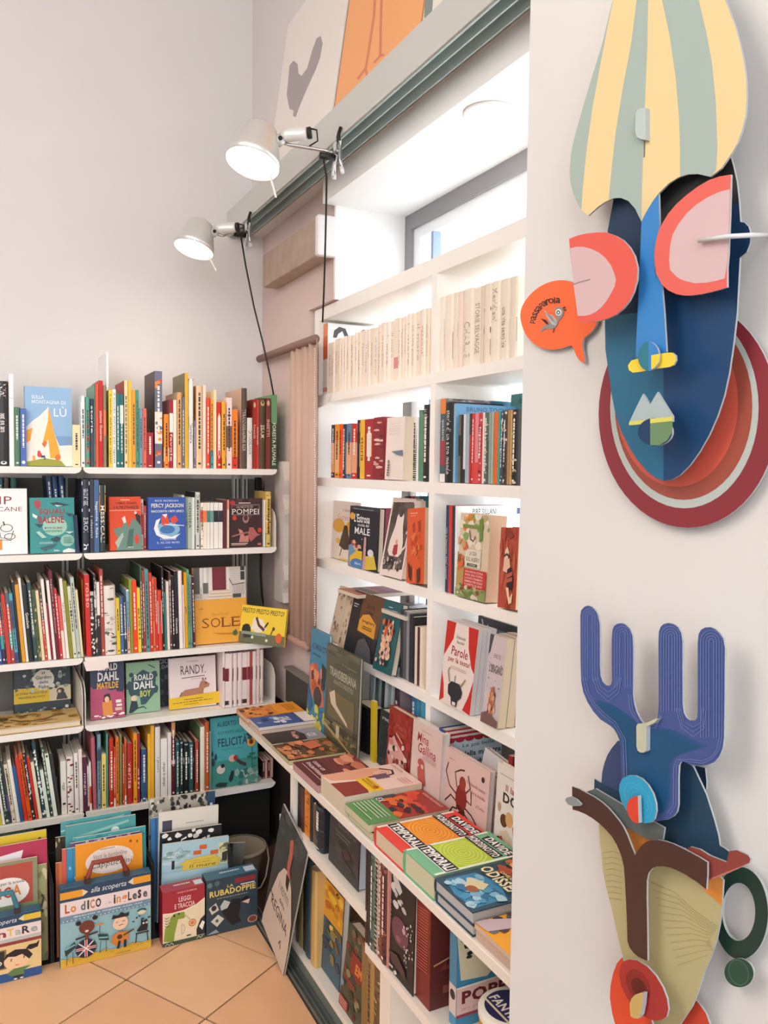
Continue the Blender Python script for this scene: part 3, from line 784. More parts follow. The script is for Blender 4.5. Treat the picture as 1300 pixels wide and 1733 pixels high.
P = Pr().rect(0, 0, 1, 1, 'e6a23a').rect(0, 0, 1, .42, 'd8cfc6').rect(.36, 0, .62, .3, '6a2430').rect(.38, .0, .6, .28, '7a2a36').rect(.3, 0, .35, .3, 'e8e0d6').rect(.64, 0, .68, .3, 'e8e0d6').rect(0, 0, .12, .34, '5a5a58').rect(.13, 0, .17, .34, 'eae4da').rect(.2, 0, .25, .2, 'f0eae2').rect(.18, .2, .28, .34, '6a6a66').rect(.9, 0, .98, .18, '3a3c40').rect(.9, .055, .98, .065, 'e0d8ce')
for i in range(7): P.rect(.7, .03 + i * .03, .89, .034 + i * .03, 'b8aea4')
for i in range(6): P.poly([(.36 - i * .022, .3 + i * .02), (.66 + i * .022, .3 + i * .02), (.67 + i * .022, .312 + i * .02), (.35 - i * .022, .312 + i * .02)], 'f0e0c8' if i % 2 else 'd8b890')
P.line([(.68, .16), (.74, .24), (.98, .22)], .016, '3a3634', 1.5)
for i in range(9): P.rect(.75 + i * .026, .23, .757 + i * .026, .38, '8a8480')
for i in range(5): P.rect(.02 + i * .03, .26, .028 + i * .03, .4, '6a6662')
P.rect(.74, .36, .9, .41, '4a4e4a').rect(0, .42, 1, 1, 'e9a53c').text('David Pirolli', .34, .6, .65, .635, 'b8822a', bold=0)
x = .15
for ch, w in (('S', .13), ('O', .18), ('L', .16), ('E', .16)):
    P.text(ch, x, .665, x + w, .79, '7a3f14', bold=-.008); 
    if ch in 'LE':
        P.rect(x - .02, .665, x + .07, .672, '7a3f14').rect(x - .02, .783, x + .07, .79, '7a3f14').rect(x + w - .012, .75 if ch == 'L' else .755, x + w, .79, '7a3f14')
    x += w + .03
P.poly([(.34, .86), (.75, .875), (.72, .9), (.5, .89)], 'c8832a').ell(.77, .88, .05, .035, '4a6a2c').ell(.78, .86, .02, .03, '3f6a2f').text('rif', .1, .53, .17, .545, '5a3a18')
fo('Orange book titled sole with a porch and red door on its upper half, third shelf', 2, (329, 1091), (418, 1087), 962, P, 'e2a03a', t=.02, pitch=5, back=.045)
P = Pr().rect(0, 0, 1, 1, 'ecc93a').text('PRESTO PRESTO PRESTO!', -.35 + .37, .07, .95, .2, '3a3226', shear=.15).rect(0, .72, 1, 1, '6a6a52').poly([(.06, .55), (.2, .5), (.3, .85), (.1, .88)], '3a3a38').ell(.15, .66, .1, .16, '2e2e2c').poly([(.3, .3), (.5, .35), (.6, .6), (.4, .72), (.25, .62)], 'e8dcc8').line([(.35, .3), (.42, .5), (.55, .62)], .05, '5a3a34', .6).line([(.55, .55), (.62, .4)], .03, '2e2e2c', .6).ell(.75, .55, .03, .05, '4a4a34').line([(.74, .55), (.7, .72)], .02, '3a3a30', .6).ell(.88, .78, .07, .13, 'd8622f').ell(.3, .84, .03, .04, 'd8d4c0').ell(.62, .88, .03, .04, 'd8d4c0').rect(.05, .7, .6, .78, '8a9a84')
d_ = book('book', .19, .012, .135, 'e2be34', True, cover=P, M=TR(.862, YF + .035, ZS[2] + .006) @ RZ(-50) @ RX(-9) @ RY(1.5))
tag(d_, 'Yellow landscape book with a running figure, turned sideways at the end of the third shelf', 'book')
P = Pr().rect(0, 0, 1, 1, '202a2e').spots(.02, .02, .98, .5, 46, .045, .04, ['6a7a70', '8a9a90', '4a5a54', 'b8c0b4', '2f3a38'], 8).spots(.02, .85, .98, .98, 22, .03, .025, ['6a7a70', 'c8ccc0', '4a5a54'], 9).ell(.52, .28, .19, .2, 'd9d6c8').spots(.35, .1, .7, .45, 18, .05, .05, ['d9d6c8'], 3).text('il', .49, .12, .54, .17, '3a3a38').text('Giardino', .38, .2, .66, .27, '3a3a38').text('delle', .44, .3, .6, .36, '3a3a38').text('Fiabe', .43, .39, .61, .46, '3a3a38')
o = fo('Dark patterned book with a yellow paper band, facing out on the fourth shelf', 3, (24.5, 1211), (120, 1199), 1134, P, '1d2629', t=.02, pitch=9, back=.175, hard=True)
w_ = max(v.co.x for v in o.data.vertices); h_ = max(v.co.z for v in o.data.vertices)
bd = box('paper_band', (-.001, -.0012, h_ * .27, w_ + .001, -.0002, h_ * .57), mat('dcb838', .6), o)
Pr().rect(.62, 0, 1, 1, 'd6c3a0').text('LA STORIA TRAGICA DELLE', .03, .28, .58, .42, '3a2e18').text('PRINCIPESSE DEL FUOCO', .08, .55, .54, .68, '3a2e18').ell(.82, .38, .07, .22, '3a302a').poly([(.74, .95), (.77, .5), (.9, .5), (.95, .95)], '33302e').ell(.8, .4, .03, .12, 'd8b898').build('band_print', flat((0, -.0013, h_ * .57), (w_, 0, 0), (0, 0, -h_ * .3), (0, -1, 0)), bd)
P = Pr().rect(0, 0, 1, 1, 'd9b878').spots(0, 0, 1, 1, 40, .07, .08, ['c29a58', 'e2c890', '9a7440', 'b88a48'], 5).line([(.2, .5), (.35, .7), (.55, .75), (.7, .5), (.85, .45)], .03, '7a5a34', .6).ell(.1, .4, .08, .12, '6a5434').line([(.3, .3), (.42, .2), (.55, .3), (.5, .45)], .02, '8a6a3c', .6)
o = book('book', .266, .02, .155, 'd6b273', True, cover=P, M=TR(.048, YF + .008, ZS[3] + .0225) @ RX(-90) @ TR(0, 0, 0))
tag(o, 'Tan book with an engraved woodland scene, lying flat on the fourth metal shelf', 'book')
DAHL = lambda p, y, c='e8e6e0': p.text('ROALD', .24, y, .8, y + .12, c, bold=.03).text('DAHL', .22, y + .14, .84, y + .29, c, bold=.03)
P = Pr().rect(0, 0, 1, 1, 'b0486a').spots(0, .0, 1, .5, 22, .2, .09, ['2b3450'], 4).rect(0, 0, 1, .45, '2b3450'); DAHL(P, .08).text('MATILDE', .2, .39, .82, .5, 'e0a83a', bold=.03).rect(.35, .53, .65, .545, '6a7a98')
P.poly([(.4, .6), (.55, .58), (.6, .72), (.38, .72)], '2a2028').poly([(.34, .72), (.62, .7), (.66, .94), (.36, .96)], 'd98a3a').ell(.48, .68, .07, .05, 'e8b898').rect(.74, .7, .9, .75, 'e8e0d8').rect(.76, .77, .92, .81, 'e8dcd0').rect(.72, .83, .92, .88, 'd8b8a8').spots(.05, .92, .95, .98, 12, .06, .015, ['f0e8e0', '6a2a40'], 6)
fo('Navy and pink paperback with a small girl on books, facing out on the fourth shelf', 3, (153.5, 1221), (211, 1213), 1119, P, '33304a', t=.02, pitch=6, back=.05, hard=False, yaw=-2)
P = Pr().rect(0, 0, 1, 1, '8fb594').spots(.12, .22, .9, .6, 26, .12, .08, ['2f5058'], 8).poly([(.15, .3), (.5, .15), (.88, .3), (.85, .62), (.55, .84), (.42, .84), (.4, .68), (.15, .6)], '2f5058'); DAHL(P, .24).text('BOY', .4, .56, .72, .69, 'c2cc62', bold=.03).line([(.66, .06), (.86, .14)], .02, '2f4048').ell(.22, .7, .09, .06, 'd8c49a').poly([(.06, .98), (.14, .74), (.3, .76), (.34, .9), (.16, .98)], '2a3440').line([(.3, .9), (.5, .88), (.58, .93)], .02, '2a3440').ell(.2, .7, .06, .05, 'e2c8a8')
fo('Pale green paperback with a dark green cloud, facing out on the fourth shelf', 3, (214.5, 1207), (271.5, 1202), 1124, P, '86ae8c', t=.018, pitch=5, back=.07, hard=False)
P = Pr().rect(0, 0, 1, 1, '23242b').spots(0, 0, 1, 1, 26, .09, .05, ['33353f', '4a4c58', '1a1b20'], 2).text('CIO', .2, .03, .8, .12, '9a9ca8').text('DA', .4, .15, .8, .22, '9a9ca8')
fo('Blackish book half hidden behind the white horse book on the fourth shelf', 3, (262, 1203), (292, 1198), 1114, P, '23242b', t=.02, pitch=2, back=.12)
P = Pr().rect(0, 0, 1, 1, 'e6d6d4').text('T.S. WOODSON', .38, .07, .62, .095, '5a4a4a', bold=0).text('RANDY.', .24, .16, .78, .34, '3a3034', bold=.0).line([(.26, .405), (.5, .395), (.76, .39)], .014, '3a3034').scribble(.45, .43, .76, .45, 1, '9a8a88')
P.poly([(.22, .8), (.24, .7), (.32, .64), (.62, .62), (.66, .5), (.74, .48), (.86, .56), (.84, .62), (.74, .64), (.72, .7), (.72, .93), (.66, .93), (.64, .76), (.42, .78), (.38, .94), (.32, .94), (.3, .78), (.24, .82)], 'b07a60').line([(.26, .68), (.2, .78)], .02, '6a4a3c').ell(.78, .54, .015, .015, '2a2020').poly([(.69, .48), (.71, .42), (.74, .47)], '7a4a3c').poly([(.75, .47), (.78, .42), (.79, .48)], '7a4a3c')
o = fo('White square book with a brown horse and a yellow paper band, fourth shelf', 3, (288, 1198), (366.5, 1188), 1117, P, 'ddccca', t=.018, pitch=6, back=.06)
w_ = max(v.co.x for v in o.data.vertices); h_ = max(v.co.z for v in o.data.vertices)
bd = prism('paper_band', [(-.004, -.0014, .0), (w_ + .012, -.0014, .006), (w_ + .012, -.0014, h_ * .27), (-.004, -.0014, h_ * .22)], (0, .001, 0), mat('e3b92c', .6), o)
Pr().scribble(.3, .3, .7, .42, 1, '6a5420', 3).scribble(.06, .5, .92, .6, 1, '7a6428', 4).scribble(.3, .7, .6, .78, 1, '7a6428', 5).build('band_print', flat((0, -.00145, h_ * .24), (w_, 0, .004), (0, 0, -h_ * .24), (0, -1, 0)), bd)
for k_ in range(3):
    o = book('book', .066, .016, .19, ['5f2a33', '6a2d38', '55242e'][k_], False, M=TR(.728, YF + .085 + k_ * .018, ZS[3] + .002))
    tag(o, ['Maroon book directly behind the white horse book, fourth shelf', 'Second maroon book behind the white horse book, fourth shelf', 'Rearmost maroon book behind the white horse book, fourth shelf'][k_], 'book')
P = Pr().rect(0, 0, 1, 1, '4aa0a6').rect(0, .62, 1, 1, '3f8a82').text('ALBERTO PELLAI', .14, .06, .86, .13, '1f3a4a', bold=.01).text('E LO SPAZIO DELLA', .16, .2, .7, .24, '2f5a68').text('FELICITÀ', .15, .27, .78, .42, '27384f', bold=.015).scribble(.22, .46, .7, .475, 1, '2f6a74')
P.line([(.88, .4), (.87, .9)], .015, '2a5a3c', 1.4).ell(.86, .4, .09, .07, 'dd9a3a').ell(.86, .4, .045, .035, '6a2f1c').spots(.78, .24, .97, .34, 6, .05, .03, ['24504a'], 3).spots(.78, .55, .98, .8, 8, .05, .02, ['2f6a50'], 9)
P.ell(.2, .74, .09, .06, 'd8c8c0').ell(.24, .69, .04, .03, '2a2026').ell(.45, .6, .08, .05, 'd8a898').line([(.5, .6), (.62, .68), (.74, .72)], .05, '3a3438').ell(.52, .6, .05, .04, '9a2f34').poly([(.36, .9), (.42, .78), (.48, .78), (.45, .9), (.4, .94)], '1f2a2e').poly([(.08, .94), (.16, .92), (.34, .94), (.3, .99), (.1, .98)], '22383a').spots(.5, .8, .98, .98, 26, .06, .05, ['5a8a80', '86a89c', '2f6a62', 'a8b8a8'], 7).spots(.02, .5, .12, .62, 4, .03, .05, ['1f3a44'], 1)
fo('Teal book with a sunflower and playing children, facing out on the lowest metal shelf', 4, (358, 1334), (437, 1331), 1218, P, '3f8f94', t=.018, pitch=4, back=.02)
o = prism('price_slip', [at(141, 1120, 1, YF - .003), at(183, 1113, 1, YF - .003), at(184, 1129, 1, YF - .003), at(174, 1134, 1, YF - .003), at(146, 1136, 1, YF - .003)], (0, .0006, 0), mat('f0e2dc', .8))
tag(o, 'Torn white paper slip taped over the edge of the third shelf', 'slip')

# ================================================================ ON THE FLOOR BELOW THE SHELVES
YB = 2.462
def case_art(kind):
    p = Pr().rect(0, 0, 1, 1, '8cb6bd')
    navy = '24405a'
    p.rect(0, 0, 1, .17, navy).rect(0, .045, .24, .135, 'e09a2c' if kind == 1 else 'd8b83a').poly([(.24, .045), (.3, .09), (.24, .135)], 'd8ccb0').rect(.8, .03, 1, .12, 'e09a2c' if kind == 1 else 'd8b83a').poly([(.8, .03), (.74, .075), (.8, .12)], 'd8ccb0')
    p.text('alla scoperta', .33, .045, .72, .135, 'dfe6ea', bold=0, shear=.3)
    p.rect(0, .17, 1, .35, 'e2d2d0'); 
    if kind == 1:
        for i, (s_, a, b, c) in enumerate((('L', .05, .1, 'a0522d'), ('o', .11, .17, 'c8863a'), ('d', .22, .27, '5a6a6a'), ('I', .29, .31, '2f3a3c'), ('C', .32, .37, 'c07a5a'), ('O', .38, .44, '2a2a2e'), ('i', .58, .6, '2a2a2e'), ('n', .61, .66, 'c89a5a'), ('g', .67, .73, 'd87a3a'), ('L', .74, .78, '3a3a3c'), ('e', .79, .84, '4a5050'), ('s', .85, .89, '3a2a2a'), ('e', .91, .96, '5a5a58'))):
            lo = .02 if s_ == 'g' else 0
            p.text(s_, a, .2 if s_ not in 'oneg' else .235, b, .315 + lo * 1.2, c, bold=.03)
        p.text('... in', .48, .27, .55, .295, '8a7a78').rect(0, .35, 1, .43, '6f8ea0').text('divertiti e impara con noi', .14, .365, .9, .39, 'e4e8ea')
        for i in range(22): p.ell(.03 + i * .045, .412, .006, .008, 'dfe6ea', 8)
        p.rect(0, .9, 1, 1, 'd2a83a').spots(0, .88, 1, .92, 40, .03, .015, ['c89a30', 'd2a83a'], 3)
        p.ell(.28, .53, .085, .085, '6a3428').ell(.19, .46, .03, .03, '241a1a').ell(.37, .43, .03, .03, '241a1a').ell(.28, .58, .02, .015, 'e8c8b8').line([(.16, .66), (.28, .64), (.4, .62)], .02, '3a2420', .95).rect(.26, .6, .3, .68, '6a3428')
        p.ell(.27, .8, .115, .12, '1f2236').rect(.255, .69, .285, .91, 'e8dcd8').rect(.262, .69, .278, .91, 'a8303a').rect(.16, .785, .38, .815, 'e8dcd8').rect(.16, .792, .38, .808, 'a8303a').line([(.19, .72), (.35, .88)], .014, 'e0d6d4', .95).line([(.19, .88), (.35, .72)], .014, 'e0d6d4', .95)
        for (x, y, a) in ((.1, .76, -.03), (.46, .7, .03)):
            p.poly([(x - .06, y - .02 - a), (x + .05, y - .05 + a), (x + .06, y + .03 + a), (x - .05, y + .06 - a)], '1f3a40').line([(x - .05, y), (x + .05, y - .01 + a)], .02, '7ab0ac').line([(x - .03, y + .05), (x - .04, y + .2)], .006, '2a3438').line([(x + .03, y + .05), (x + .03, y + .2)], .006, '2a3438')
        p.ell(.42, .53, .045, .012, 'c88a4a').line([(.42, .54), (.42, .66)], .006, '2a3438').ell(.65, .57, .085, .09, 'e8c4a8').poly([(.55, .5), (.57, .45), (.62, .47), (.66, .43), (.7, .46), (.75, .45), (.74, .5)], '1f1c20').poly([(.56, .72), (.62, .68), (.74, .7), (.74, .82), (.6, .86), (.54, .8)], 'c87a3a').ell(.64, .75, .03, .03, '4a2a20').line([(.68, .74), (.8, .69)], .02, '5a3420').line([(.64, .8), (.62, .9)], .03, '24242a').line([(.7, .8), (.7, .9)], .03, '24242a').line([(.6, .56), (.62, .55)], .008, '3a2a2a').line([(.67, .55), (.7, .55)], .008, '3a2a2a').line([(.63, .6), (.68, .59)], .008, '9a4a3a')
        p.poly([(.85, .74), (.83, .72), (.88, .66), (.88, .58), (.91, .61), (.95, .59), (.96, .68), (.95, .74)], '1c1e24').ell(.91, .64, .012, .012, 'd8d8c8').ell(.945, .64, .012, .012, 'd8d8c8').rect(.82, .75, .97, .77, '2a2a2c').line([(.83, .77), (.82, .88)], .012, '2a2a2c').line([(.95, .77), (.96, .88)], .012, '2a2a2c').ring(.89, .47, .055, .03, .02, .014, '2a2c34', a0=180, a1=360).ell(.89, .49, .045, .025, 'd8d0b0').spots(.75, .52, .99, .6, 5, .018, .015, ['24384a'], 5).text('Ludigiochi', .6, .945, .76, .97, '4a2a1c', bold=0)
    else:
        for s_, a, b, c in (('c', .1, .2, 'c86a4a'), ('o', .22, .32, 'd8a44a'), ('n', .34, .44, 'c89a5a'), ('n', .5, .6, '8a3a2f'), ('T', .61, .69, 'd8b85a'), ('a', .7, .77, 'a8b0a8'), ('R', .78, .87, '2f2f33'), ('e', .88, .96, '9aa4a2')):
            p.text(s_, a, .2 if s_ in 'TR' else .235, b, .315, c, bold=.03)
        p.rect(0, .35, 1, .4, 'b4b8b4').rect(0, .4, 1, .45, '8a3a34').rect(0, .45, 1, 1, 'dcc08a').rect(0, .87, 1, 1, '27508a').rect(.2, .5, .6, .8, '8a7048').rect(.22, .52, .58, .78, '1f2a28').ring(.33, .68, .08, .05, .015, .012, 'cfd4cc').ring(.48, .7, .07, .045, .015, .012, 'cfd4cc')
        p.ell(.72, .7, .15, .13, 'e6c29a').poly([(.56, .68), (.6, .58), (.7, .53), (.84, .56), (.9, .66), (.86, .72), (.78, .62), (.7, .64), (.62, .62)], '241c1a').poly([(.82, .55), (.86, .5), (.94, .5), (.98, .46), (.96, .56), (.88, .58)], '241c1a').line([(.66, .66), (.65, .7)], .014, '7a4a30').line([(.8, .65), (.8, .69)], .014, '7a4a30').line([(.7, .77), (.74, .77)], .012, 'c0603c').poly([(.6, .88), (.68, .82), (.88, .82), (.8, .87), (.8, .93), (.66, .93)], '5a7a4a').rect(.3, .8, .44, .88, '6aa4c8').rect(.68, .93, .78, .98, '2a2a30').ell(.7, .98, .02, .012, 'e8e0d4').ell(.77, .98, .02, .012, 'e8e0d4')
    return p
def carry_case(label, bl, br, topl, kind):
    a, b = at(*bl, 1, YB), at(*br, 1, YB); w = b.x - a.x; h = at(bl[0], topl, 1, YB).z
    c = thing('activity_case', label, 'activity set', (a.x, YB, 0), 'activity cases on the floor')
    o = box('case_body', (0, 0, 0, w, .035, h), mat('2f5a72', .45), c); bev(o, .002, 1)
    case_art(kind).build('case_print', flat((.001, -.0001, h - .001), (w - .002, 0, 0), (0, 0, -h + .002), (0, -1, 0)), o)
    hc = mat('8a3a30' if kind == 1 else '3f7a8a', .5)
    x0, x1 = (.30, .73); H = .055 if kind == 1 else .06
    ln = [(w * x0, .012, h - .012), (w * x0, .012, h + .012), (w * (x0 + .06), .012, h + H), (w * (x1 - .06), .012, h + H), (w * x1, .012, h + .012), (w * x1, .012, h - .012)]
    tube('handle', ln, [.0075] * 6, hc, c, 8)
    for x in (x0, x1): box('clasp', (w * x - .008, .001, h - .004, w * x + .008, .024, h + .014), mat('3a2a28', .5), c)
    return c
carry_case('Sky blue activity case with a drummer child and brown handle, standing on the tiles', (102, 1637), (256, 1603), 1506, 1)
carry_case('Activity case with a blackboard scene and ponytailed girl, cut by the frame edge', (-82, 1687), (71, 1648), 1570, 2)
def sheet(name, label, bl, br, top, art, col, y, z0=0.0, t=.006, pitch=5, hard=False, cat='book', group=None, yaw=0, tr=None):
    a, b = at(*bl, 1, y), at(*br, 1, y); w = b.x - a.x; h = at(bl[0], top, 1, y).z - z0
    roll = 0
    if tr is not None:
        zr_ = at(br[0], tr, 1, y).z - z0; roll = math.degrees(math.atan2(zr_ - h, w))
    o = book(name, w, t, h, col, hard, 'e4dccb', art, M=TR(a.x, y, z0 + (w * math.sin(math.radians(abs(roll))) if roll < 0 else 0)) @ RZ(yaw) @ RX(-pitch) @ RY(-roll))
    tag(o, label, cat, group); return o
GF = 'picture books on the floor'
def stand(label, h, x0, x1, art, col, y, t=.008, roll=0, pitch=4): 
    w = x1 - x0
    o = book('book', w, t, h, col, False, 'e4dccb', art, M=TR(x0, y, .001 + w * max(0, math.sin(math.radians(roll)))+ t * math.sin(math.radians(pitch))) @ RX(-pitch) @ RY(roll)); tag(o, label, 'book', GF); return o
def fs(label, xl, xr, top, art, col, y, t=.008, roll=0, pitch=4):
    a, b = at(xl, top, 1, y), at(xr, top, 1, y); return stand(label, a.z, a.x, b.x, art, col, y, t, roll, pitch)
# black bins that hold the picture books
for x0_, x1_, lb in ((-.42, .1895, 'Black open bin holding the books behind the blackboard case'), (.1905, .4765, 'Black open bin holding the books behind the drummer case'), (.4775, .722, 'Black open bin holding the books behind the boxed games')):
    bn = thing('book_bin', lb, 'bin', (x0_, YB + .04, 0), 'black book bins'); bm_ = mat('191918', .6); wd = x1_ - x0_
    box('base_panel', (0, 0, 0, wd, .21, .0008), bm_, bn)
    for xx in (0, wd - .004): box('side_panel', (xx, 0, .0008, xx + .004, .21, .235), bm_, bn)
    box('back_panel', (.004, .206, .0008, wd - .004, .21, .235), bm_, bn)
# behind the blackboard case
P = Pr().rect(0, 0, 1, 1, 'b04a3c').rect(0, 0, 1, .06, '8a8a6a').rect(.93, 0, 1, 1, '8a8a6a').ell(.55, .55, .33, .26, 'ece6de').text('tutto per la scuola!', .3, .36, .82, .43, '3a3a40').text('C', .5, .46, .61, .66, 'b0402c', bold=.03).text('A', .63, .44, .76, .64, 'd88a4a', bold=.03).text('I', .44, .46, .47, .66, 'c07a4a', bold=.03).rect(0, .8, 1, 1, '8a9a72').ell(.2, .72, .16, .16, 'a8ccd8')
fs('Red bordered school book with a white oval, tucked behind the blackboard case', -55, 64, 1478, P.squash(.5).rect(0, .48, 1, 1, '8a9a72'), 'a8463a', YB + .05)
P = Pr().rect(0, 0, 1, 1, 'b03050').poly([(0, .12), (.72, .06), (.6, .4), (0, .5)], 'e8e2e2').text('Riciclo', .28, .18, .5, .28, '4a4048', shear=.3).poly([(0, .2), (.1, .3), (0, .34)], '8a2040')
fs('Crimson book with a torn white title panel, behind the blackboard case', -70, 81, 1452, P, 'a82c4c', YB + .075)
fs('Bright yellow picture book standing tall behind the crimson one', -75, 80, 1437, Pr().rect(0, 0, 1, 1, 'd8bc2a').ell(.92, .07, .02, .02, '5a4a20').rect(0, .2, 1, .25, '6a8aa8'), 'd2b628', YB + .10)
fs('Dark green book rising behind the yellow picture book on the floor', -40, 58, 1424, Pr().rect(0, 0, 1, 1, '33453c').rect(.05, .02, .95, .1, '2a3a33'), '2f4038', YB + .13)
fs('Olive book showing a question mark at the side of the blackboard case', 64, 80, 1470, Pr().rect(0, 0, 1, 1, '9a9a6a').spots(0, 0, 1, 1, 12, .3, .05, ['c8c4a0', '7a7a4c'], 4).text('?', .3, .3, .7, .5, '3a3a30'), '8f8f62', YB + .062)
# behind the drummer case
P = Pr().rect(0, 0, 1, 1, 'ee9420').ell(.5, .3, .36, .2, 'ecdcd2').rect(.36, .12, .58, .135, 'a89a94').text('Vesti le bamboline', .26, .19, .76, .26, '8a7a78', bold=0, shear=.2).text('Cappuccini', .22, .31, .84, .42, '6a5a58', bold=0, shear=.2).ell(.82, .08, .02, .02, '8a4a10').ell(.92, .1, .015, .02, '8a4a10')
fs('Orange sticker book with a pale oval, behind the drummer activity case', 129, 243, 1437, P.squash(.62).rect(0, .6, 1, 1, 'ee9420'), 'e88c1c', YB + .05)
fs('Purple edged book just behind the orange sticker book', 120, 240, 1434, Pr().rect(0, 0, 1, .3, '5a4a78').spots(0, 0, 1, .08, 16, .03, .02, ['e0a0a0', 'f0e0d0', '8a7ab0'], 4), '54446f', YB + .066)
fs('Turquoise picture book reaching furthest toward the games, behind the orange one', 128, 249, 1425, Pr().rect(0, 0, 1, 1, '3fa0a4').spots(0, .0, 1, .1, 12, .05, .02, ['6ab8b4', '2f8a90'], 5).rect(.0, .03, .1, .2, 'd8b83a'), '3a989c', YB + .08)
fs('Tall sea green book with pale streaks, behind the turquoise one', 112, 232, 1405, Pr().rect(0, 0, 1, 1, '4f9a9c').poly([(.1, .1), (.9, .03), (.9, .05), (.1, .13)], '8ac0b8').ell(.7, .1, .06, .03, 'd8e4dc'), '4a9496', YB + .105)
fs('Rearmost teal book of the stack behind the drummer case', 104, 224, 1397, Pr().rect(0, 0, 1, 1, '57a0a4').line([(0, .08), (.9, .03)], .01, 'b8d8d4'), '509a9e', YB + .13)
fs('Dark brown patterned book peeking out behind the blue spines', 95, 113, 1424, Pr().rect(0, 0, 1, 1, '3a2f20').spots(0, 0, 1, .7, 26, .12, .03, ['7a6a44', 'b8a878', '2a2016'], 6), '3a3022', YB + .11)
fs('Sky blue slim book in front of the brown patterned one', 114, 131, 1443, Pr().rect(0, 0, 1, 1, '3a8ab0').rect(.6, 0, .66, 1, '2a6a90').spots(.1, .1, .9, .5, 6, .1, .02, ['8ac0d8'], 2), '36829f', YB + .055)
fs('Coral red slim book beside the sky blue one', 106, 113.5, 1444, Pr().rect(0, 0, 1, 1, 'd2584a'), 'c85044', YB + .058)
fs('Rust coloured slim book outermost behind the drummer case', 95, 106, 1467, Pr().rect(0, 0, 1, 1, 'a8502c').rect(.5, 0, 1, 1, 'c8703a'), 'a04c2a', YB + .06)
# two boxed games
def game_box(name, label, bl, br, topl, dep, art, col):
    a, b = at(*bl, 1, YB - .02), at(*br, 1, YB - .02); h = at(bl[0], topl, 1, YB - .02).z; w = b.x - a.x
    c = thing(name, label, 'game box', (a.x, YB - .02, 0)); o = box('box_body', (0, 0, 0, w, dep, h), mat(col, .35), c); bev(o, .0015, 1)
    art.build('box_print', flat((.001, -.0001, h - .001), (w - .002, 0, 0), (0, 0, -h + .002), (0, -1, 0)), o)
    Pr().rect(0, 0, 1, 1, '3f6a84' if name[0] == 'c' else 'a8404c').rect(.78, .2, .98, .8, 'c8d4dc').scribble(.3, .3, .7, .6, 1, 'd8dce0').build('lid_print', flat((.001, dep - .001, h + .0001), (w - .002, 0, 0), (0, -dep + .002, 0), (0, 0, 1)), o)
    return c
P = Pr().rect(0, 0, 1, 1, 'e2d3b2').rect(0, 0, 1, .14, '9a2434').poly([(0, .0), (1, 0), (1, .24), (.8, .33), (.5, .39), (.2, .4), (0, .38)], 'a02a38').line([(0, .385), (.2, .405), (.5, .395), (.8, .335), (1, .245)], .015, 'efe4d0').text('LEGGI', .38, .13, .66, .22, 'ecd8d0', bold=.01).text('E TRACCIA', .28, .25, .76, .34, 'ecd8d0', bold=.01).text('OGGI E DOMANI', .34, .03, .8, .06, 'e0b8b0')
P.poly([(.02, .9), (.05, .66), (.14, .6), (.18, .48), (.26, .42), (.5, .42), (.54, .5), (.5, .54), (.36, .54), (.33, .64), (.28, .8), (.26, .94)], '84983a').ell(.27, .46, .025, .02, '2a2a20').ell(.38, .44, .02, .02, '2a2a20')
for i in range(4): P.line([(.05, .46 + i * .05), (.1, .49 + i * .05), (.15, .46 + i * .05)], .012, '2a2a20')
P.ring(.7, .66, .09, .07, .025, .02, 'd07a34').ell(.7, .66, .045, .035, 'd07a34').line([(.5, .46), (.68, .62)], .02, 'c8b890').ring(.44, .74, .09, .1, .02, .02, 'c8bca4', a0=-90, a1=90).line([(.44, .65), (.44, .84)], .02, 'c8bca4').poly([(.8, .92), (.8, .8), (.9, .62), (1, .56), (1, .92)], '22242c').poly([(.86, .76), (.94, .66), (1, .7), (.94, .84)], 'efe8dc').rect(0, .93, 1, 1, '3a4a3c').line([(.05, .99), (.1, .945), (.15, .99), (.2, .945), (.25, .99)], .012, 'c8d8c0').line([(.8, .98), (.85, .94), (.9, .98), (.95, .94)], .012, 'c8d8c0').rect(.56, .87, .66, .89, '3a3020')
game_box('game_box', 'Red topped tracing game box with a green dinosaur, on the floor', (275, 1602), (347, 1584), 1512, .05, P, '8f2433')
P = Pr().rect(0, 0, 1, 1, '2d3f49').rect(.55, .05, .96, .14, '8a3038').text('RUBADOPPIE', .06, .2, .96, .31, 'e2c46a', bold=.03).text('LA', .4, .135, .52, .185, 'd8c07a', bold=.02).scribble(.2, .35, .8, .37, 1, 'b8b090', 3).rect(.66, .165, .94, .185, 'd8d8d4')
P.poly([(.35, .5), (.5, .42), (.66, .44), (.66, .6), (.62, .75), (.68, .86), (.5, .9), (.4, .78), (.3, .62)], '15171c').poly([(.04, .5), (.18, .42), (.24, .56), (.1, .62)], 'c8c2b4').ell(.14, .51, .05, .05, '2a2a2a').poly([(.26, .5), (.34, .4), (.46, .46), (.4, .56), (.28, .58)], 'b8bcb8').poly([(.08, .74), (.22, .64), (.34, .74), (.2, .86)], 'c8c6b4').ell(.2, .75, .03, .03, '4a5a4a').poly([(.68, .5), (.85, .46), (.82, .56)], 'd8bca8').poly([(.66, .46), (.78, .4), (.86, .47), (.68, .5)], '15171c').ell(.9, .86, .1, .07, 'b89a84').ell(.9, .86, .08, .055, '7a3a34').ell(.06, .08, .05, .05, '5a7a78').ell(.2, .07, .05, .05, '4a6a70').poly([(.0, .97), (.18, .9), (.24, .97)], '8a9aa0')
game_box('card_game_box', 'Dark slate card game box with gold lettering and a masked thief, on the floor', (349, 1585), (436, 1567), 1492, .055, P, '2b3a44')
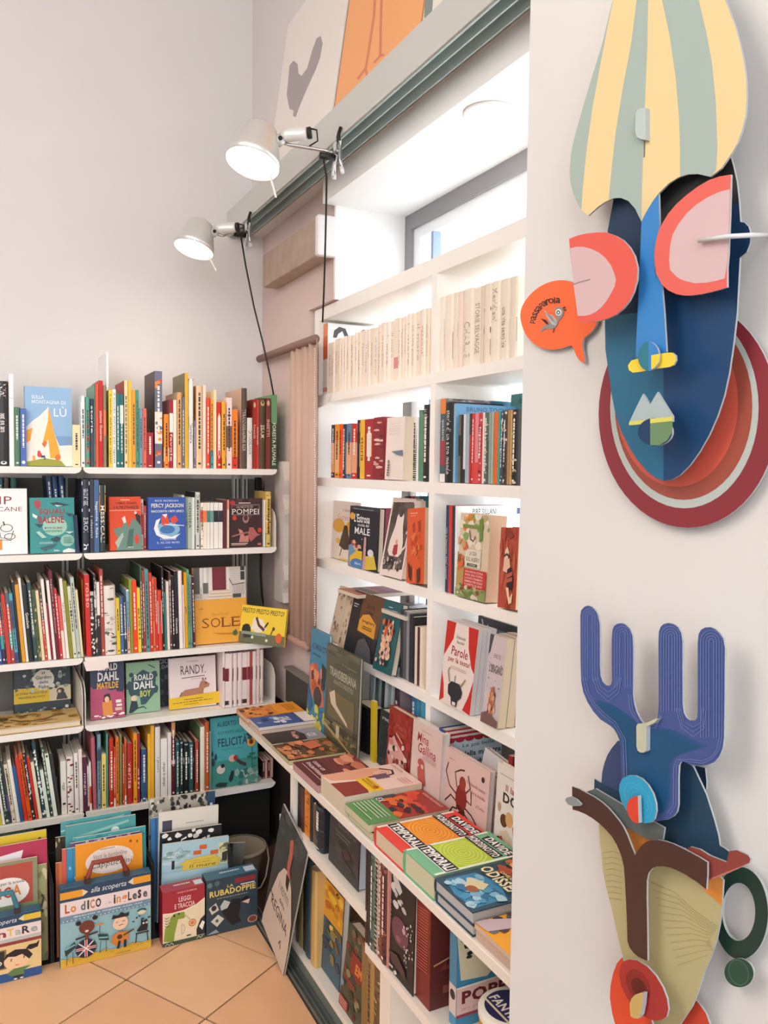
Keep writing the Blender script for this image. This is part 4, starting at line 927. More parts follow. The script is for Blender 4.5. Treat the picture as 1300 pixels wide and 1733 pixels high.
# leaning books behind the games
P = Pr().rect(0, 0, 1, 1, 'a9cbd4').spots(.0, .3, .4, .9, 16, .1, .06, ['9ab8b4', 'c4d8dc', '88a89c'], 4).line([(.08, .3), (.2, .3), (.26, .16), (.3, .3), (.42, .36), (.3, .44), (.24, .62), (.2, .44), (.08, .42), (.18, .36), (.08, .3)], .008, '3a4a5a').rect(.55, .18, .66, .33, 'd8652f').rect(.46, .36, .58, .5, 'd8652f').rect(.72, .42, .84, .56, 'd8652f').rect(.84, .2, 1, .95, 'd8d2a8').spots(.86, .25, .98, .9, 14, .05, .06, ['8a9a5a', 'c8c890', '6a6a4a'], 8).poly([(.9, .55), (.98, .5), (.98, .85), (.9, .85)], '3a3a34').rect(.14, .6, .18, .9, '1f2226')
P.spots(.3, .6, .84, .95, 40, .06, .05, ['e2c04a'], 3).poly([(.28, .98), (.34, .66), (.5, .58), (.78, .56), (.84, .7), (.84, .98)], 'e2c04a').text('scopri e inventa', .4, .66, .78, .71, '9a7a2a', bold=0, shear=.2).text('storie dentro', .44, .73, .74, .79, '9a7a2a', bold=0, shear=.2).text('Il mare', .4, .81, .8, .93, '6a5a34', bold=0, shear=.15)
P.squash(.34).rect(0, .335, 1, 1, 'a9cbd4')
fs('Pale blue seaside book with orange crabs and a yellow title bubble, behind the games', 270, 383, 1442, P, 'a4c6d0', YB + .06, roll=3, t=.01)
P = Pr().rect(0, 0, 1, 1, '17171a').spots(.0, .0, 1, .4, 30, .06, .03, ['e8e4dc', 'c8c4bc'], 11).line([(.3, .2), (.34, .1), (.42, .08)], .02, 'e8e4dc')
fs('Black book with white leaves, behind the seaside book', 268, 373, 1420, P, '17171a', YB + .085, roll=2)
P = Pr().rect(0, 0, 1, 1, 'ded8cc').rect(.06, .08, .22, .7, '4a4658').scribble(.45, .12, .75, .14, 1, 'a8a49a').scribble(.6, .24, .9, .26, 1, 'a8a49a', 5)
fs('White drawing book with a dark square, behind the black leafy book', 265, 367, 1386, P, 'd8d2c6', YB + .11, roll=2)
fs('Bright blue book behind the white drawing book', 257, 330, 1391, Pr().rect(0, 0, 1, 1, '3a7ab0').rect(.1, 0, .14, 1, '2a5a90'), '35709f', YB + .13)
P = Pr().rect(0, 0, 1, 1, 'b4ac9e').spots(.0, .0, .9, .22, 70, .035, .025, ['4a463f', 'd8d2c4', '2a2824'], 6).rect(.88, 0, 1, 1, '2f4a68').rect(.92, .1, .96, .5, 'd8dce0').rect(0, .3, .85, .34, '3a382f')
fs('Grey book with lacy black pattern, tallest behind the games', 250, 362, 1362, P, 'a8a090', YB + .16, roll=1.5)
fs('Smoky grey book corner sticking out behind the card game box', 378, 404, 1436, Pr().rect(0, 0, 1, 1, '6a6c68').rect(0, 0, .2, 1, '1c1c1e'), '55575a', YB + .13, roll=8)
# plant pot, waiting empty in the corner
pt = thing('plant_pot', 'Empty beige plastic pot with a rolled rim in the dark corner', 'pot', (.818, 2.72, 0))
lathe('pot_wall', [(.055, 0), (.060, .02), (.083, .13), (.083, .131), (.080, .131), (.056, .02), (.0005, .018)], mat('8f8370', .6), pt, 32, caps=False)
lathe('rim', [(.083, .122), (.089, .122), (.091, .128), (.089, .134), (.083, .134)], mat('a39680', .5), pt, 32, caps=False)
tube('cable_loop', [(.088, -.02, .125), (.092, -.03, .08), (.075, -.05, .03), (.05, -.07, .006), (-.01, -.09, .004)], .003, mat('c9c0b0', .5), pt)
# big board book leaning against the display unit
c0 = at(480, 1651, 2, .001); c1 = at(521, 1439, 0, .797)
zz = c1 - c0; hh = zz.length; zz.normalize()
nn = Vector((-1, 0, 0)); nn = (nn - zz * nn.dot(zz)).normalized(); ux = nn.cross(zz)
ux = -ux if ux.y > 0 else ux
w_ = .205; yy = zz.cross(ux); c0 = c0 - ux * w_
M_ = Matrix(((ux.x, yy.x, zz.x, c0.x), (ux.y, yy.y, zz.y, c0.y), (ux.z, yy.z, zz.z, c0.z), (0, 0, 0, 1)))
P = Pr().rect(0, 0, 1, 1, '3a3b3a').spots(0, 0, 1, .4, 20, .2, .06, ['444644', '333433', '4c4e4b'], 4).poly([(.42, .36), (.58, .33), (.76, .4), (.95, .6), (1, .8), (1, 1), (0, 1), (0, .92), (.1, .72), (.28, .46)], 'cdbcae').poly([(.46, .12), (.56, .08), (.62, .2), (.6, .3), (.68, .36), (.6, .38), (.5, .32), (.5, .2)], 'b8604a').poly([(.52, .36), (.66, .36), (.66, .46), (.56, .44)], '2a2226')
for k_, (t_x, y_, x0_, x1_) in enumerate((('I VESTITI', .49, .36, .74), ('della', .58, .46, .66), ('REGINA', .66, .2, .86))):
    P.text(t_x, x0_, y_, x1_, y_ + (.055 if k_ != 1 else .035) * (1 + .5 * (k_ == 2)), '2a2a2c', bold=0)
P.line([(.68, .88), (.72, .84), (.76, .89)], .02, '4a2a2a').spots(.12, .62, .2, .7, 3, .03, .02, ['3a4a34'], 3)
o = book('board_book', w_, .006, hh * .985, '35322f', False, 'b8b4ac', P, M=M_)
tag(o, 'Large grey board book with a pale bell dress, leaning against the white display unit', 'book')
# ================================================================ WHITE BOOKCASE IN FRONT OF THE WINDOW
XS = 1.06; DEP = .225
lac = mat('f9f4ee', .38, grain=.01, scale=10)
bk = thing('bookcase', 'white open-backed bookcase standing on the display unit in front of the window', 'bookcase', (0, 0, 0))
ZT = [1.695, 1.415, 1.137, .861]
box('side_panel', (XS, 2.634, .5985, XS + DEP, 2.672, 1.945), lac, bk)
box('divider', (XS, 1.837, .5985, XS + DEP, 1.862, 1.945), lac, bk)
box('side_panel', (XS, 1.07, .5985, XS + DEP, 1.095, 1.945), lac, bk)
box('top_panel', (XS, 1.07, 1.945, XS + DEP, 2.672, 1.987), lac, bk)
for z in ZT:
    box('shelf_board', (XS, 1.862, z - .028, XS + DEP, 2.634, z), lac, bk)
    box('shelf_board', (XS, 1.095, z - .028, XS + DEP, 1.837, z), lac, bk)
# low display unit below it
XC = .80; ZC = .597
du_ = thing('display_unit', 'low white display unit with open compartments along the window wall', 'display unit', (0, 0, 0))
ivory = mat('efe6da', .42, grain=.015, scale=10)
box('worktop', (XC, .968, ZC - .022, 1.34, 2.685, ZC), ivory, du_, .0015)
box('side_panel', (XC + .012, 2.185, .424, 1.30, 2.21, ZC - .022), ivory, du_)
box('side_panel', (XC + .03, 2.25, .06, 1.30, 2.268, .40), ivory, du_)
box('divider', (XC + .012, 1.672, .35, 1.30, 1.69, ZC - .022), ivory, du_)
box('divider', (XC + .03, 1.60, .06, 1.30, 1.652, .328), ivory, du_)
box('side_panel', (XC + .02, 1.02, .03, 1.30, 1.045, ZC - .022), ivory, du_)
box('shelf_board', (XC, 1.674, .400, 1.30, 2.268, .424), ivory, du_)
box('shelf_board', (XC, 1.045, .328, 1.30, 1.672, .35), ivory, du_)
box('bottom_board', (.821, 1.0, .045, 1.30, 2.30, .06), ivory, du_)
box('plinth', (.820, 1.0, .0, .835, 2.30, .045), mat('6d746d', .5, grain=.06, scale=20), du_)
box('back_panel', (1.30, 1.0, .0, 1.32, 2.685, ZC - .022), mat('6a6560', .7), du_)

def right(txt, z, row, bay, lean=0., depth=.17, plane=XS + .012, i0=0):
    spine_row(txt, 0, plane, z + .0012, f'{row} bookcase row, {bay}', f'books on the {row} row of the white bookcase', 'corner', lean, depth, i0=i0)
BC, BM = 'corner bay', 'mask side bay'
# first row: the cream paperbacks
cr = ['f3e4d2', 'f1dfcc', 'f5e8d8', 'efdcc6', 'f4e3d4', 'f2e6da']
COVERS['heads'] = Pr().rect(0, 0, 1, 1, 'f6f4f2').poly([(.1, .2), (.12, .1), (.22, .04), (.34, .06), (.4, .16), (.32, .17), (.28, .1), (.2, .14), (.17, .2)], '55525a').poly([(.6, .12), (.68, .05), (.86, .04), (.72, .08), (.64, .14)], '55525a')
L_ = ['547 554.4 548 f0e4d8 b=0,.18,ef8a5a b=.18,.5,e2632c b=.9,.96,e89878 n= c=heads D=.19 x=']
x = 555.2; i = 0; R_ = random.Random(5)
while x < 726:
    w = R_.uniform(3.6, 6.6) * (1 + (x - 555) / 500)
    e = min(x + w, 727.5); tp_ = 579 + (x - 555) * (519 - 579) / 172 + (R_.uniform(-1, 3))
    tint = R_.choice(['c8a890', 'b8a094', 'd8b8a8', 'c0b090'])
    L_.append(f'{x:.1f} {e:.1f} {tp_:.1f} {cr[i % 6]} ' + (f'b=.62,.8,d88a90 n=' if i == 19 else f'T={R_.choice(["storie_minime", "la_casa_nuova", "il_mare", "racconti", "un_altro_giorno"])},.{R_.randint(12, 25)},.{R_.randint(50, 85)},cdb29c'))
    x = e + .25; i += 1
right('\n'.join(L_), ZT[0], 'first', BC)
right('''744 752 503 f1e6d8 b=.3,.7,e4d4c4 n=
752.4 767 500 f2e4d2 b=.5,.85,dcc8b4 n=
767.4 775 496 eee0d0 b=.4,.6,e0ccba n=
775.3 784 494 f4dcd0 b=0,1,f2d8cc n=
784.4 801 490 f0e2d0 T=CHARLIE,.42,.88,b8a698
801.4 814 487 f1e4d4 T=STORIE_SELVAGGE,.2,.85,a4907f
814.4 819 484 e8d4be n=
819.4 831 481 efe0cc b=.3,.34,3a3434 b=.55,.62,4a4040 b=.7,.9,dcae94 n=
831.4 846 477 f0e4d2 T=Meridiani,.08,.5,b0a08e
846.4 862 473 efe2d0 T=una_vita_semplice,.35,.85,8a7e74
862.4 875.5 469 ecdfcc b=.5,.8,dccab8 n=''', ZT[0], 'first', BM)
# second row
COVERS['sky'] = Pr().rect(0, 0, 1, 1, '7ab4e0').text('BRUNO TOGNOLINI', .14, .035, .92, .095, '4a78a4', bold=.02)
COVERS['comic'] = Pr().rect(0, 0, 1, 1, '7a8088').spots(0, 0, .7, .1, 30, .05, .01, ['c8c8cc', '4a4a50', '9a6a6a'], 3).rect(.68, 0, 1, 1, '2a6a84')
COVERS['pire'] = Pr().rect(0, 0, 1, 1, 'f2f5f5').text('PIRE SILLANI', .22, .035, .56, .1, '3a3c40', bold=.01).rect(.86, .03, .98, .1, '4a5a84')
right('''560.5 566 719 4a2f4a b=.34,.9,e8a070
566.4 574 718 ee9a2a b=.3,.9,f0b878
574.4 580 718 e8561f b=.3,.9,ef9a5a
580.4 586 718 2b3550 b=.34,.92,f0e4d0
586.4 594.6 717 5f84a0 b=.34,.92,e8b088
595 604 717 d0281f b=.34,.9,e8a080
604.4 609 711 2a2428 b=.05,.2,e8dcd0 b=.4,.8,e8e0d4 n=
609.3 616.8 710 f0bb3a T=storia,.3,.7,5a3a18
617.1 632 709 ab2f35 o=.2,.66,f2d8c8 x=
632.4 648.5 706 8a2a33 m=e8c8b8,5a1f28,d8a090,e0b8a8 n= x=''', ZT[1], 'second', BC)
P = Pr().rect(0, 0, 1, 1, 'ecdfd8').scribble(.2, .1, .8, .3, 5, 'cfc0bc', 3, .15).poly([(.38, .55), (1, .53), (1, .62), (.7, .6)], '6d7c92').text('a', .2, .68, .3, .73, '4a4448').line([(.24, .7), (.24, .95)], .03, '5a5256', 1.8).scribble(.2, .76, .34, .96, 5, '5a5256', 8)
cover_book('White book with a grey shark fin, facing out on the second bookcase row', 0, XS + .004, ZT[1] + .001, (651, 813), (681, 814), 707, P, 'e9dcd4', t=.05, pitch=2, hard=False, pages='d8c6ae')
right('''700 707 706 f0eee8 r=30,26282c
708.5 716 694 5a8a6c b=0,.06,3f5a80 n=
716.6 727.5 685 2a2624 T=ultimo_treno,.06,.5,d8d0c4 b=.55,.75,8a5a48''', ZT[1], 'second', BC, i0=11)
right('''745 754 675 3f5a5c c=comic D=.2 b=0,.18,e0823a b=.5,.8,9a3a44 b=.9,1,e8e0dc T=quaderni,.25,.5,d8d4cc
754.4 767 681 1f1e20 T=storie_di_un_altro_mondo,.1,.9,d8d4cc
767.4 771 683 8fb8cf n= c=sky D=.215
775.6 779.3 702 6a6a5a b=.3,.6,2a2824 n=
779.5 783.5 702 2a2826 n=
783.8 787.6 701 d8dce0 b=.8,1,2a2c38 n=
788 793.6 701 9fb4c0 n=
794 797.6 700 b8302f b=0,.3,3a3034 n=
798 803.4 700 d33a34 d=.12,.02,8a1f24
803.7 809.4 699 e08a94 b=.7,1,d84a44 n=
809.7 815.8 699 cf3f44 m=f0d0c8,8a2a30
816.2 819.6 698 ece0d8 n=
820 826.4 698 5a6a60 b=.4,1,3a2a2c m=c8c0a8,2a2c2a
826.8 831 698 8fa698 n=
831.4 834.6 697 a8bcae n=
835 842 697 df6a2a n=
842.4 846.4 696 4a9a94 n=
846.8 851.4 696 3f5068 m=c8d0d8,2a3a50
851.8 858 695 4a3a30 m=e8d8c0,2a2220
858.4 862.4 694 b08a58 n=
862.8 866.4 694 c8a468 n=
866.8 876 693 2f2826 m=d8ccb8,1a1614''', ZT[1], 'second', BM)
cover_book('Teal book standing behind the second row beside the masks', 0, XS + .185, ZT[1] + .001, (858, 812), (905, 815), 666, Pr().rect(0, 0, 1, 1, '5a9c98').scribble(.3, .06, .6, .12, 3, '2a5a58'), '54948f', pitch=2)
# third row
def fr_(label, z, plane, bl, br, top, art, col, **kw):
    return cover_book(label, 0, plane, z + .001, bl, br, top, art, col, **kw)
P = Pr().rect(0, 0, 1, 1, 'e8d6c8').text('il diario di', .45, .12, .95, .17, '8a7a74', bold=0).text('Suzette', .2, .22, .95, .32, 'c89a94', bold=0, shear=.2).ell(.3, .42, .28, .12, 'e0a224').ell(.86, .42, .22, .1, 'e0a224').ell(.3, .68, .1, .05, 'e0b040').poly([(.55, .44), (.72, .44), (.8, .6), (.85, .8), (.6, .82), (.36, .76), (.45, .6)], '4a3a26').ell(.63, .44, .09, .04, '2a2018').line([(.8, .6), (.93, .97)], .04, '7a5030', 1.8).line([(.5, .8), (.42, .94)], .03, '3a2a20', 1.8).poly([(.3, 1), (.5, .97), (1, .97), (1, 1)], 'e0c040')
fr_('Cream cover with yellow circles and a dark caped figure, third bookcase row', ZT[2], XS + .05, (560, 943), (596, 950), 846, P, 'e4d2c4', pitch=3)
P = Pr().rect(0, 0, 1, 1, '1f222c').rect(0, 0, 1, .06, '2f3442').text('PREMIO STREGA RAGAZZI', .12, .035, .8, .05, 'c8ccd4', bold=0).ell(.09, .17, .08, .06, 'e2a62a').text("L'Estrosa", .16, .12, .7, .26, 'e9e6e4', bold=.02, shear=.1).text('scuola del', .3, .27, .68, .32, 'd0ced0', bold=.02).text('MALE', .2, .34, .72, .45, 'e9e6e4', bold=.02)
P.poly([(0, .66), (.2, .6), (.3, .7), (.3, .95), (0, 1)], '6f94b8').spots(.16, .55, .55, .68, 10, .09, .05, ['2a2024', 'c86a5a', 'd8b090', 'b83a34'], 3).poly([(.05, .85), (.3, .72), (.5, .72), (.5, .95), (.1, 1)], 'e6bc2e').ell(.35, .95, .26, .1, '4a7cb4').text('libri', .26, .91, .46, .95, 'dfe6f0').poly([(.55, .48), (.62, .48), (.62, 1), (.52, 1)], 'c89a9a').poly([(.62, .78), (.9, .75), (1, .95), (.62, 1)], 'd8bc40').ell(.78, .72, .1, .06, 'd8d8dc').spots(0, .45, 1, .7, 10, .02, .012, ['dfe3ea', '3a3e4c'], 5)
fr_('Black cover with white jagged title and a guitar neck, third bookcase row', ZT[2], XS + .01, (589, 952), (638, 963), 854, P, '1d2029', pitch=2)
right('''633 637 866 d8c8c0 b=.3,.6,c05a4a n= k=.1
637.4 641 866 a8404a n= k=.1
641.4 645 862 c86a5a n= k=.1
645.4 649 860 8a2f3f n= k=.1''', ZT[2], 'third', BC)
P = Pr().rect(0, 0, 1, 1, 'e9d8d0').poly([(.06, .06), (.95, .04), (.95, .88), (.1, .93), (.06, .8)], '5a4e4a').spots(.08, .06, .92, .4, 12, .14, .06, ['6a5e58', '4a403c'], 4).poly([(.36, .24), (.4, .2), (.47, .24), (.56, .24), (.62, .19), (.66, .25), (.68, .36), (.8, .55), (.82, .68), (.7, .74), (.3, .74), (.2, .68), (.22, .55), (.34, .36)], 'e6d4cc').line([(.78, .66), (.92, .6), (.95, .46), (.9, .4), (.86, .44)], .05, 'e6d4cc', 1.4).poly([(.44, .6), (.6, .58), (.64, .7), (.52, .74), (.42, .7)], 'a8343a').ell(.53, .56, .05, .035, 'd8a08a').spots(.1, .76, .9, .9, 40, .05, .03, ['3a3230', 'c8b8ae', '7a6e68'], 7)
fr_('Grey cover with a pale bottle shaped cat, tilted back on the third row', ZT[2], XS - .002, (642, 962), (679, 979), 842, P, 'd8c8c0', t=.02, pitch=11, copies=1)
P = Pr().rect(0, 0, 1, 1, 'd85a2c').rect(.16, .06, .6, .075, 'e8a088').rect(.2, .095, .5, .105, 'e8a088').poly([(.3, .22), (.45, .18), (.48, .3), (.36, .34)], 'a83a22').poly([(.62, .18), (.8, .16), (.8, .32), (.66, .32)], 'a83a22').spots(.2, .36, .8, .75, 26, .07, .04, ['cf4a22', 'e2763c', 'c04420'], 3).line([(.4, .5), (.5, .62), (.6, .58)], .02, 'eea070').poly([(.1, .72), (.34, .8), (.3, .98), (.16, .92)], '5a2a20').poly([(.62, .82), (.82, .78), (.8, .96), (.64, 1)], '5a2a20').line([(.46, .8), (.5, .98)], .03, 'e89a70')
fr_('Burnt orange cover with red faces, the front of a slanting stack on the third row', ZT[2], XS - .008, (688, 965), (717, 994), 860, P, 'd2562a', t=.026, pitch=3, copies=1, hard=False, pages='d9b998', roll=-5)
right('''684 694 840 1f2024 n=
694.5 701 840 b03a40 n=
701.4 708 840 a8ccd4 b=.6,.9,3a5a64 n=
708.4 728 840 33707f n=''', ZT[2], 'third', BC, plane=XS + .08)
right('''754 759 855 2a3d5a T=vita_e_imprese_degli_oggetti,.25,.85,c8d0da
759.4 764.6 855 cf3f30 n=
765 769 856 33344a n=
769.6 772.4 856 eef2f2 n= c=pire D=.21''', ZT[2], 'third', BM)
P = Pr().rect(0, 0, 1, 1, 'd9c3a8').spots(0, 0, 1, .5, 26, .12, .06, ['7a9450', 'b8a878', 'e8dcc8', '8aa460', 'd8854a'], 4).text('storie', .14, .02, .5, .09, 'e09a2a').rect(.12, .13, .8, .17, '7a8a3a').poly([(.66, .06), (.78, .04), (.8, .3), (.7, .32)], '6a8a3c').line([(.36, .2), (.4, .3), (.5, .32), (.56, .26)], .035, '7a6a62', 1.3).rect(.26, .42, .78, .63, 'dfd6c4').text('LA CASA', .4, .44, .64, .49, '6a5a48').text('SULL ALBERO', .3, .51, .74, .56, '6a5a48').rect(.34, .585, .68, .62, '3f4a34').text('DI 78 PIANI', .4, .592, .62, .612, 'd8d4c0').poly([(0, .66), (.26, .64), (.3, .95), (0, 1)], 'b89458').spots(0, .3, .24, .66, 12, .08, .05, ['d86a34', 'c8a070', '8a5a34'], 6)
P.rect(.25, .65, 1, .87, 'c2322a')
for i in range(5): P.text(('UNA NUOVA STORIA', 'SENZA UNA STOPPIA', 'LA SOLITA STRAMBATA', 'NEMMENO PER SOGNO', 'TI ASPETTA AL BUIO')[i], .3, .67 + i * .038, .9, .695 + i * .038, 'eed8d0', bold=.01)
P.poly([(0, .9), (1, .86), (1, 1), (0, 1)], '8a9a5c').spots(.1, .86, .95, 1, 22, .08, .03, ['b8b088', '6a7a44', 'd8ccb0', '8a4a34'], 9)
fr_('Jungle treehouse cover with a red text panel, third row of the mask side bay', ZT[2], XS + .002, (772, 1004), (822, 1019), 867, P, 'c8b090', t=.045, pitch=3, hard=False, pages='d8b494', copies=0)
P = Pr().rect(0, 0, 1, 1, 'b04a34').spots(0, 0, 1, 1, 30, .08, .12, ['a8402c', 'bc5a40', '9a3a28'], 4).poly([(.2, .06), (.5, .02), (.8, .1), (.6, .14)], '8a3424').poly([(.34, .28), (.46, .24), (.56, .3), (.5, .4), (.3, .42)], 'e8c8b0').poly([(.3, .4), (.6, .38), (.66, .5), (.5, .56), (.26, .54)], 'e2b8a0').line([(.28, .36), (.44, .33), (.6, .36)], .03, '4a2a24').poly([(.5, .52), (.7, .48), (.84, .62), (.8, .78), (.5, .72)], '2a2024').line([(.5, .6), (.8, .56)], .05, 'b8584a').line([(.5, .66), (.8, .63)], .05, 'b8584a').poly([(.46, .74), (.62, .74), (.7, .86), (.84, .8), (.82, .92), (.66, .94)], 'eec8a8')
fr_('Rust red wood grain cover with a pale figure, front of a stack beside the masks', ZT[2], XS - .004, (842, 1028), (872, 1040), 892, P, 'a8452f', t=.03, pitch=4, hard=False, pages='e2c8a0', roll=-3, copies=1)
# fourth row
for i, (xa, xb, y_) in enumerate(((556, 570, 1076), (571, 583, 1082))):
    fr_(['Speckled cream cover leaning first at the corner end of the fourth row', 'Second speckled cream cover leaning on the fourth row'][i], ZT[3], XS + .02 - i * .012, (xa, y_), (xb, y_ + 7), 992 + i * 4, Pr().rect(0, 0, 1, 1, 'd9c0a6').spots(.1, .1, .8, .9, 12, .12, .05, ['8a7464', 'b89a80'], i), 'd2b99e', pitch=13, t=.015)
P = Pr().rect(0, 0, 1, 1, '24242a').rect(.32, 0, 1, .62, '6a4630').poly([(.42, .34), (.62, .3), (.88, .42), (.9, .64), (.34, .6), (.34, .44)], 'd99a38').text('Storie', .5, .14, .76, .22, '2a2020', shear=.2).text('della', .5, .25, .74, .3, '2a2020').text('brughiera', .44, .4, .84, .46, '3a2a1c').scribble(.48, .5, .8, .56, 2, '5a3a1c').poly([(.4, 1), (.44, .74), (.64, .68), (.86, .8), (.96, 1)], '55565a').rect(.08, .2, .24, .215, 'c8c8c8').rect(.08, .24, .2, .255, 'c8c8c8')
fr_('Black and brown cover with an orange label, on the fourth row', ZT[3], XS - .004, (581, 1094), (630, 1118), 1000, P, '1e1e22', t=.022, pitch=12)
P = Pr().rect(0, 0, 1, 1, '255a5f').rect(.3, .08, .5, .09, 'c8d8d4').rect(.5, .12, .8, .13, 'b8c8c4').spots(.28, .3, .72, .8, 60, .1, .05, ['e8b898', 'dfa88a', 'eac0a4'], 4).spots(.22, .24, .8, .5, 22, .06, .05, ['d84a28', 'e8dccc', '1f2a2e', 'e0622f'], 5).spots(.2, .7, .76, .88, 22, .06, .04, ['e8c8b4', '3a2a34', 'd8b0a0'], 8)
fr_('Dark teal cover with a shaggy peach creature, tilted on the fourth row', ZT[3], XS - .02, (631, 1110), (661, 1141), 1016, P, '235358', t=.02, pitch=11, roll=-1)
right('''664 676 1030 6a3038 k=.05 n=
677 682 1032 34363a n= D=.16
682.4 687 1034 55575c n= D=.16
687.4 692 1036 8a8c90 n= D=.16
692.4 697 1040 2c2d31 n= D=.16
697.4 701 1044 1f2024 n= D=.16
701.4 705.4 1060 e2cdbd n=
705.8 709.4 1061 4a2428 n=
709.8 714 1062 e8d4c4 n=
714.4 718 1063 e2cfc0 n=
718.4 722 1064 dcc4a8 n=
722.4 725.6 1065 e8d8c4 n=
726 729 1066 d8b898 n=''', ZT[3], 'fourth', BC)
for i, (z_, c_, t_) in enumerate(((ZT[3] + .168, '9a9ca0', 'Grey paperback lying across the cream spines on the fourth row'), (ZT[3] + .182, 'b0643a', 'Orange brown paperback lying across the top of the fourth row'))):
    o = book('book', .15, .012, .2, c_, False, cover=Pr().rect(0, 0, 1, .5, ['c8cace', '8a4a6a'][i]).rect(0, .6, 1, .75, '4a4a50'), M=TR(XS + .005, [2.14, 2.46][i], z_ + .012) @ RZ(-90) @ RX(-90)); tag(o, t_, 'book')
P = Pr().rect(0, 0, 1, 1, 'ead9d2').poly([(0, 0), (.3, 0), (.26, .2), (.02, .42), (0, .44)], 'c6241f').poly([(.7, 0), (1, 0), (1, .52), (.9, .46), (.76, .25)], 'c6241f').poly([(0, .62), (.1, .78), (.14, .94), (0, 1)], 'c6241f').poly([(1, .6), (1, 1), (.76, .98), (.9, .8)], 'c6241f').text('Emanuela', .36, .14, .64, .18, '6a4a4a', bold=0, shear=.2).text('Bussolati', .38, .2, .62, .235, '6a4a4a', bold=0, shear=.2).text('Parole', .24, .28, .76, .39, 'a8303a', bold=.01, shear=.1).text('per la testa!', .16, .41, .86, .49, 'a8303a', bold=.01, shear=.1).scribble(.26, .52, .78, .56, 2, 'c8a8a0')
P.poly([(.26, .76), (.36, .7), (.62, .7), (.72, .78), (.7, .85), (.6, .9), (.58, .98), (.42, .98), (.38, .89), (.28, .86)], '24262f').line([(.3, .72), (.22, .6), (.26, .55)], .03, '8a8a4a', 1.6).line([(.66, .72), (.78, .62)], .03, '8a8a4a', 1.6).line([(.46, .7), (.46, .62)], .015, '3a3a34', 1.6).rect(.45, .93, .55, .97, 'e8e0d8')
fr_('White cover with red curtains and a black pot, facing out on the fourth row', ZT[3], XS - .008, (743, 1188), (795, 1211), 1048, P, 'e6d4cc', t=.012, pitch=6, copies=3, hard=False, pages='e6e2e4')
P = Pr().rect(0, 0, 1, 1, 'cdbfc2').poly([(0, 0), (.24, 0), (.1, .2), (0, .24)], '4a4a50').text('LE ALI DI', .34, .2, .74, .25, '9a5a5a', bold=0).text("L'URAGANO", .14, .32, .95, .42, '35323a', bold=.02).spots(.1, .1, .9, .62, 24, .02, .012, ['4a4648', '7a7478'], 3).poly([(.3, .9), (.36, .7), (.44, .58), (.6, .56), (.7, .7), (.62, .92)], 'b06a4c').spots(.3, .6, .74, .92, 22, .07, .04, ['d89a78', '6a3a2c', 'c87a54', 'e0b8a0'], 5).poly([(0, .9), (.3, .86), (1, .92), (1, 1), (0, 1)], '7a5a54')
fr_('Greyish pink cover with a windblown orange figure, fourth row beside the masks', ZT[3], XS - .006, (815, 1212), (842, 1228), 1072, P, 'b8a8aa', t=.022, pitch=6, copies=2, hard=False, pages='e6d2b0')
fr_('Dark navy comic cover peeking behind the red curtained cover, fourth row', ZT[3], XS + .10, (802, 1150), (868, 1180), 1040, Pr().rect(0, 0, 1, 1, '3a3f4c').line([(.1, .03), (.2, .2), (.26, .08), (.34, .2)], .03, 'c8ccd4').rect(.5, .1, 1, .18, '6a7494'), '363b48', pitch=3)

o = prism('paper_tab', [at(528, 689, 0, XS - .004), at(533, 683, 0, XS - .004), at(546, 682, 0, XS - .004), at(561, 667, 0, XS - .004), at(552, 684, 0, XS - .004), at(541, 690, 0, XS - .004)], (.0006, 0, 0), mat('f6efe8', .7)); tag(o, 'Folded white paper tab stuck on the corner of the first bookcase board', 'tab')
# ================================================================ ON THE DISPLAY UNIT
ZW = ZC + .0008
def un(label, plane, bl, br, top, art, col, **kw): return cover_book(label, 0, plane, ZW, bl, br, top, art, col, **kw)
P = Pr().rect(0, 0, 1, 1, '3d86a8').text('ALTAMURA CITTÀ', .1, .12, .95, .2, '1f3f54', bold=.02).rect(.14, .24, .6, .26, '2a5a74').poly([(0, .4), (.2, .34), (.6, .42), (.8, .56), (.9, .72), (.5, .78), (.1, .62)], 'd8734a').spots(.1, .38, .8, .7, 16, .1, .06, ['e8946a', 'c05a3a', '4a3a34'], 3).ell(.55, .66, .22, .1, '3a3a3c').poly([(.7, .3), (.95, .34), (.9, .56), (.76, .5)], '26343c').poly([(0, .56), (.3, .78), (.2, .84), (0, .8)], '2f6494').spots(.0, .78, 1, .98, 16, .12, .05, ['c8c04a', '3a7a94', 'd8d060'], 6)
un('Blue picture book with an orange smoky figure, standing at the far end of the unit', .985, (519, 1180), (548, 1222), 1063, P, '37809f', t=.012, pitch=3, h=.32)
P = Pr().rect(0, 0, 1, 1, '5c5b48').spots(0, 0, 1, .2, 10, .25, .04, ['6a6852', '4f4e3e'], 2).text('TRANSIBERIANA', .12, .22, .92, .31, 'c9c9ae', bold=.01).text('AVANTI E INDIETRO', .26, .33, .84, .38, 'b8b89c', bold=.0).text('A. Grigorenko', .5, .13, .9, .165, '9a9a80', bold=0).rect(.1, .46, .9, .74, '74694a').poly([(.14, .5), (.3, .44), (.36, .58), (.7, .7), (.72, .74), (.2, .6)], 'd8c8ac').spots(.1, .74, 1, .95, 20, .12, .03, ['6a5c3c', '8a7a50', '4a4434'], 5).poly([(0, .82), (1, .98), (1, 1), (0, .86)], 'b89a62').rect(.4, .78, .5, .9, 'c8bc9c')
un('Olive brown picture book on a railway journey, standing upright on the unit', .985, (548, 1215), (603, 1278), 1070, P, '55543f', t=.010, pitch=2, h=.30, pages='c8ccc0')
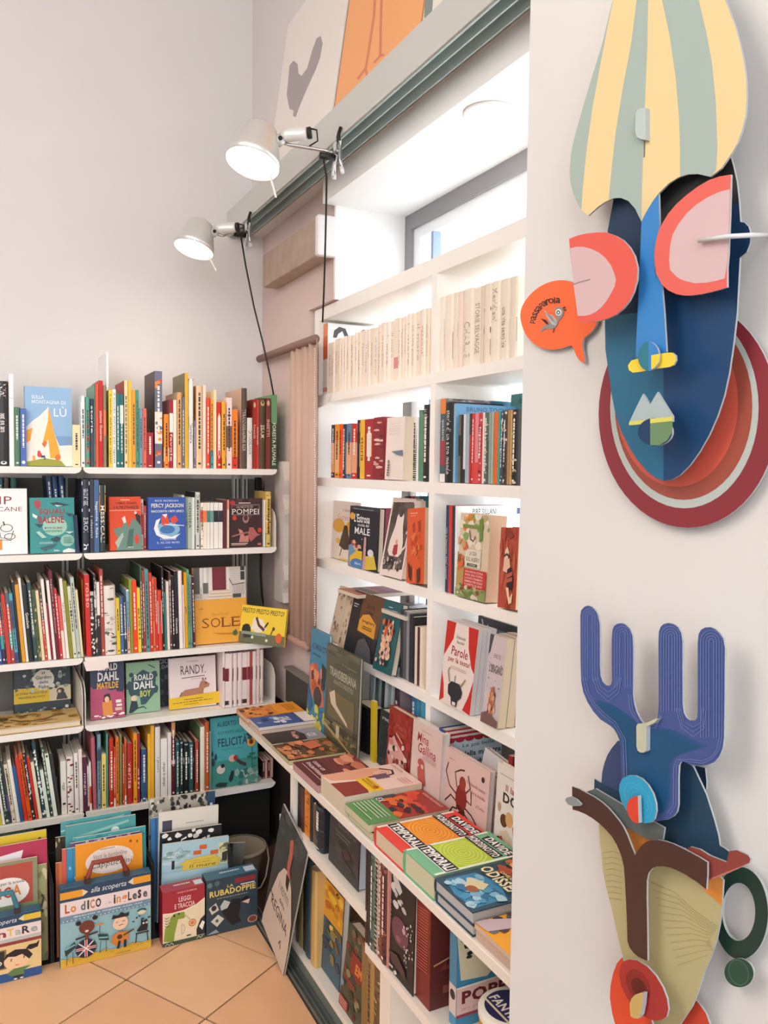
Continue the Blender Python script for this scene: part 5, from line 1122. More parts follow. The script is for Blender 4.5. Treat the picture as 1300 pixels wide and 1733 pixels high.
for i in range(10):
    y_ = 2.28 - i * .021
    o = book('book', .12, .009, .235 - .003 * (i % 4), ['8fa4a8', 'c8d0cc', '5a6a70', 'a8b8b8', '3a4448', 'd0d4cc'][i % 6], False, spine=None, M=TR(XS + .035, y_, ZW) @ RX(4)); tag(o, unique(f'{hue_name(["8fa4a8", "c8d0cc", "5a6a70", "a8b8b8", "3a4448", "d0d4cc"][i % 6]).capitalize()} thin album, {ordn(i)} in the row behind the railway book'), 'book', 'thin albums at the back of the unit')
P = Pr().rect(0, 0, 1, 1, '1f2a33').text('UP TONG', .2, .12, .8, .17, 'd0d4d8').spots(.1, .2, .9, .9, 12, .02, .012, ['8a949c'], 3)
un('Black starry book with a thick yellow spine, standing on the unit', 1.035, (637, 1345), (655, 1360), 1198, P, '1d2730', t=.03, pitch=4, yaw=0)
o = book('book', .012, .02, .178, 'd8b82a', False, M=TR(1.028, at(633, 1270, 0, 1.03).y, ZW)); tag(o, 'Thin yellow book upright beside the black starry one', 'book')
ya_, yb_ = at(603, 1250, 0, 1.05).y, at(630, 1250, 0, 1.05).y
o = book('book', .04, ya_ - yb_, at(615, 1192, 0, 1.05).z - ZW, '1c1d20', True, M=TR(1.05, yb_, ZW)); tag(o, 'Plain black boxed book set behind the yellow spine on the unit', 'book')
P = Pr().rect(0, 0, 1, 1, '9a3028').spots(0, 0, 1, .5, 20, .12, .08, ['a83a30', '8a281f'], 3).text('Magre', .34, .2, .8, .28, 'c86a54', bold=0, shear=.2).text('rosse', .4, .3, .7, .37, 'c86a54', bold=0, shear=.2).poly([(.1, .5), (.3, .4), (.5, .5), (.8, .6), (.94, .95), (.2, .95), (.04, .7)], 'd8a49a').spots(.1, .45, .9, .9, 24, .08, .05, ['e8c8bc', '8a3a34', 'c88078', '3a2426'], 6).line([(.4, .34), (.7, .44)], .03, 'e0a898')
un('Deep red cover with crowded pale figures, standing beside the Gallina book', 1.03, (652, 1310), (690, 1330), 1204, P, '93302a', t=.022, pitch=4, h=.185)
P = Pr().rect(0, 0, 1, 1, 'dcc2ba').rect(.3, .09, .66, .1, 'b89a94').text('Mina', .18, .14, .56, .26, 'a8303c', bold=.01, shear=.15).text('Gallina', .22, .27, .82, .4, 'a8303c', bold=.01, shear=.15).scribble(.4, .41, .86, .47, 3, 'b8908a').ell(.36, .52, .1, .05, 'b8504a').poly([(.26, .6), (.46, .5), (.5, .64), (.56, .78), (.38, .84), (.28, .72)], 'b8504a').ell(.42, .56, .05, .03, 'e0b4a4').line([(.36, .82), (.36, .9)], .02, 'b07a60', 1.4).line([(.48, .82), (.49, .9)], .02, 'b07a60', 1.4).poly([(.1, .86), (.6, .98), (.9, 1), (.1, 1)], '9a8a74').rect(.8, .94, .86, .98, 'c86a60')
un('Pale pink cover with a red dressed hen lady, standing on the unit', 1.022, (693, 1324), (742, 1350), 1216, P, 'd4bcb4', t=.022, pitch=3, h=.195, pages='dfe0d8')
P = Pr().rect(0, 0, 1, 1, 'cfe6f2').rect(0, .4, 1, 1, 'b0d2e2').rect(0, .55, 1, 1, '7fb0c6').rect(0, 0, 1, .14, 'b02a3c')
for i in range(2): P.rect(0, .02 + i * .06, 1, .05 + i * .06, 'ead8d0')
for i in range(6): P.ell(.09 + i * .165, .14, .08, .035, 'b02a3c')
P.text('Le più belle', .3, .2, .86, .26, '3a5a70', bold=0).text('della maestra', .3, .3, .98, .37, '25415a', bold=.02).text('Margherita', .3, .42, .95, .5, '1f3048', bold=.03).rect(0, .2, .06, 1, '2a4a84')
ya_, yb_ = at(743, 1250, 0, 1.05).y, at(754, 1250, 0, 1.05).y; zt_ = at(752, 1236, 0, 1.05).z
o = book('book', .17, ya_ - yb_, zt_ - ZW, '2a4a84', True, cover=P, spine=Pr().rect(0, 0, 1, .12, 'b02a3c').rect(0, .12, 1, 1, '2a4a84'), M=TR(1.05, yb_, ZW)); tag(o, 'Blue hardback with a red striped awning along its top, back row of the unit', 'book')
P = Pr().rect(0, 0, 1, 1, 'd9d2d2').scribble(.3, .2, .8, .3, 2, 'a8a0a0').text('L ACQUA', .3, .4, .7, .48, '6a6464', bold=0)
un('Plain pale grey cover tilted in front of the awning book', 1.066, (796, 1330), (858, 1360), 1262, P, 'cfc8c8', t=.016, pitch=10, roll=6, h=.17)
P = Pr().rect(0, 0, 1, 1, 'dfbcb4').rect(.15, .14, .28, .15, 'a87a74').ell(.46, .62, .12, .2, '8a2a24').ell(.47, .4, .07, .1, '9a362c').spots(.38, .74, .54, .86, 6, .05, .04, ['5a1f1c'], 2)
for a_, b_ in (((.36, .5), ((.3, .3), (.42, .22), (.5, .2))), ((.36, .6), ((.2, .54), (.1, .36), (.14, .22))), ((.36, .7), ((.24, .66), (.12, .8))), ((.4, .8), ((.3, .82), (.22, .95))), ((.56, .5), ((.64, .4), (.58, .24))), ((.57, .6), ((.68, .62), (.66, .44))), ((.56, .72), ((.7, .76), (.86, .88))), ((.54, .8), ((.66, .86), (.72, .98)))):
    P.line([a_] + list(b_), .018, '4a1f1c', .75)
P.text('Il minuscolo mostro', .56, .3, .94, .35, 'a0605a', bold=0).text('viene a scuola', .6, .4, .94, .45, 'a0605a', bold=0).text('a Torino', .78, .56, .94, .6, 'a0605a', bold=0).ell(.88, .17, .03, .04, '3a2a2a')
un('Pale pink cover with a large dark red spider, standing on the unit', 1.034, (743, 1370), (821, 1418), 1274, P, 'd6b4ac', t=.014, pitch=4, h=.165, pages='e8e4e2')
P = Pr().rect(0, 0, 1, 1, 'e4dad2').rect(.08, .1, .5, .11, 'a8a09a').rect(.56, .06, .8, .18, 'b8282a').text('b', .63, .08, .73, .15, 'eee0dc').text('Il ladro DI', .26, .19, .95, .26, '8a3a3a', bold=.01).text('DOLCI', .2, .28, 1, .39, '2a2628', bold=.03).poly([(.5, .6), (.7, .42), (.9, .46), (.95, .8), (.6, .86)], 'a8302a').ell(.26, .58, .1, .07, '5a3422').ell(.4, .54, .1, .08, 'd8a468').poly([(.16, .72), (.36, .66), (.5, .72), (.48, .95), (.18, .95)], 'd8c0a8').ell(.74, .4, .07, .05, '3a2420').spots(.14, .7, .9, .98, 16, .08, .05, ['4a6a94', 'e8dcd0', 'b8463c', '3a3034'], 3).ell(.12, .46, .04, .05, 'c8a07a')
un('White comic cover with a running crowd, standing on the unit beside the masks', 1.024, (834, 1420), (896, 1450), 1302, P, 'ddd2ca', t=.014, pitch=3, h=.205)
for i, c_ in enumerate(('a02a2c', '8a9a98', 'b8a484')):
    o = book('book', .13, .016, .2, c_, False, spine=Pr().rect(.2, .1, .8, .4, 'e8ded4'), M=TR(1.09, at(868 + i * 14, 1270, 0, 1.09).y, ZW + .0)); tag(o, ['Red spined book behind the running crowd cover', 'Grey green spined book behind the running crowd cover', 'Sand coloured spined book behind the running crowd cover'][i], 'book')
for i, (y_, c_, cc) in enumerate(((2.03, '3a2a34', '8a7a84'), (1.93, '2a6a94', '5aa0c0'), (1.88, '3f94b0', '7ac0d0'))):
    o = book('book', .13, .03, .235, c_, True, spine=spine_art(c_, random.Random(i), []), cover=Pr().rect(0, 0, 1, 1, cc), M=TR(XS + .012, y_, ZW)); tag(o, ['Dark plum book standing in the bay behind the deep red cover', 'Deep blue book standing in the bay behind the hen cover', 'Light blue book standing in the bay behind the hen cover'][i], 'book')
# books laid flat along the front edge; their heads point to the window
def lay(label, fl_, near, z, t, hgt, art, col, hard=True, pages='e4d6bc', rot=0, name='book', shift=0., w=None):
    """fl_: spot of the far front corner, near: spot of the near front corner, both on the upper cover"""
    a, b = at(fl_[0], fl_[1], 2, z + t), at(near[0], near[1], 2, z + t)
    w = w or abs(a.y - b.y)
    M = TR(max(a.x, XC - .03) + shift, a.y, z + t) @ RZ(-90 + rot) @ RX(-90)
    o = book(name, w, t, hgt, col, hard, pages, art, None, None, M @ TR(0, 0, 0)); tag(o, label, 'book'); return o
P = Pr().rect(0, 0, 1, 1, 'd98a34').spots(0, .4, 1, 1, 24, .12, .06, ['8a4a30', 'c87a4a', '5a2f24', 'e8b890'], 3).rect(0, 0, 1, .45, 'ea9a34').scribble(.2, .1, .8, .3, 3, 'd08028')
def flatbook(label, y0, y1, x0, hgt, z, t, art, col, hard=True, pages='e4d6bc', rot=0):
    M = TR(x0, y0, z + t) @ RZ(-90 + rot) @ RX(-90)
    o = book('book', y0 - y1, t, hgt, col, hard, pages, art, None, None, M); tag(o, label, 'book'); return o
z0 = ZW
flatbook('Grey manga lying under the orange topped book at the far end of the unit', 2.675, 2.565, .80, .19, z0, .014, None, 'a8846c', False)
flatbook('Orange and brown hardback, topmost at the far end of the unit', 2.68, 2.56, .79, .20, z0 + .0145, .018, P, 'd8873a')
P = Pr().rect(0, 0, 1, 1, '3f5a94').spots(.1, .5, .9, .95, 14, .14, .06, ['d8dce8', '2a3f74', '7a94c4'], 4).rect(0, 0, 1, .22, 'e6dcd8').rect(0, .22, 1, .26, '5a5a60').text('GENKI', .3, .38, .7, .6, 'e4e0ea', rot=0, bold=.03)
flatbook('Pale paperback under the blue comic on the unit', 2.553, 2.452, .80, .19, z0, .022, None, 'd8a890', False, 'e8ccb8')
flatbook('Blue comic with white splashes lying on a pale paperback', 2.556, 2.45, .795, .195, z0 + .0225, .011, P, '35508a', False, 'e6d8d0')
P = Pr().rect(0, 0, 1, 1, '8a8c96').poly([(0, .4), (.5, .3), (1, .35), (1, 1), (0, 1)], '2a2226').spots(.1, .4, .8, .7, 8, .16, .06, ['b07a70', 'd8a898', '3a2a2c'], 4).text('CO', .5, .12, .8, .28, 'e8e4e4', bold=.02)
flatbook('Black and grey comic lying between the blue and the jungle one', 2.442, 2.34, .80, .178, z0, .014, P, '3a3236', False, 'd6ceb0')
P = Pr().rect(0, 0, 1, 1, '55402c').spots(0, 0, 1, .4, 22, .14, .06, ['8a7a4a', '3a2c20', 'b0643f', '6a5a34'], 5).spots(0, .5, 1, 1, 22, .14, .07, ['c07a4c', '9a5a38', 'd88a5c', '6a3a28'], 6).poly([(.1, .3), (.5, .26), (.6, .5), (.2, .56)], 'c86a4a').rect(0, 0, 1, .01, '2a2018').text('EO', .55, .7, .8, .82, 'd8a888')
flatbook('Brown jungle themed comic lying flat on the unit', 2.336, 2.19, .80, .178, z0, .012, P, '4a3624', False, 'c8bd8c')
P = Pr().rect(0, 0, 1, 1, '6a2f34').spots(0, 0, 1, .6, 12, .2, .1, ['c87a5c', '8a3f3c', 'e09a7a'], 3).rect(.0, .6, 1, 1, '5a262c').text('come un', .1, .66, .5, .72, 'e6cfc8').text('incantesimo', .1, .75, .9, .83, 'e6cfc8').rect(.1, .88, .9, .89, 'd8b8b0')
flatbook('Maroon book with white lettering partly under the portrait book', 2.152, 1.965, .798, .18, z0, .02, P, '7a3a40', False, 'c89a98')
P = Pr().rect(0, 0, 1, 1, 'e6c9bc').poly([(.1, .25), (.3, .18), (.42, .22), (.46, .45), (.4, .7), (.3, .95), (0, 1), (0, .5)], 'dda084').line([(.12, .26), (.28, .14), (.44, .18), (.48, .3), (.4, .5)], .05, '2a1c1e', 1.5).ell(.3, .3, .1, .1, 'e6b49c').line([(.24, .27), (.28, .26)], .015, '4a2a28', 1.5).line([(.33, .25), (.37, .25)], .015, '4a2a28', 1.5).poly([(.5, .6), (1, .7), (1, 1), (.4, 1)], '8a3430').rect(.36, .26, .56, .44, '6a5468').rect(.4, .5, 1, .68, 'e8be2a').scribble(.66, .1, .94, .24, 3, 'd8a89a').ell(.86, .56, .05, .03, 'b83a34').scribble(.46, .54, .94, .64, 2, 'b8902a').text('LA RAGAZZA', .06, .06, .5, .09, '8a5a50', bold=0)
flatbook('Thick white book with a reclining woman and yellow strip, topmost of its stack', 1.955, 1.80, .803, .215, z0 + .0, .05, P, 'dcc6b4', False, 'e2d2b8')
P = Pr().rect(0, 0, 1, 1, '9a2f28').rect(0, .62, 1, 1, '5a8a52').spots(.0, .05, 1, .35, 10, .2, .08, ['c83a2c', 'd84a34'], 3).spots(.05, .3, .9, .6, 16, .14, .05, ['e0843a', '3a2026', 'd86a30', '2a3040'], 4).rect(.0, .38, .12, .64, '33384a').text('EX', .06, .56, .24, .64, 'd8e4ec').text('ANNA PAVIGNANO', .2, .04, .9, .08, 'eac0b0', bold=.0)
for i in range(6): P.rect(.08, .69 + i * .045, .85 if i != 4 else .5, .7 + i * .045, 'cfe0c4')
flatbook('Book lying directly under the green edged red one', 1.79, 1.655, .808, .20, z0, .018, None, '2a2a26', False, 'd6cda8')
flatbook('Red and green illustrated book lying between portrait and spiral covers', 1.794, 1.66, .80, .215, z0 + .0185, .018, P, '4f7f48', False, 'd8cfae')
def spiral(c1, c2, c3, pg):
    p = Pr().rect(0, 0, 1, 1, c1).rect(0, .3, 1, .72, c2)
    for i in range(6): p.ring(.5, .5, .46 - i * .075, .22 - i * .036, .03, .014, c3, 26)
    p.poly([(0, 0), (1, 0), (1, .03), (0, .03)], c1).rect(.0, .03, .06, .98, pg).rect(.94, .03, 1, .98, pg)
    p.poly([(.16, .07), (.95, .03), (.95, .15), (.2, .17)], '17161a').text('DAVIDE', .24, .055, .9, .15, 'f0ece8', bold=.04).poly([(0, .19), (.9, .18), (.9, .3), (.02, .31)], '17161a').text('MOROSINOTTO', .04, .2, .88, .29, 'f0ece8', bold=.03).rect(.02, .715, .98, .86, '17161a').text('TEMPORALI', .05, .73, .95, .85, 'f0ece8', bold=.04).line([(.02, .87), (.98, .87)], .015, 'f0ece8', 1.5)
    return p
flatbook('Thick red book with an orange spiral on its cover, lying on the unit', 1.634, 1.496, .803, .212, z0, .042, spiral('df4238', 'ea8a24', 'f0a83a', 'efdcc8'), 'd63f38', True, 'e8d0b0')
flatbook('Thick mint green book with a lime spiral on its cover, lying on the unit', 1.492, 1.368, .803, .212, z0, .05, spiral('74b48c', 'b4cc3a', 'd0dc68', 'e4ecd8'), '6fb08a', True, 'ddd8b4')
P = Pr().rect(0, 0, 1, 1, '23495c').poly([(.08, .92), (.1, .6), (.5, .5), (.9, .6), (.92, .95), (.5, .98)], '3a84ac').spots(.12, .6, .9, .95, 30, .1, .05, ['7ab0cc', '2f6f98', 'a8ccd8', '4a94b8'], 4).poly([(.2, .72), (.5, .62), (.6, .72), (.4, .84)], 'd8c8a0').ell(.5, .8, .1, .05, '9a5a3c').spots(.08, .02, .95, .36, 46, .1, .05, ['c8643a', 'a84a2c', '5a6a34', 'e0a070', '7a3424', 'e8c49a'], 6).text("OMERO", .3, .38, .66, .42, 'e8c890').text('ODISSEA', .08, .43, .94, .56, 'ead9a8', bold=.03)
flatbook('Lower navy epic hardback under its twin near the masks', 1.362, 1.228, .805, .212, z0, .022, None, '1f4354', True, 'c8c4c0')
flatbook('Upper navy hardback with a stormy sea cover, stacked near the masks', 1.364, 1.227, .803, .214, z0 + .0225, .025, P, '21475a', True, 'c8c4c0')
P = Pr().rect(0, 0, 1, 1, 'f0a424').spots(.02, .5, .5, .95, 20, .1, .06, ['8a7a80', 'b09aa0', '4a3a40', 'd8c8d0', '6a6a70'], 4).poly([(0, .9), (.2, .6), (.4, .7), (.3, .98), (0, 1)], 'c8b0b8').ell(.2, .62, .06, .04, '4a2a28').line([(.5, .2), (.62, .4), (.9, .3)], .03, '4a6a3a').line([(.6, .42), (.4, .5)], .025, '4a6a3a').poly([(.55, .3), (.7, .36), (.66, .5), (.5, .44)], '8a7a4a').ell(.86, .5, .05, .04, '5a2a4a').scribble(.7, .84, .95, .9, 2, 'c87a10')
for i, zq in enumerate((0, .0095)):
    flatbook(['Lowest orange paperback of the stack nearest the masks', 'Middle orange paperback of the stack nearest the masks'][i], 1.222, 1.106, .808, .20, z0 + zq, .009, None, 'd8b8a4', False, 'd8b8a4')
flatbook('Bright orange comic with a grey figure, topmost of the stack nearest the masks', 1.224, 1.104, .806, .205, z0 + .019, .010, P, 'e29a2a', False, 'e0c4b0')
# inside the display unit
def low(txt, z, plane, where): spine_row(txt, 0, plane, z, where, 'books inside the display unit', 'corner', 0, .2)
low('''503.6 506.5 1318 2a2628 T=Vecchi,.2,.5,b8a890
506.8 509.4 1330 33282a n=
509.8 515 1332 5a3028 n=
515.4 524 1338 e0882a m=8a4a20,c87020 n=
524.4 529 1345 1f2a2a n=
529.4 534 1360 6a4a34 n=
534.4 548 1362 22282c m=6a7a7c,3a4a4c''', .4245, XC + .02, 'middle shelf of the display unit')
P = Pr().rect(0, 0, 1, 1, '33312f').text('EKSKIO', .3, .1, .9, .26, '5a5552', bold=.03).rect(.2, .34, .7, .36, '6a6662').rect(.24, .4, .66, .42, '6a6662').spots(.2, .5, .95, .95, 12, .14, .08, ['4a3236', '2a2827', '453f3c'], 3)
cover_book('Charcoal hardback facing out on the middle shelf of the display unit', 0, XC + .02, .425, (556, 1449), (606, 1492), 1378, P, '2f2d2b', t=.05, pitch=2, pages='c4ccd8', h=.148)
low('''618.6 622.4 1428 2a2226 n=
622.8 627 1432 3a2a2c n=
627.4 634 1436 55705f m=3a4a3f
634.4 640 1440 d8bfae r=22,3a2a2c
640.4 646.5 1444 8a4a44 m=c88a7c
647 654.4 1450 5a2f34 m=3a2024,a8705c
655 658 1470 c88a78 n=''', .3508, XC + .003, 'lower shelf of the display unit')
P = Pr().rect(0, 0, 1, 1, '1c1a1e').spots(.1, .02, .6, .3, 9, .12, .035, ['b8b4b0', 'd0ccc8'], 3).poly([(.1, .02), (.3, 0), (.5, .1), (.4, .16), (.2, .12)], 'c8c4c0').ell(.45, .52, .34, .14, '6a3f50').ell(.6, .47, .06, .03, 'c8a0a8').ell(.4, .6, .1, .03, '9a5a70').spots(.6, .3, .98, .8, 26, .025, .014, ['d8d4d0'], 5).poly([(.05, .8), (.4, .76), (.7, .84), (.76, .92), (.2, .88)], '4a3236').text('X HULU', .02, .26, .12, .5, 'b89aa0', rot=1, bold=0).spots(.1, .92, .4, .99, 5, .05, .015, ['d8d4d0'], 7)
cover_book('Black cover with pale squiggles and a plum shape, in the display unit', 0, XC + .006, .3508, (657, 1632), (699, 1650), 1480, P, '1a181c', t=.03, pitch=1, h=.218)
P = Pr().rect(0, 0, 1, 1, '5a2420').spots(.2, .05, .9, .3, 10, .2, .05, ['8a8a88', '6a6a6a', 'a8a4a0'], 3).poly([(.45, .36), (.55, .34), (.78, .6), (.86, .66), (.14, .66), (.26, .58)], '7a342c').line([(.5, .36), (.5, .64)], .04, '3a1a18', 2).line([(.6, .38), (.74, .62)], .03, '3a1a18', 2).line([(.4, .4), (.26, .62)], .03, '3a1a18', 2).line([(.05, .6), (.3, .56)], .03, 'c08a6a', 2).text('ATLANTI', .3, .74, .9, .775, 'e0c8c0').rect(.2, .8, .9, .87, '8a4a40').text('VENTO', .3, .82, .8, .85, 'c89a8c')
gy1, gy0 = at(702, 1640, 0, .815).y, at(728, 1640, 0, .815).y
gb = thing('game_box', 'Deep red boxed set with striped spine and a big tent scene, display unit shelf', 'game box', (.815, gy0, .3505))
bo = box('box_body', (0, 0, 0, .15, gy1 - gy0, .222), mat('6a1f1c', .4), gb); bev(bo, .001, 1)
P.build('box_print', flat((0, -.0001, .232), (.15, 0, 0), (0, 0, -.232), (0, -1, 0)), bo)
q = Pr().rect(0, 0, 1, 1, '7a2420')
for i in range(22): q.line([(.14, .12 + i * .026), (.86, .09 + i * .026)], .03, 'b8584a', 3)
q.build('spine_print', flat((-.0001, gy1 - gy0, .222), (0, -(gy1 - gy0), 0), (0, 0, -.232), (-1, 0, 0)), bo)
gy1, gy0 = at(761, 1640, 0, .835).y, at(773, 1640, 0, .835).y
pb = thing('puzzle_box', 'Blue animal puzzle box with a pink title band, display unit near the masks', 'game box', (.835, gy0, .3505))
bo = box('box_body', (0, 0, 0, .20, gy1 - gy0, .20), mat('4a90b4', .4), pb); bev(bo, .001, 1)
P = Pr().rect(0, 0, 1, 1, '3f8ab0').poly([(.0, .05), (.3, .0), (.5, .22), (.52, .42), (.36, .55), (.05, .52)], 'd8d2b0').spots(.03, .06, .5, .5, 14, .045, .03, ['1f2024', '4a3026', '2a2a2c'], 3).spots(.5, .2, .95, .5, 5, .04, .03, ['2a4a64', '5a9a94'], 5).rect(0, .58, 1, .86, 'e2c0bc').rect(0, .58, 1, .6, 'e8e4dc').text('POPPIK', .06, .63, .84, .76, '6a1f2a', bold=.04).text('jeu puzzle', .06, .79, .4, .83, 'c08a8a', bold=0).rect(.42, .785, .9, .83, '2a1a1e').rect(0, .86, 1, .89, '9a3a48').spots(.3, .9, .8, 1, 5, .06, .04, ['d8e0e4', '8a4a44', '2a3a64'], 2)
P.build('box_print', flat((0, -.0001, .20), (.20, 0, 0), (0, 0, -.20), (0, -1, 0)), bo)
Pr().rect(0, 0, 1, .6, '4a86a4').rect(0, .58, 1, .88, 'd8c4bc').ell(.5, .68, .36, .05, '2a2a30').build('spine_print', flat((-.0001, gy1 - gy0, .20), (0, -(gy1 - gy0), 0), (0, 0, -.20), (-1, 0, 0)), bo)
tn = thing('round_tin', 'Round golden tin with a navy and white lid, in front of the puzzle box', 'tin', (.872, 1.20, .3505))
lathe('tin_body', [(.0005, 0), (.055, 0), (.057, .003), (.057, .10), (.0005, .10)], mat('c89a34', .35, grain=.25, scale=30), tn, 40)
lathe('lid', [(.058, .096), (.0595, .099), (.0595, .112), (.057, .115), (.0005, .115)], mat('efe8da', .4), tn, 40)
Pr().ell(.5, .5, .42, .42, '2a2c58', 36).rect(.12, .74, .88, .78, 'e8dcc0').text('FANTA', .16, .52, .84, .7, 'f0ece4', bold=.03).build('lid_print', flat((.057, .057, .1151), (0, -.114, 0), (-.114, 0, 0), (0, 0, 1)), tn)
# bottom compartment
bz = .0612
low('''501 506 1440 4a4a3c n=
506.5 513 1442 8a7a4c n=
513.4 517 1450 22262a n=
517.4 526 1452 3a4a52 n=
526.4 536 1470 c8a468 n=
612 621 1597 8a6a3c n=
621.4 633 1601 a8804c n= b=.0,.03,6a4a2c
633.4 650.5 1612 6a5234 T=IN,.3,.42,2a2018 m=8a6c44,c8a468''', bz, .835, 'bottom of the display unit')
P = Pr().rect(0, 0, 1, .4, 'd89a2a').rect(0, .4, 1, 1, '3a5a6c').text('6', .6, .01, .8, .07, '1f1f22').spots(.0, .06, 1, .38, 16, .16, .05, ['e8b83a', 'b86a24', 'c8842a'], 3).poly([(.3, .44), (.7, .4), (.9, .44), (.6, .52)], 'e0c050').spots(.1, .4, .95, .8, 18, .14, .05, ['5a2a2c', '6a5a34', '2a4050', '8a7a4a'], 4)
cover_book('Yellow and blue comic facing out at the bottom of the display unit', 0, .85, bz, (541, 1632), (574, 1634), 1478, P, '3a5a6c', t=.02, pitch=3, h=.25)
P = Pr().rect(0, 0, 1, 1, '4a4a3a').spots(0, 0, 1, 1, 40, .12, .05, ['6a6a4a', '3a3a30', '7a3a2c', '8a8060', '5a2a24'], 4).rect(.3, .26, 1, .5, '8a2f24').text('EMIL', .5, .34, .98, .46, 'e0843a', bold=.04).rect(.02, .86, .4, .98, 'a83a34').scribble(.06, .88, .36, .96, 3, 'e0b8b0').ell(.1, .7, .06, .04, '7a94a4')
cover_book('Dark green cover with a red panel, leaning out of the bottom compartment', 0, .832, bz, (574, 1650), (612, 1690), 1514, P, '45453a', t=.03, pitch=8, h=.21)
# ================================================================ THE TWO CARD MASKS ON THE NEAR PIER
edge_m = mat('a9abab', .6)
def card(name, pts, x, parent, art=None, th=.0024, em=None):
    """flat cut card parallel to the pier: front at x, outline given as spots of the photograph"""
    P3 = [at(px, py, 0, x) for px, py in pts]
    o = prism(name, P3, (th, 0, 0), em or edge_m, parent)
    if art: art.build(name + '_print', lambda u, v, k: at(u, v, 0, x - EPS * (k + 1)), o)
    return o
def whole(pts, c): return Pr().poly(pts, c)
def ellp(cx, cy, rx, ry, n=40, rot=0):
    r = math.radians(rot)
    return [(cx + rx * math.cos(6.28318 * i / n) * math.cos(r) - ry * math.sin(6.28318 * i / n) * math.sin(r), cy + rx * math.cos(6.28318 * i / n) * math.sin(r) + ry * math.sin(6.28318 * i / n) * math.cos(r)) for i in range(n)]
def smooth(p, it=2):
    for _ in range(it):
        q = []
        for i in range(len(p)):
            a, b = p[i], p[(i + 1) % len(p)]
            q += [(a[0] * .75 + b[0] * .25, a[1] * .75 + b[1] * .25), (a[0] * .25 + b[0] * .75, a[1] * .25 + b[1] * .75)]
        p = q
    return p
A = lambda L: cp(L, 870, 0, 3.0233)
B = lambda L: cp(L, 870, 420, 3.0233)
C_ = lambda L: cp(L, 920, 1000, 3.421)
D_ = lambda L: cp(L, 920, 1300, 3.421)
m1 = thing('wall_mask', 'Layered card mask of a blue face with striped onion hat and red ring', 'mask', (XM, .8, 1.5), 'card masks')
def K(o): 
    o.parent = m1; o.location = -m1.location; return o
# ring collar
rg = B(ellp(890, 850, 457, 580, 56))
a = whole(rg, '8a3038')
a.poly(B(ellp(872, 815, 380, 516, 52)), 'b9c0ba').poly(B(ellp(868, 806, 352, 482, 52)), 'a2503f').poly(B(ellp(835, 790, 312, 432, 48)), 'd8604d')
K(card('ring_collar', rg, XM - .012, None, a))
# face
fp = A([(510, 1015), (480, 1180)]) + B([(465, 380), (468, 520), (485, 640), (500, 750), (520, 850), (550, 940), (590, 1020), (632, 1085), (680, 1140), (725, 1176), (765, 1190), (808, 1184), (850, 1160), (900, 1110), (950, 1040), (998, 955), (1040, 860), (1075, 755), (1100, 640), (1122, 490), (1140, 330), (1155, 50)]) + A([(1160, 1315), (1190, 1290), (1207, 1245), (1210, 1195), (1200, 1160), (1180, 1140), (1158, 1135), (1150, 1020), (1140, 930), (1122, 850), (1105, 790), (1060, 840), (1000, 890), (880, 870), (700, 900), (600, 960)])
a = whole(fp, '14365c')
a.poly(A([(510, 1015), (480, 1180)]) + B([(465, 380), (468, 520), (485, 640), (500, 750), (520, 850), (550, 940), (590, 1020), (632, 1085), (680, 1140), (725, 1176), (765, 1190)]) + A([(765, 1451), (735, 1000)]), '236787')
a.poly(A([(510, 1015), (480, 1180)]) + B([(466, 350), (630, 330)]) + A([(652, 1135), (620, 1050), (560, 1005)]), '12304f')
a.poly(B([(765, 1190), (808, 1184), (850, 1160), (900, 1110), (950, 1040), (998, 955), (1040, 860), (1075, 755), (1100, 640), (1122, 490), (1140, 330), (1130, 260), (900, 260), (765, 240)]), '103f6a')
a.poly(A([(745, 1150), (735, 1000), (790, 930), (880, 872), (1000, 892), (1060, 842), (1105, 792), (1122, 850), (1140, 930), (1148, 1040), (1100, 1050), (1060, 960), (900, 1010), (800, 1090)]), '201f22')
K(card('face', fp, XM - .036, None, a))
# hat
hp_ = A([(505, 0), (480, 110), (450, 230), (408, 365), (370, 490), (338, 600), (310, 700), (292, 785), (285, 870), (288, 930), (302, 985), (322, 1035), (345, 1075), (380, 1103), (430, 1058), (468, 1032), (510, 1014), (545, 1012), (585, 1028), (620, 1068), (652, 1135), (668, 1100), (690, 1062), (715, 1022), (742, 988), (790, 940), (840, 908), (890, 892), (940, 890), (1005, 905), (1060, 862), (1110, 790), (1142, 735), (1165, 672), (1185, 590), (1190, 500), (1188, 410), (1178, 330), (1160, 240), (1130, 130), (1080, 0), (1000, -150), (900, -260), (800, -320), (740, -320), (640, -240), (560, -120)])
a = whole(hp_, 'e7cc95')
gr = 'a3b3aa'
a.poly(A([(500, 20), (450, 230), (408, 365), (370, 490), (338, 600), (310, 700), (292, 785), (285, 870), (288, 930), (302, 985), (322, 1035), (345, 1075), (352, 960), (372, 760), (400, 560), (440, 340), (480, 130), (508, 0)]), gr)
a.poly(A([(628, 0), (686, 0), (682, 250), (672, 480), (662, 750), (655, 950), (652, 1135), (620, 1068), (585, 1028), (545, 1012), (510, 1014), (485, 1022), (500, 860), (520, 680), (555, 460), (600, 220)]), gr)
a.poly(A([(758, 0), (945, 0), (985, 170), (1012, 320), (1032, 520), (1040, 740), (1034, 868), (1005, 905), (940, 890), (890, 892), (850, 904), (850, 760), (845, 600), (828, 400), (798, 190)]), gr)
a.line(A([(668, 720), (666, 805)]), 2.2, '5f6f68')
K(card('hat', hp_, XM - .050, None, a))
pg = A([(622, 580), (630, 562), (650, 553), (674, 553), (674, 716), (650, 712), (628, 700), (620, 670)])
K(card('peg', pg, XM - .056, None, whole(pg, 'b9c6c3'), .006))
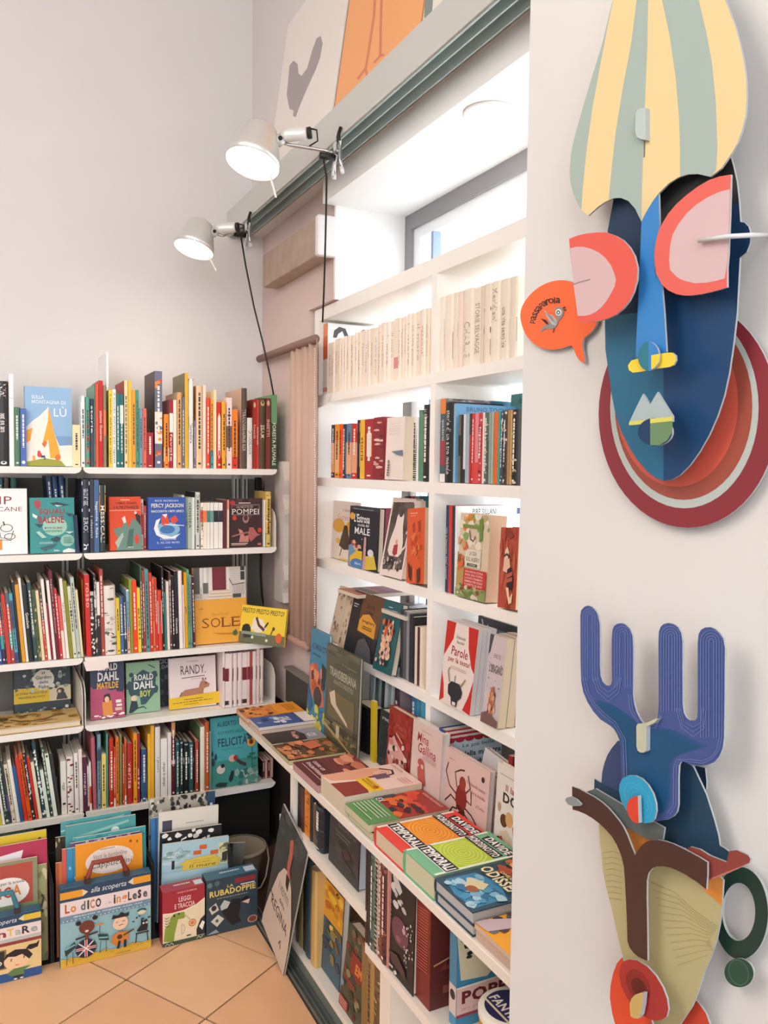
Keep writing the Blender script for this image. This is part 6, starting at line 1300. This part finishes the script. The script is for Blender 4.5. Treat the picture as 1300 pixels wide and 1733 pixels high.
# nose
npp = A([(652, 1137), (668, 1100), (690, 1062), (715, 1022), (740, 992), (744, 1150), (728, 1240), (720, 1340), (722, 1440)]) + B([(728, 90), (755, 170), (768, 330), (780, 530), (740, 550), (690, 552), (622, 562), (630, 380), (640, 200), (646, 40)])
K(card('nose', npp, XM - .060, None, whole(npp, '3581c4')))
br = B([(600, 575), (640, 563), (700, 548), (780, 535), (808, 534), (826, 548), (828, 575), (816, 598), (795, 608), (720, 618), (650, 632), (608, 637), (588, 624), (583, 600)])
K(card('nostril_bar', br, XM - .066, None, whole(br, 'efcf3c')))
nd = B(ellp(688, 553, 54, 74, 28))
a = whole(nd, '3581c4').poly(B([(688 - 54 * math.sin(math.pi * i / 14), 553 - 74 * math.cos(math.pi * i / 14)) for i in range(15)][0:] ), '2a7688')
a.poly(B([(702, 548), (745, 540), (742, 580), (720, 612), (702, 620)]), 'efcf3c')
K(card('nose_disc', nd, XM - .070, None, a))
# eyes
e1 = A([(1110, 893), (1055, 902), (1000, 920), (940, 955), (880, 1000), (830, 1045), (790, 1092), (762, 1138), (740, 1182), (726, 1235), (718, 1295), (720, 1350), (728, 1400)]) + B([(756, 185), (788, 215), (830, 235), (868, 242), (905, 242), (955, 236), (1000, 226), (1050, 213), (1090, 200), (1090, 100)]) + A([(1096, 1300), (1104, 1100)])
i1 = A([(1105, 968), (1050, 982), (990, 1010), (935, 1045), (885, 1090), (842, 1145), (812, 1200), (798, 1260), (794, 1330), (798, 1380)]) + B([(812, 125), (832, 146), (855, 160), (885, 170), (925, 179), (980, 177), (1035, 167), (1078, 155), (1088, 100)]) + A([(1095, 1300), (1102, 1100)])
a = whole(e1, 'e26457').poly(i1, 'd4b4b4')
ey = K(card('eye', e1, XM - .062, None, a))
e2 = A([(282, 1222), (325, 1205), (370, 1195), (420, 1189), (470, 1189), (520, 1206), (560, 1230), (592, 1265), (617, 1310), (632, 1370)]) + B([(630, 160), (612, 225), (590, 270), (560, 308), (522, 340), (480, 360), (440, 371), (400, 378), (365, 379), (330, 376), (318, 290), (305, 180), (290, 50)])
i2 = A([(288, 1270), (320, 1263), (355, 1263), (395, 1273), (435, 1292), (468, 1320), (495, 1355), (514, 1400)]) + B([(522, 160), (516, 195), (498, 228), (475, 268), (448, 302), (420, 325), (390, 340), (358, 347), (326, 346), (316, 270), (304, 180), (291, 50)])
a = whole(e2, 'e0594a').poly(i2, 'd2b0b0').line(B([(300, 186), (345, 172), (390, 160)]), 2.2, '8f7c80')
K(card('eye', e2, XM - .074, None, a))
# mouth
lp = B([(590, 890), (625, 815), (660, 745), (678, 772), (696, 802), (715, 768), (735, 735), (775, 800), (812, 860), (812, 888), (700, 898), (590, 906)])
K(card('upper_lip', lp, XM - .060, None, whole(lp, 'a9b8b8').poly(B([(590, 888), (700, 874), (812, 862), (812, 886), (700, 896), (588, 906)]), 'd9cf62')))
ld = B(ellp(722, 940, 88, 72, 30))
a = whole(ld, '14385c').poly(B([(697, 880), (740, 874), (812, 885), (810, 940), (785, 982), (745, 1008), (697, 1008)]), '6b8a62').poly(B([(697, 872), (812, 862), (812, 884), (697, 896)]), 'd9cf62')
K(card('lower_lip', ld, XM - .066, None, a))
# pin through the ear, resting in the wall
o = tube('eye_pin', [at(1183, 407, 0, XM - .0665), at(1236, 400, 0, XM - .0685), at(1272, 398, 0, XM - .05), at(1305, 398, 0, XM - .001)], .0023, mat('cfd0d0', .5)); K(o)

# speech bubble badge hung at the pier edge
bb = B(smooth([(28, 360), (40, 290), (100, 215), (180, 170), (260, 160), (330, 185), (400, 260), (435, 340), (420, 400), (385, 440), (352, 462), (350, 510), (360, 560), (363, 585), (340, 582), (315, 545), (300, 492), (250, 512), (190, 522), (120, 505), (60, 450)], 2))
sb_ = thing('speech_bubble_badge', 'Orange speech bubble badge with a grey bird, beside the mask at the pier edge', 'badge', (XM, .96, 1.5))
a = whole(bb, 'fb6a33')
word = 'passaparola'
for i, chh in enumerate(word):
    t = i / (len(word) - 1); ang = math.radians(-98 + 92 * t) 
    cxp, cyp = 215, 400; rr = 118
    th_ = math.radians(188 + 88 * t)
    u = cxp + rr * math.cos(th_) - 2; v = cyp + rr * math.sin(th_) * 1.08 - 6
    q = B([(u, v)])[0]; a.spin(chh, q[0], q[1], 9.2 if chh not in 'l' else 11, th_ + math.pi / 2, '2b2322', .01)
for cc, L in (('8e8a88', [(225, 370), (215, 350), (205, 330), (212, 305), (232, 298), (250, 310), (255, 335), (245, 355), (228, 372), (222, 395), (205, 410), (185, 415), (160, 412), (140, 430), (133, 428), (150, 400), (175, 385)]),
              ('b9b5b0', [(152, 312), (175, 335), (200, 345), (220, 368), (215, 395), (195, 392), (178, 370), (165, 345)]), ('241f20', [(135, 358), (165, 368), (180, 392), (165, 388)])):
    a.poly(B(L), cc)
a.poly(B(ellp(228, 328, 16, 17, 18)), 'e9e5e0').poly(B(ellp(227, 329, 10, 11, 16)), '3a3636').poly(B(ellp(227, 329, 5, 6, 12)), 'e9e5e0').line(B([(250, 308), (262, 300)]), 2, '2a2424').line(B([(255, 318), (266, 314)]), 1.6, '2a2424').line(B([(205, 410), (200, 432)]), 1.4, '2a2424')
for i in range(4): a.line(B([(160 + i * 10, 330 + i * 12), (195 + i * 6, 352 + i * 10)]), .7, '6d6a6a')
o = card('badge_card', bb, XM - .008, None, a, .003); o.parent = sb_; o.location = -sb_.location

m2 = thing('wall_mask', 'Layered card mask with blue cactus horns, brown brow and cream face', 'mask', (XM, .75, 1.0), 'card masks')
def K2(o): o.parent = m2; o.location = -m2.location; return o
# back cards
hd = C_([(430, 868), (395, 910), (370, 950), (352, 1000), (340, 1050), (335, 1112), (295, 1088), (293, 1155)]) + D_([(293, 135), (430, 205), (470, 310), (600, 410), (680, 432), (850, 475), (960, 525), (1070, 560), (1080, 490), (1050, 465), (1020, 448), (1012, 390), (985, 290), (940, 150), (870, 0)]) + C_([(860, 1012), (800, 980), (700, 960), (560, 900)])
K2(card('head_plate', hd, XM - .026, None, whole(hd, '23425a').poly(C_([(430, 870), (370, 950), (340, 1050), (335, 1112), (470, 1180), (470, 900)]), '3a4a72')))
bk_ = C_([(880, 1012), (935, 1025), (943, 1100), (942, 1150), (900, 1140), (860, 1080)])
K2(card('back_plate', bk_, XM - .010, None, whole(bk_, '142a44')))
# earring
o_p, i_p = [], []
for i in range(41):
    t = 6.28318 * i / 40
    o_p.append(D_([(1140 + 160 * math.cos(t) * (1 if math.cos(t) > 0 else .95), 840 + 268 * math.sin(t))])[0]); i_p.append(D_([(1130 + 96 * math.cos(t), 832 + 168 * math.sin(t))])[0])
V, F = [], []
for i in range(40):
    for px, py in (o_p[i], i_p[i]):
        p = at(px, py, 0, XM - .014); V += [p, p + Vector((.0035, 0, 0))]
for i in range(40):
    j = (i + 1) % 40; F += [(4 * i, 4 * j, 4 * j + 2, 4 * i + 2), (4 * i + 1, 4 * i + 3, 4 * j + 3, 4 * j + 1), (4 * i, 4 * i + 1, 4 * j + 1, 4 * j), (4 * i + 2, 4 * j + 2, 4 * j + 3, 4 * i + 3)]
er = K2(fixn(obj('earring', V, F, edge_m)))
Pq = Pr(); Pq.it.append((o_p[:40] + i_p[:40], [(i, (i + 1) % 40, 40 + (i + 1) % 40, 40 + i) for i in range(40)], '1f3b30'))
Pq.build('earring_print', lambda u, v, k: at(u, v, 0, XM - .014 - EPS * (k + 1)), er)
ds = D_(ellp(1132, 1185, 86, 82, 30, 40)); K2(card('earring_disc', ds, XM - .020, None, whole(ds, '24483a').poly(D_(ellp(1130, 1183, 58, 78, 26, -20)), '456858').poly(D_(ellp(1130, 1183, 52, 71, 26, -20)), '274c3d')))
# face
fc = D_([(320, 325), (328, 430), (345, 600), (365, 700), (390, 790), (425, 950), (460, 1095), (480, 1230), (520, 1400), (560, 1500), (780, 1500), (800, 1470), (860, 1380), (900, 1280), (930, 1180), (970, 1090), (1000, 1000), (1020, 900), (1032, 790), (1040, 650), (960, 560), (850, 480), (700, 420), (600, 410), (470, 330)])
a = whole(fc, 'b9ad7e').poly(D_([(450, 320), (600, 405), (700, 420), (660, 500), (520, 520), (470, 400)]), 'e28f3f').poly(D_([(900, 520), (1040, 650), (1030, 800), (985, 755), (935, 715), (900, 640)]), 'e28f3f')
for i in range(9): a.line(D_([(345 + i * 4, 490 + i * 33), (400, 480 + i * 34), (455, 500 + i * 33)]), .5, '8a7a4c')
for i in range(12): a.line(D_([(620 + i * 14, 660 + i * 44), (760 + i * 14, 720 + i * 34), (880 + i * 10, 830 + i * 22), (1010 - i * 6, 920 + i * 8)]), .5, '8a7d50')
K2(card('face', fc, XM - .032, None, a))
# horns
hn = C_([(213, 140), (218, 112), (235, 93), (255, 85), (278, 92), (298, 110), (315, 140), (325, 190), (326, 300), (326, 430), (330, 490), (342, 525), (360, 545), (380, 550), (393, 540), (397, 515), (395, 420), (395, 280), (400, 222), (410, 202), (428, 190), (450, 187), (475, 195), (500, 220), (515, 260), (519, 330), (518, 600), (524, 650), (538, 700), (560, 745), (580, 770), (605, 775), (640, 760), (662, 730), (667, 640), (665, 300), (668, 235), (678, 208), (695, 192), (720, 186), (752, 192), (780, 212), (797, 245), (804, 290), (804, 450), (805, 650), (812, 705), (828, 735), (850, 750), (878, 750), (890, 735), (893, 700), (893, 450), (893, 300), (898, 250), (912, 225), (935, 212), (965, 210), (995, 222), (1020, 245), (1040, 275), (1050, 330), (1048, 600), (1045, 850), (1038, 905), (1020, 955), (990, 990), (950, 1008), (915, 1013), (850, 1005), (815, 990), (795, 988), (784, 1010), (780, 1080), (780, 1240), (772, 1280), (752, 1305), (715, 1325), (650, 1335), (570, 1342), (500, 1290), (460, 1180), (452, 1100), (450, 980), (446, 900), (436, 850), (415, 805), (385, 780), (330, 745), (290, 700), (255, 645), (230, 585), (218, 525), (214, 400)])
a = whole(hn, '45568f')
for i_, c_ in enumerate(('3c5488', '335284', '2a517e', '22507a', '1c5078')):
    q_ = 1.16 - i_ * .05; gx, gy = 600, 960
    a.poly(C_([(gx + (x - gx) * q_, gy + (y - gy) * min(q_, 1.06)) for x, y in smooth([(300, 640), (400, 668), (470, 710), (540, 765), (600, 800), (680, 800), (760, 820), (840, 870), (920, 900), (820, 935), (740, 960), (722, 1030), (722, 1240), (640, 1290), (520, 1230), (485, 1100), (475, 900), (430, 790)], 2) if 300 < gx + (x - gx) * q_ < 985]), c_)
lc = '7181b2'; dk = '34447c'
def U(x0, x1, yt, yb, n, st):
    for i in range(1, n + 1):
        d = st * i; r = (x1 - x0) / 2 - d
        if r < 5: break
        cx_ = (x0 + x1) / 2
        pts = [(x0 + d, yb)] + [(cx_ - r * math.cos(math.pi * j / 10), yt + d + r * 1.0 - r * math.sin(math.pi * j / 10)) for j in range(11)] + [(x1 - d, yb)]
        a.line(C_(pts), .9, lc)
U(213, 326, 88, 520, 3, 14); U(396, 518, 190, 560, 3, 15); U(665, 804, 190, 700, 4, 15); U(893, 1049, 212, 850, 4, 16)
for i in range(3):
    d = 20 + i * 28
    a.line(C_([(326 - d * .55, 500), (335 - d * .3, 545 + d * .5), (375, 565 + d), (410 + d * .3, 545 + d * .6), (412 + d * .5, 500)]), .9, lc)
    a.line(C_([(804 - d * .5, 680), (815 - d * .2, 745 + d * .6), (865, 768 + d), (905 + d * .3, 750 + d * .6), (908 + d * .45, 680)]), .9, lc)
for d in (14, 28):
    a.line(C_([(215 + d, 500), (232 + d, 585), (275 + d * .9, 665 - d * .3), (340 + d * .4, 735 - d), (400 + d * .6, 780 - d * .7), (446 + d, 860), (452 + d, 1000), (455 + d, 1150)]), .9, lc)
    a.line(C_([(1046 - d, 850), (1030 - d, 920), (985 - d * .6, 980 - d * .6), (920, 1012 - d), (850, 1004 - d), (800 - d, 985 - d * .4), (782 - d, 1020), (780 - d, 1240), (745 - d, 1300 - d * .5)]), .9, lc)
    a.line(C_([(519 - d, 600), (530 - d, 690), (565 - d * .7, 765), (590, 782 + d * .4), (650, 765 + d), (668 + d * .5, 720)]), .9, lc)
K2(card('horns', hn, XM - .044, None, a))
pgp = C_([(537, 785), (545, 770), (590, 765), (650, 740), (665, 738), (640, 765), (596, 785), (595, 925), (580, 936), (560, 936), (545, 925), (538, 900)])
K2(card('peg', pgp, XM - .050, None, whole(pgp, 'bfc0a4'), .006))
# eye discs
ed = D_([(437, 130), (440, 95), (455, 62), (490, 42), (530, 42), (570, 62), (605, 98), (635, 150), (650, 205), (653, 250), (642, 295), (622, 315), (590, 320), (550, 312), (510, 285), (475, 240), (448, 185)])
a = whole(ed, '2f9cc4')
for k in (.78, .58, .38, .2):
    cx_, cy_ = 548, 185
    q = [(cx_ + 95 * k * math.cos(t / 12 * 6.283) + 40 * k * math.sin(t / 12 * 6.283), cy_ + 130 * k * math.sin(t / 12 * 6.283) + 20 * k * math.cos(t / 12 * 6.283)) for t in range(13)]
    a.line(D_(q), .7, '54b4d2')
K2(card('eye_disc', ed, XM - .056, None, a))
pu = D_([(482, 215), (492, 188), (515, 168), (546, 160), (548, 240), (551, 318), (535, 320), (512, 305), (492, 272), (482, 240)])
K2(card('pupil', pu, XM - .064, None, whole(pu, 'd8452f'), .005))
# brow
bw = D_([(165, 106), (205, 120), (245, 142), (290, 165), (335, 196), (370, 226), (402, 262), (432, 298), (460, 338), (485, 390), (508, 450), (530, 503), (545, 478), (562, 455), (585, 432), (615, 418), (660, 415), (705, 424), (750, 438), (800, 462), (850, 488), (900, 515), (948, 545), (948, 618), (942, 702), (900, 668), (860, 640), (820, 615), (780, 595), (735, 576), (690, 568), (655, 570), (630, 580), (608, 605), (598, 650), (597, 750), (600, 900), (602, 1115), (580, 1108), (548, 1092), (520, 1068), (498, 1038), (486, 1005), (483, 900), (478, 780), (472, 660), (465, 570), (448, 500), (425, 445), (395, 395), (360, 355), (320, 318), (280, 288), (240, 265), (200, 248), (168, 240)])
K2(card('brow', bw, XM - .054, None, whole(bw, '4a2f28')))
pl = D_([(828, 600), (835, 582), (870, 576), (950, 575), (800, 480), (850, 455), (905, 470), (960, 505), (1060, 545), (1075, 480), (1120, 475), (1185, 505), (1198, 525), (1192, 548), (1120, 585), (1040, 620), (960, 650), (910, 655), (865, 648), (838, 630)])
K2(card('cross_plate', pl, XM - .048, None, whole(pl, '8a4038').poly(D_([(828, 600), (850, 628), (900, 645), (960, 640), (1060, 600), (1192, 548), (1120, 585), (1040, 620), (960, 650), (910, 655), (865, 648), (838, 630)]), 'bf6a5c')))
gp = D_([(125, 185), (132, 172), (158, 164), (190, 180), (218, 208), (210, 220), (170, 220), (140, 210)])
K2(card('cross_plate', gp, XM - .058, None, whole(gp, '8a908e')))
gp = D_([(240, 140), (300, 118), (480, 225), (700, 345), (690, 415), (600, 412), (460, 330), (400, 262), (330, 195)])
K2(card('cross_plate', gp, XM - .046, None, whole(gp, '5a625f')))
# mouth
mo = D_([(455, 1095), (425, 1130), (402, 1190), (388, 1260), (384, 1330), (398, 1420), (425, 1520), (640, 1520), (610, 1400), (540, 1250), (480, 1160)])
K2(card('lip', mo, XM - .044, None, whole(mo, 'dd4a2b')))
mf = D_([(438, 1195), (445, 1145), (465, 1118), (500, 1107), (545, 1115), (600, 1148), (650, 1202), (690, 1268), (715, 1335), (723, 1395), (712, 1440), (680, 1460), (635, 1462), (580, 1435), (525, 1385), (480, 1325), (450, 1262)])
a = whole(mf, 'a62f2c').poly(D_(ellp(548, 1255, 62, 98, 26, -28)), '8a2424').poly(D_(ellp(552, 1270, 38, 62, 24, -28)), '5e1a1a')
K2(card('mouth_disc', mf, XM - .060, None, a))
tg = D_([(498, 1370), (508, 1335), (530, 1312), (562, 1300), (578, 1302), (572, 1370), (560, 1430), (545, 1450), (520, 1448), (503, 1435)])
K2(card('tongue_peg', tg, XM - .068, None, whole(tg, 'c9a965'), .006))
ch_ = D_([(875, 1335), (905, 1370), (940, 1420), (975, 1520), (760, 1520), (800, 1470), (845, 1410)])
K2(card('chin_plate', ch_, XM - .022, None, whole(ch_, 'c8402c')))

# ================================================================ CLAMP LAMPS ON THE HEAD RAIL
alu = mat('d9d8d4', .38, .55); chrome = mat('c4c4c2', .25, .9); blk = mat('1b1a1a', .5)
def clamp_lamp(label, px_clamp, sh_top, sh_rim, rad_top, rad_rim, foot, cable, watt):
    """px spots: clamp on the rail, centre of shade crown and of its rim; cable is a list of (px, py, x)"""
    xs = XB - .005
    cl = at(px_clamp[0], px_clamp[1], 0, xs)
    L = thing('clamp_lamp', label, 'lamp', cl, 'clamp lamps on the rail')
    W = lambda p: p - cl
    ytop = cl.y + .0
    # the shade hangs in front of the rail, out in the room
    xd = XB - .19
    a = W(at(sh_top[0], sh_top[1], 0, xd))
    ax = Vector((-.30, -.14, -1)).normalized(); H = rad_rim * 1.45
    q = ax.to_track_quat('Z', 'Y').to_matrix().to_4x4(); mt = Matrix.Translation(a) @ q
    prof = [(.0005, -.006), (rad_top * .75, -.005), (rad_top * .95, 0), (rad_top, .006), (rad_rim * .97, H * .8), (rad_rim, H), (rad_rim - .0015, H), (rad_rim * .955, H * .8), (rad_top - .003, .008), (rad_top * .6, .003), (.0005, .002)]
    lathe('shade', prof, alu, L, 40, mt, caps=False)
    bu = lathe('bulb', [(.0005, .02), (.015, .022), (.02, .035), (.026, .06), (.0275, .075), (.02, .095), (.0005, .1)], mat('fff3df', .4, emit=40), L, 24, mt, caps=False)
    bl = bpy.data.lights.new('lamp_bulb_light', 'SPOT'); bl.energy = watt; bl.color = (1, .80, .68); bl.spot_size = 2.3; bl.spot_blend = .8; bl.shadow_soft_size = .03
    bo = bpy.data.objects.new('lamp_bulb_light', bl); COL.objects.link(bo); bo.parent = L; bo.matrix_local = Matrix.Translation(a + ax * (H * .98)) @ (-ax).to_track_quat('Z', 'Y').to_matrix().to_4x4()
    # arm from the clamp to the joint behind the shade
    j = a + ax * .035 + Vector((.05, -.018, .0)).normalized() * rad_top * 1.25
    e = Vector((-.012, 0, .0))
    tube('arm', [e, e + Vector((-.035, .004, .004)), j + Vector((.03, -.004, -.004)), j], .0045, chrome, L, 10)
    tube('lamp_socket', [j + Vector((.004, -.002, .016)), j + Vector((.018, -.012, .017)), j + Vector((.06, -.040, .020)), j + Vector((.064, -.043, .020))], [.014, .017, .017, .012], mat('e6e4df', .35, .3), L, 16)
    tube('socket_ring', [j + Vector((.064, -.043, .020)), j + Vector((.072, -.048, .021))], .0155, blk, L, 14)
    tube('lead_loop', [j + Vector((.07, -.047, .032)), j + Vector((.085, -.055, .028)), j + Vector((.088, -.055, .0)), j + Vector((.07, -.04, -.012))], .0025, blk, L, 6)
    tube('joint', [j + Vector((0, -.014, .004)), j + Vector((0, .014, .004))], .014, alu, L, 16)
    tube('joint_screw', [j + Vector((-.004, -.018, .004)), j + Vector((-.004, .018, .004))], .006, blk, L, 10)
    tube('shade_bracket', [j, a + ax * .03], .007, alu, L, 8)
    tube('socket_cap', [e + Vector((-.05, .0, -.012)), e + Vector((-.008, -.002, -.012))], .009, blk, L, 10)
    f0 = a + ax * (H * .9) + Vector((.02, -rad_rim * .55, 0)); f1 = W(at(foot[0], foot[1], 0, xd))
    tube('shade_handle', [f0, f0 * .5 + f1 * .5, f1], .0028, mat('e9e4d8', .3), L, 8)
    for s in (-1, 1):
        prism('clamp_plate', [(-.014 - .004 * s, s * y_, z_) for y_, z_ in ((.002, .034), (.017, .030), (.008, .004), (.024, -.036), (.027, -.052), (.016, -.052), (.004, -.012), (-.003, .004))], (.0025, 0, 0), mat('dcdcda', .35, .4), L)
    # clamp: two sprung jaws gripping the fascia, with black tips
    for s in (0, 1):
        y0 = -.012 + .024 * s
        tube('jaw', [(-.004, y0 * .5, .03), (-.010, y0, .008), (-.012, y0 * 1.6, -.02), (-.010, y0 * 2.1, -.045)], [.005, .0055, .005, .0042], chrome, L, 8)
        tube('jaw_tip', [(-.010, y0 * 2.05, -.042), (-.009, y0 * 2.3, -.058)], .006, mat('d8d6d2', .4), L, 8)
    tube('clamp_grip', [(-.006, 0, .028), (-.008, .004, .045), (-.004, .010, .06), (0, .006, .075)], [.0055, .006, .005, .0045], blk, L, 8)
    tube('spring', [(-.012, -.014, .004), (-.012, .014, .004)], .008, mat('8f8f8d', .3, .8), L, 12)
    tube('cable', [W(at(p[0], p[1], 0, p[2])) for p in cable], .0032, blk, L, 6)
    return L
clamp_lamp('Lit aluminium clamp lamp higher up the rail, its shade over the corner', (578, 262), (443, 219), (434, 276), .045, .074, (467, 334), [(560, 262, .89), (548, 272, .88), (553, 300, .89), (552, 360, .93), (550, 440, .97), (548, 500, 1.01), (546, 545, 1.03)], 5)
clamp_lamp('Lit aluminium clamp lamp lower along the rail, nearer the shelf wall', (425, 394), (340, 379), (331, 424), .043, .068, (366, 458), [(418, 392, .89), (408, 402, .885), (416, 450, .89), (430, 520, .90), (445, 580, .92), (458, 640, .94), (463, 668, .96)], 6)
tail = thing('cable_tail', 'black lamp cable running down the wall behind the shelf ends', 'cable', (.97, YW - .03, 1.0))
tube('lead', [Vector(q) - tail.location for q in (at(463, 668, 1, YW - .05), at(458, 720, 1, YW - .03), at(449, 800, 1, YW - .03), at(443, 900, 1, YW - .03), at(441, 970, 1, YW - .03), at(444, 1010, 1, YW - .03), at(452, 1060, 1, YW - .03), at(455, 1160, 1, YW - .03))], .0035, blk, tail, 6)
pq = at(437, 825, 1, YW - .04) - tail.location
box('plug', (pq.x - .012, pq.y - .012, pq.z - .035, pq.x + .012, pq.y + .012, pq.z + .04), blk, tail, .004)

# ================================================================ past three hundred books: the smallest in view become one filling
bpy.context.view_layer.update()
dg = bpy.context.evaluated_depsgraph_get()
seen = {}
for j in range(584, 1733, 9):
    for i in range(0, 880, 9):
        hit, loc, nor, idx, ob, mx = SC.ray_cast(dg, EYE, (ROT @ _ray(i + .5, j + .5)).normalized())
        if hit:
            r = ob
            while r.parent: r = r.parent
            seen[r.name] = seen.get(r.name, 0) + 1
books = [o for o in COL.objects if o.parent is None and o.get('category') == 'book']
books.sort(key=lambda o: -seen.get(o.name, 0))
rest = books[298:]
if rest:
    allo = []
    for o in rest: allo += [o] + list(o.children)
    for o in allo:
        if o.parent: m = o.matrix_world.copy(); o.parent = None; o.matrix_world = m
    for o in allo:
        for k_ in ('label', 'category', 'group'):
            if k_ in o: del o[k_]
    with bpy.context.temp_override(active_object=rest[0], object=rest[0], selected_objects=allo, selected_editable_objects=allo):
        bpy.ops.object.join()
    f = rest[0]; f.name = 'packed_books'; f['kind'] = 'stuff'
    f['label'] = 'thinnest spines and half hidden books filling the gaps on the shelves'; f['category'] = 'books'
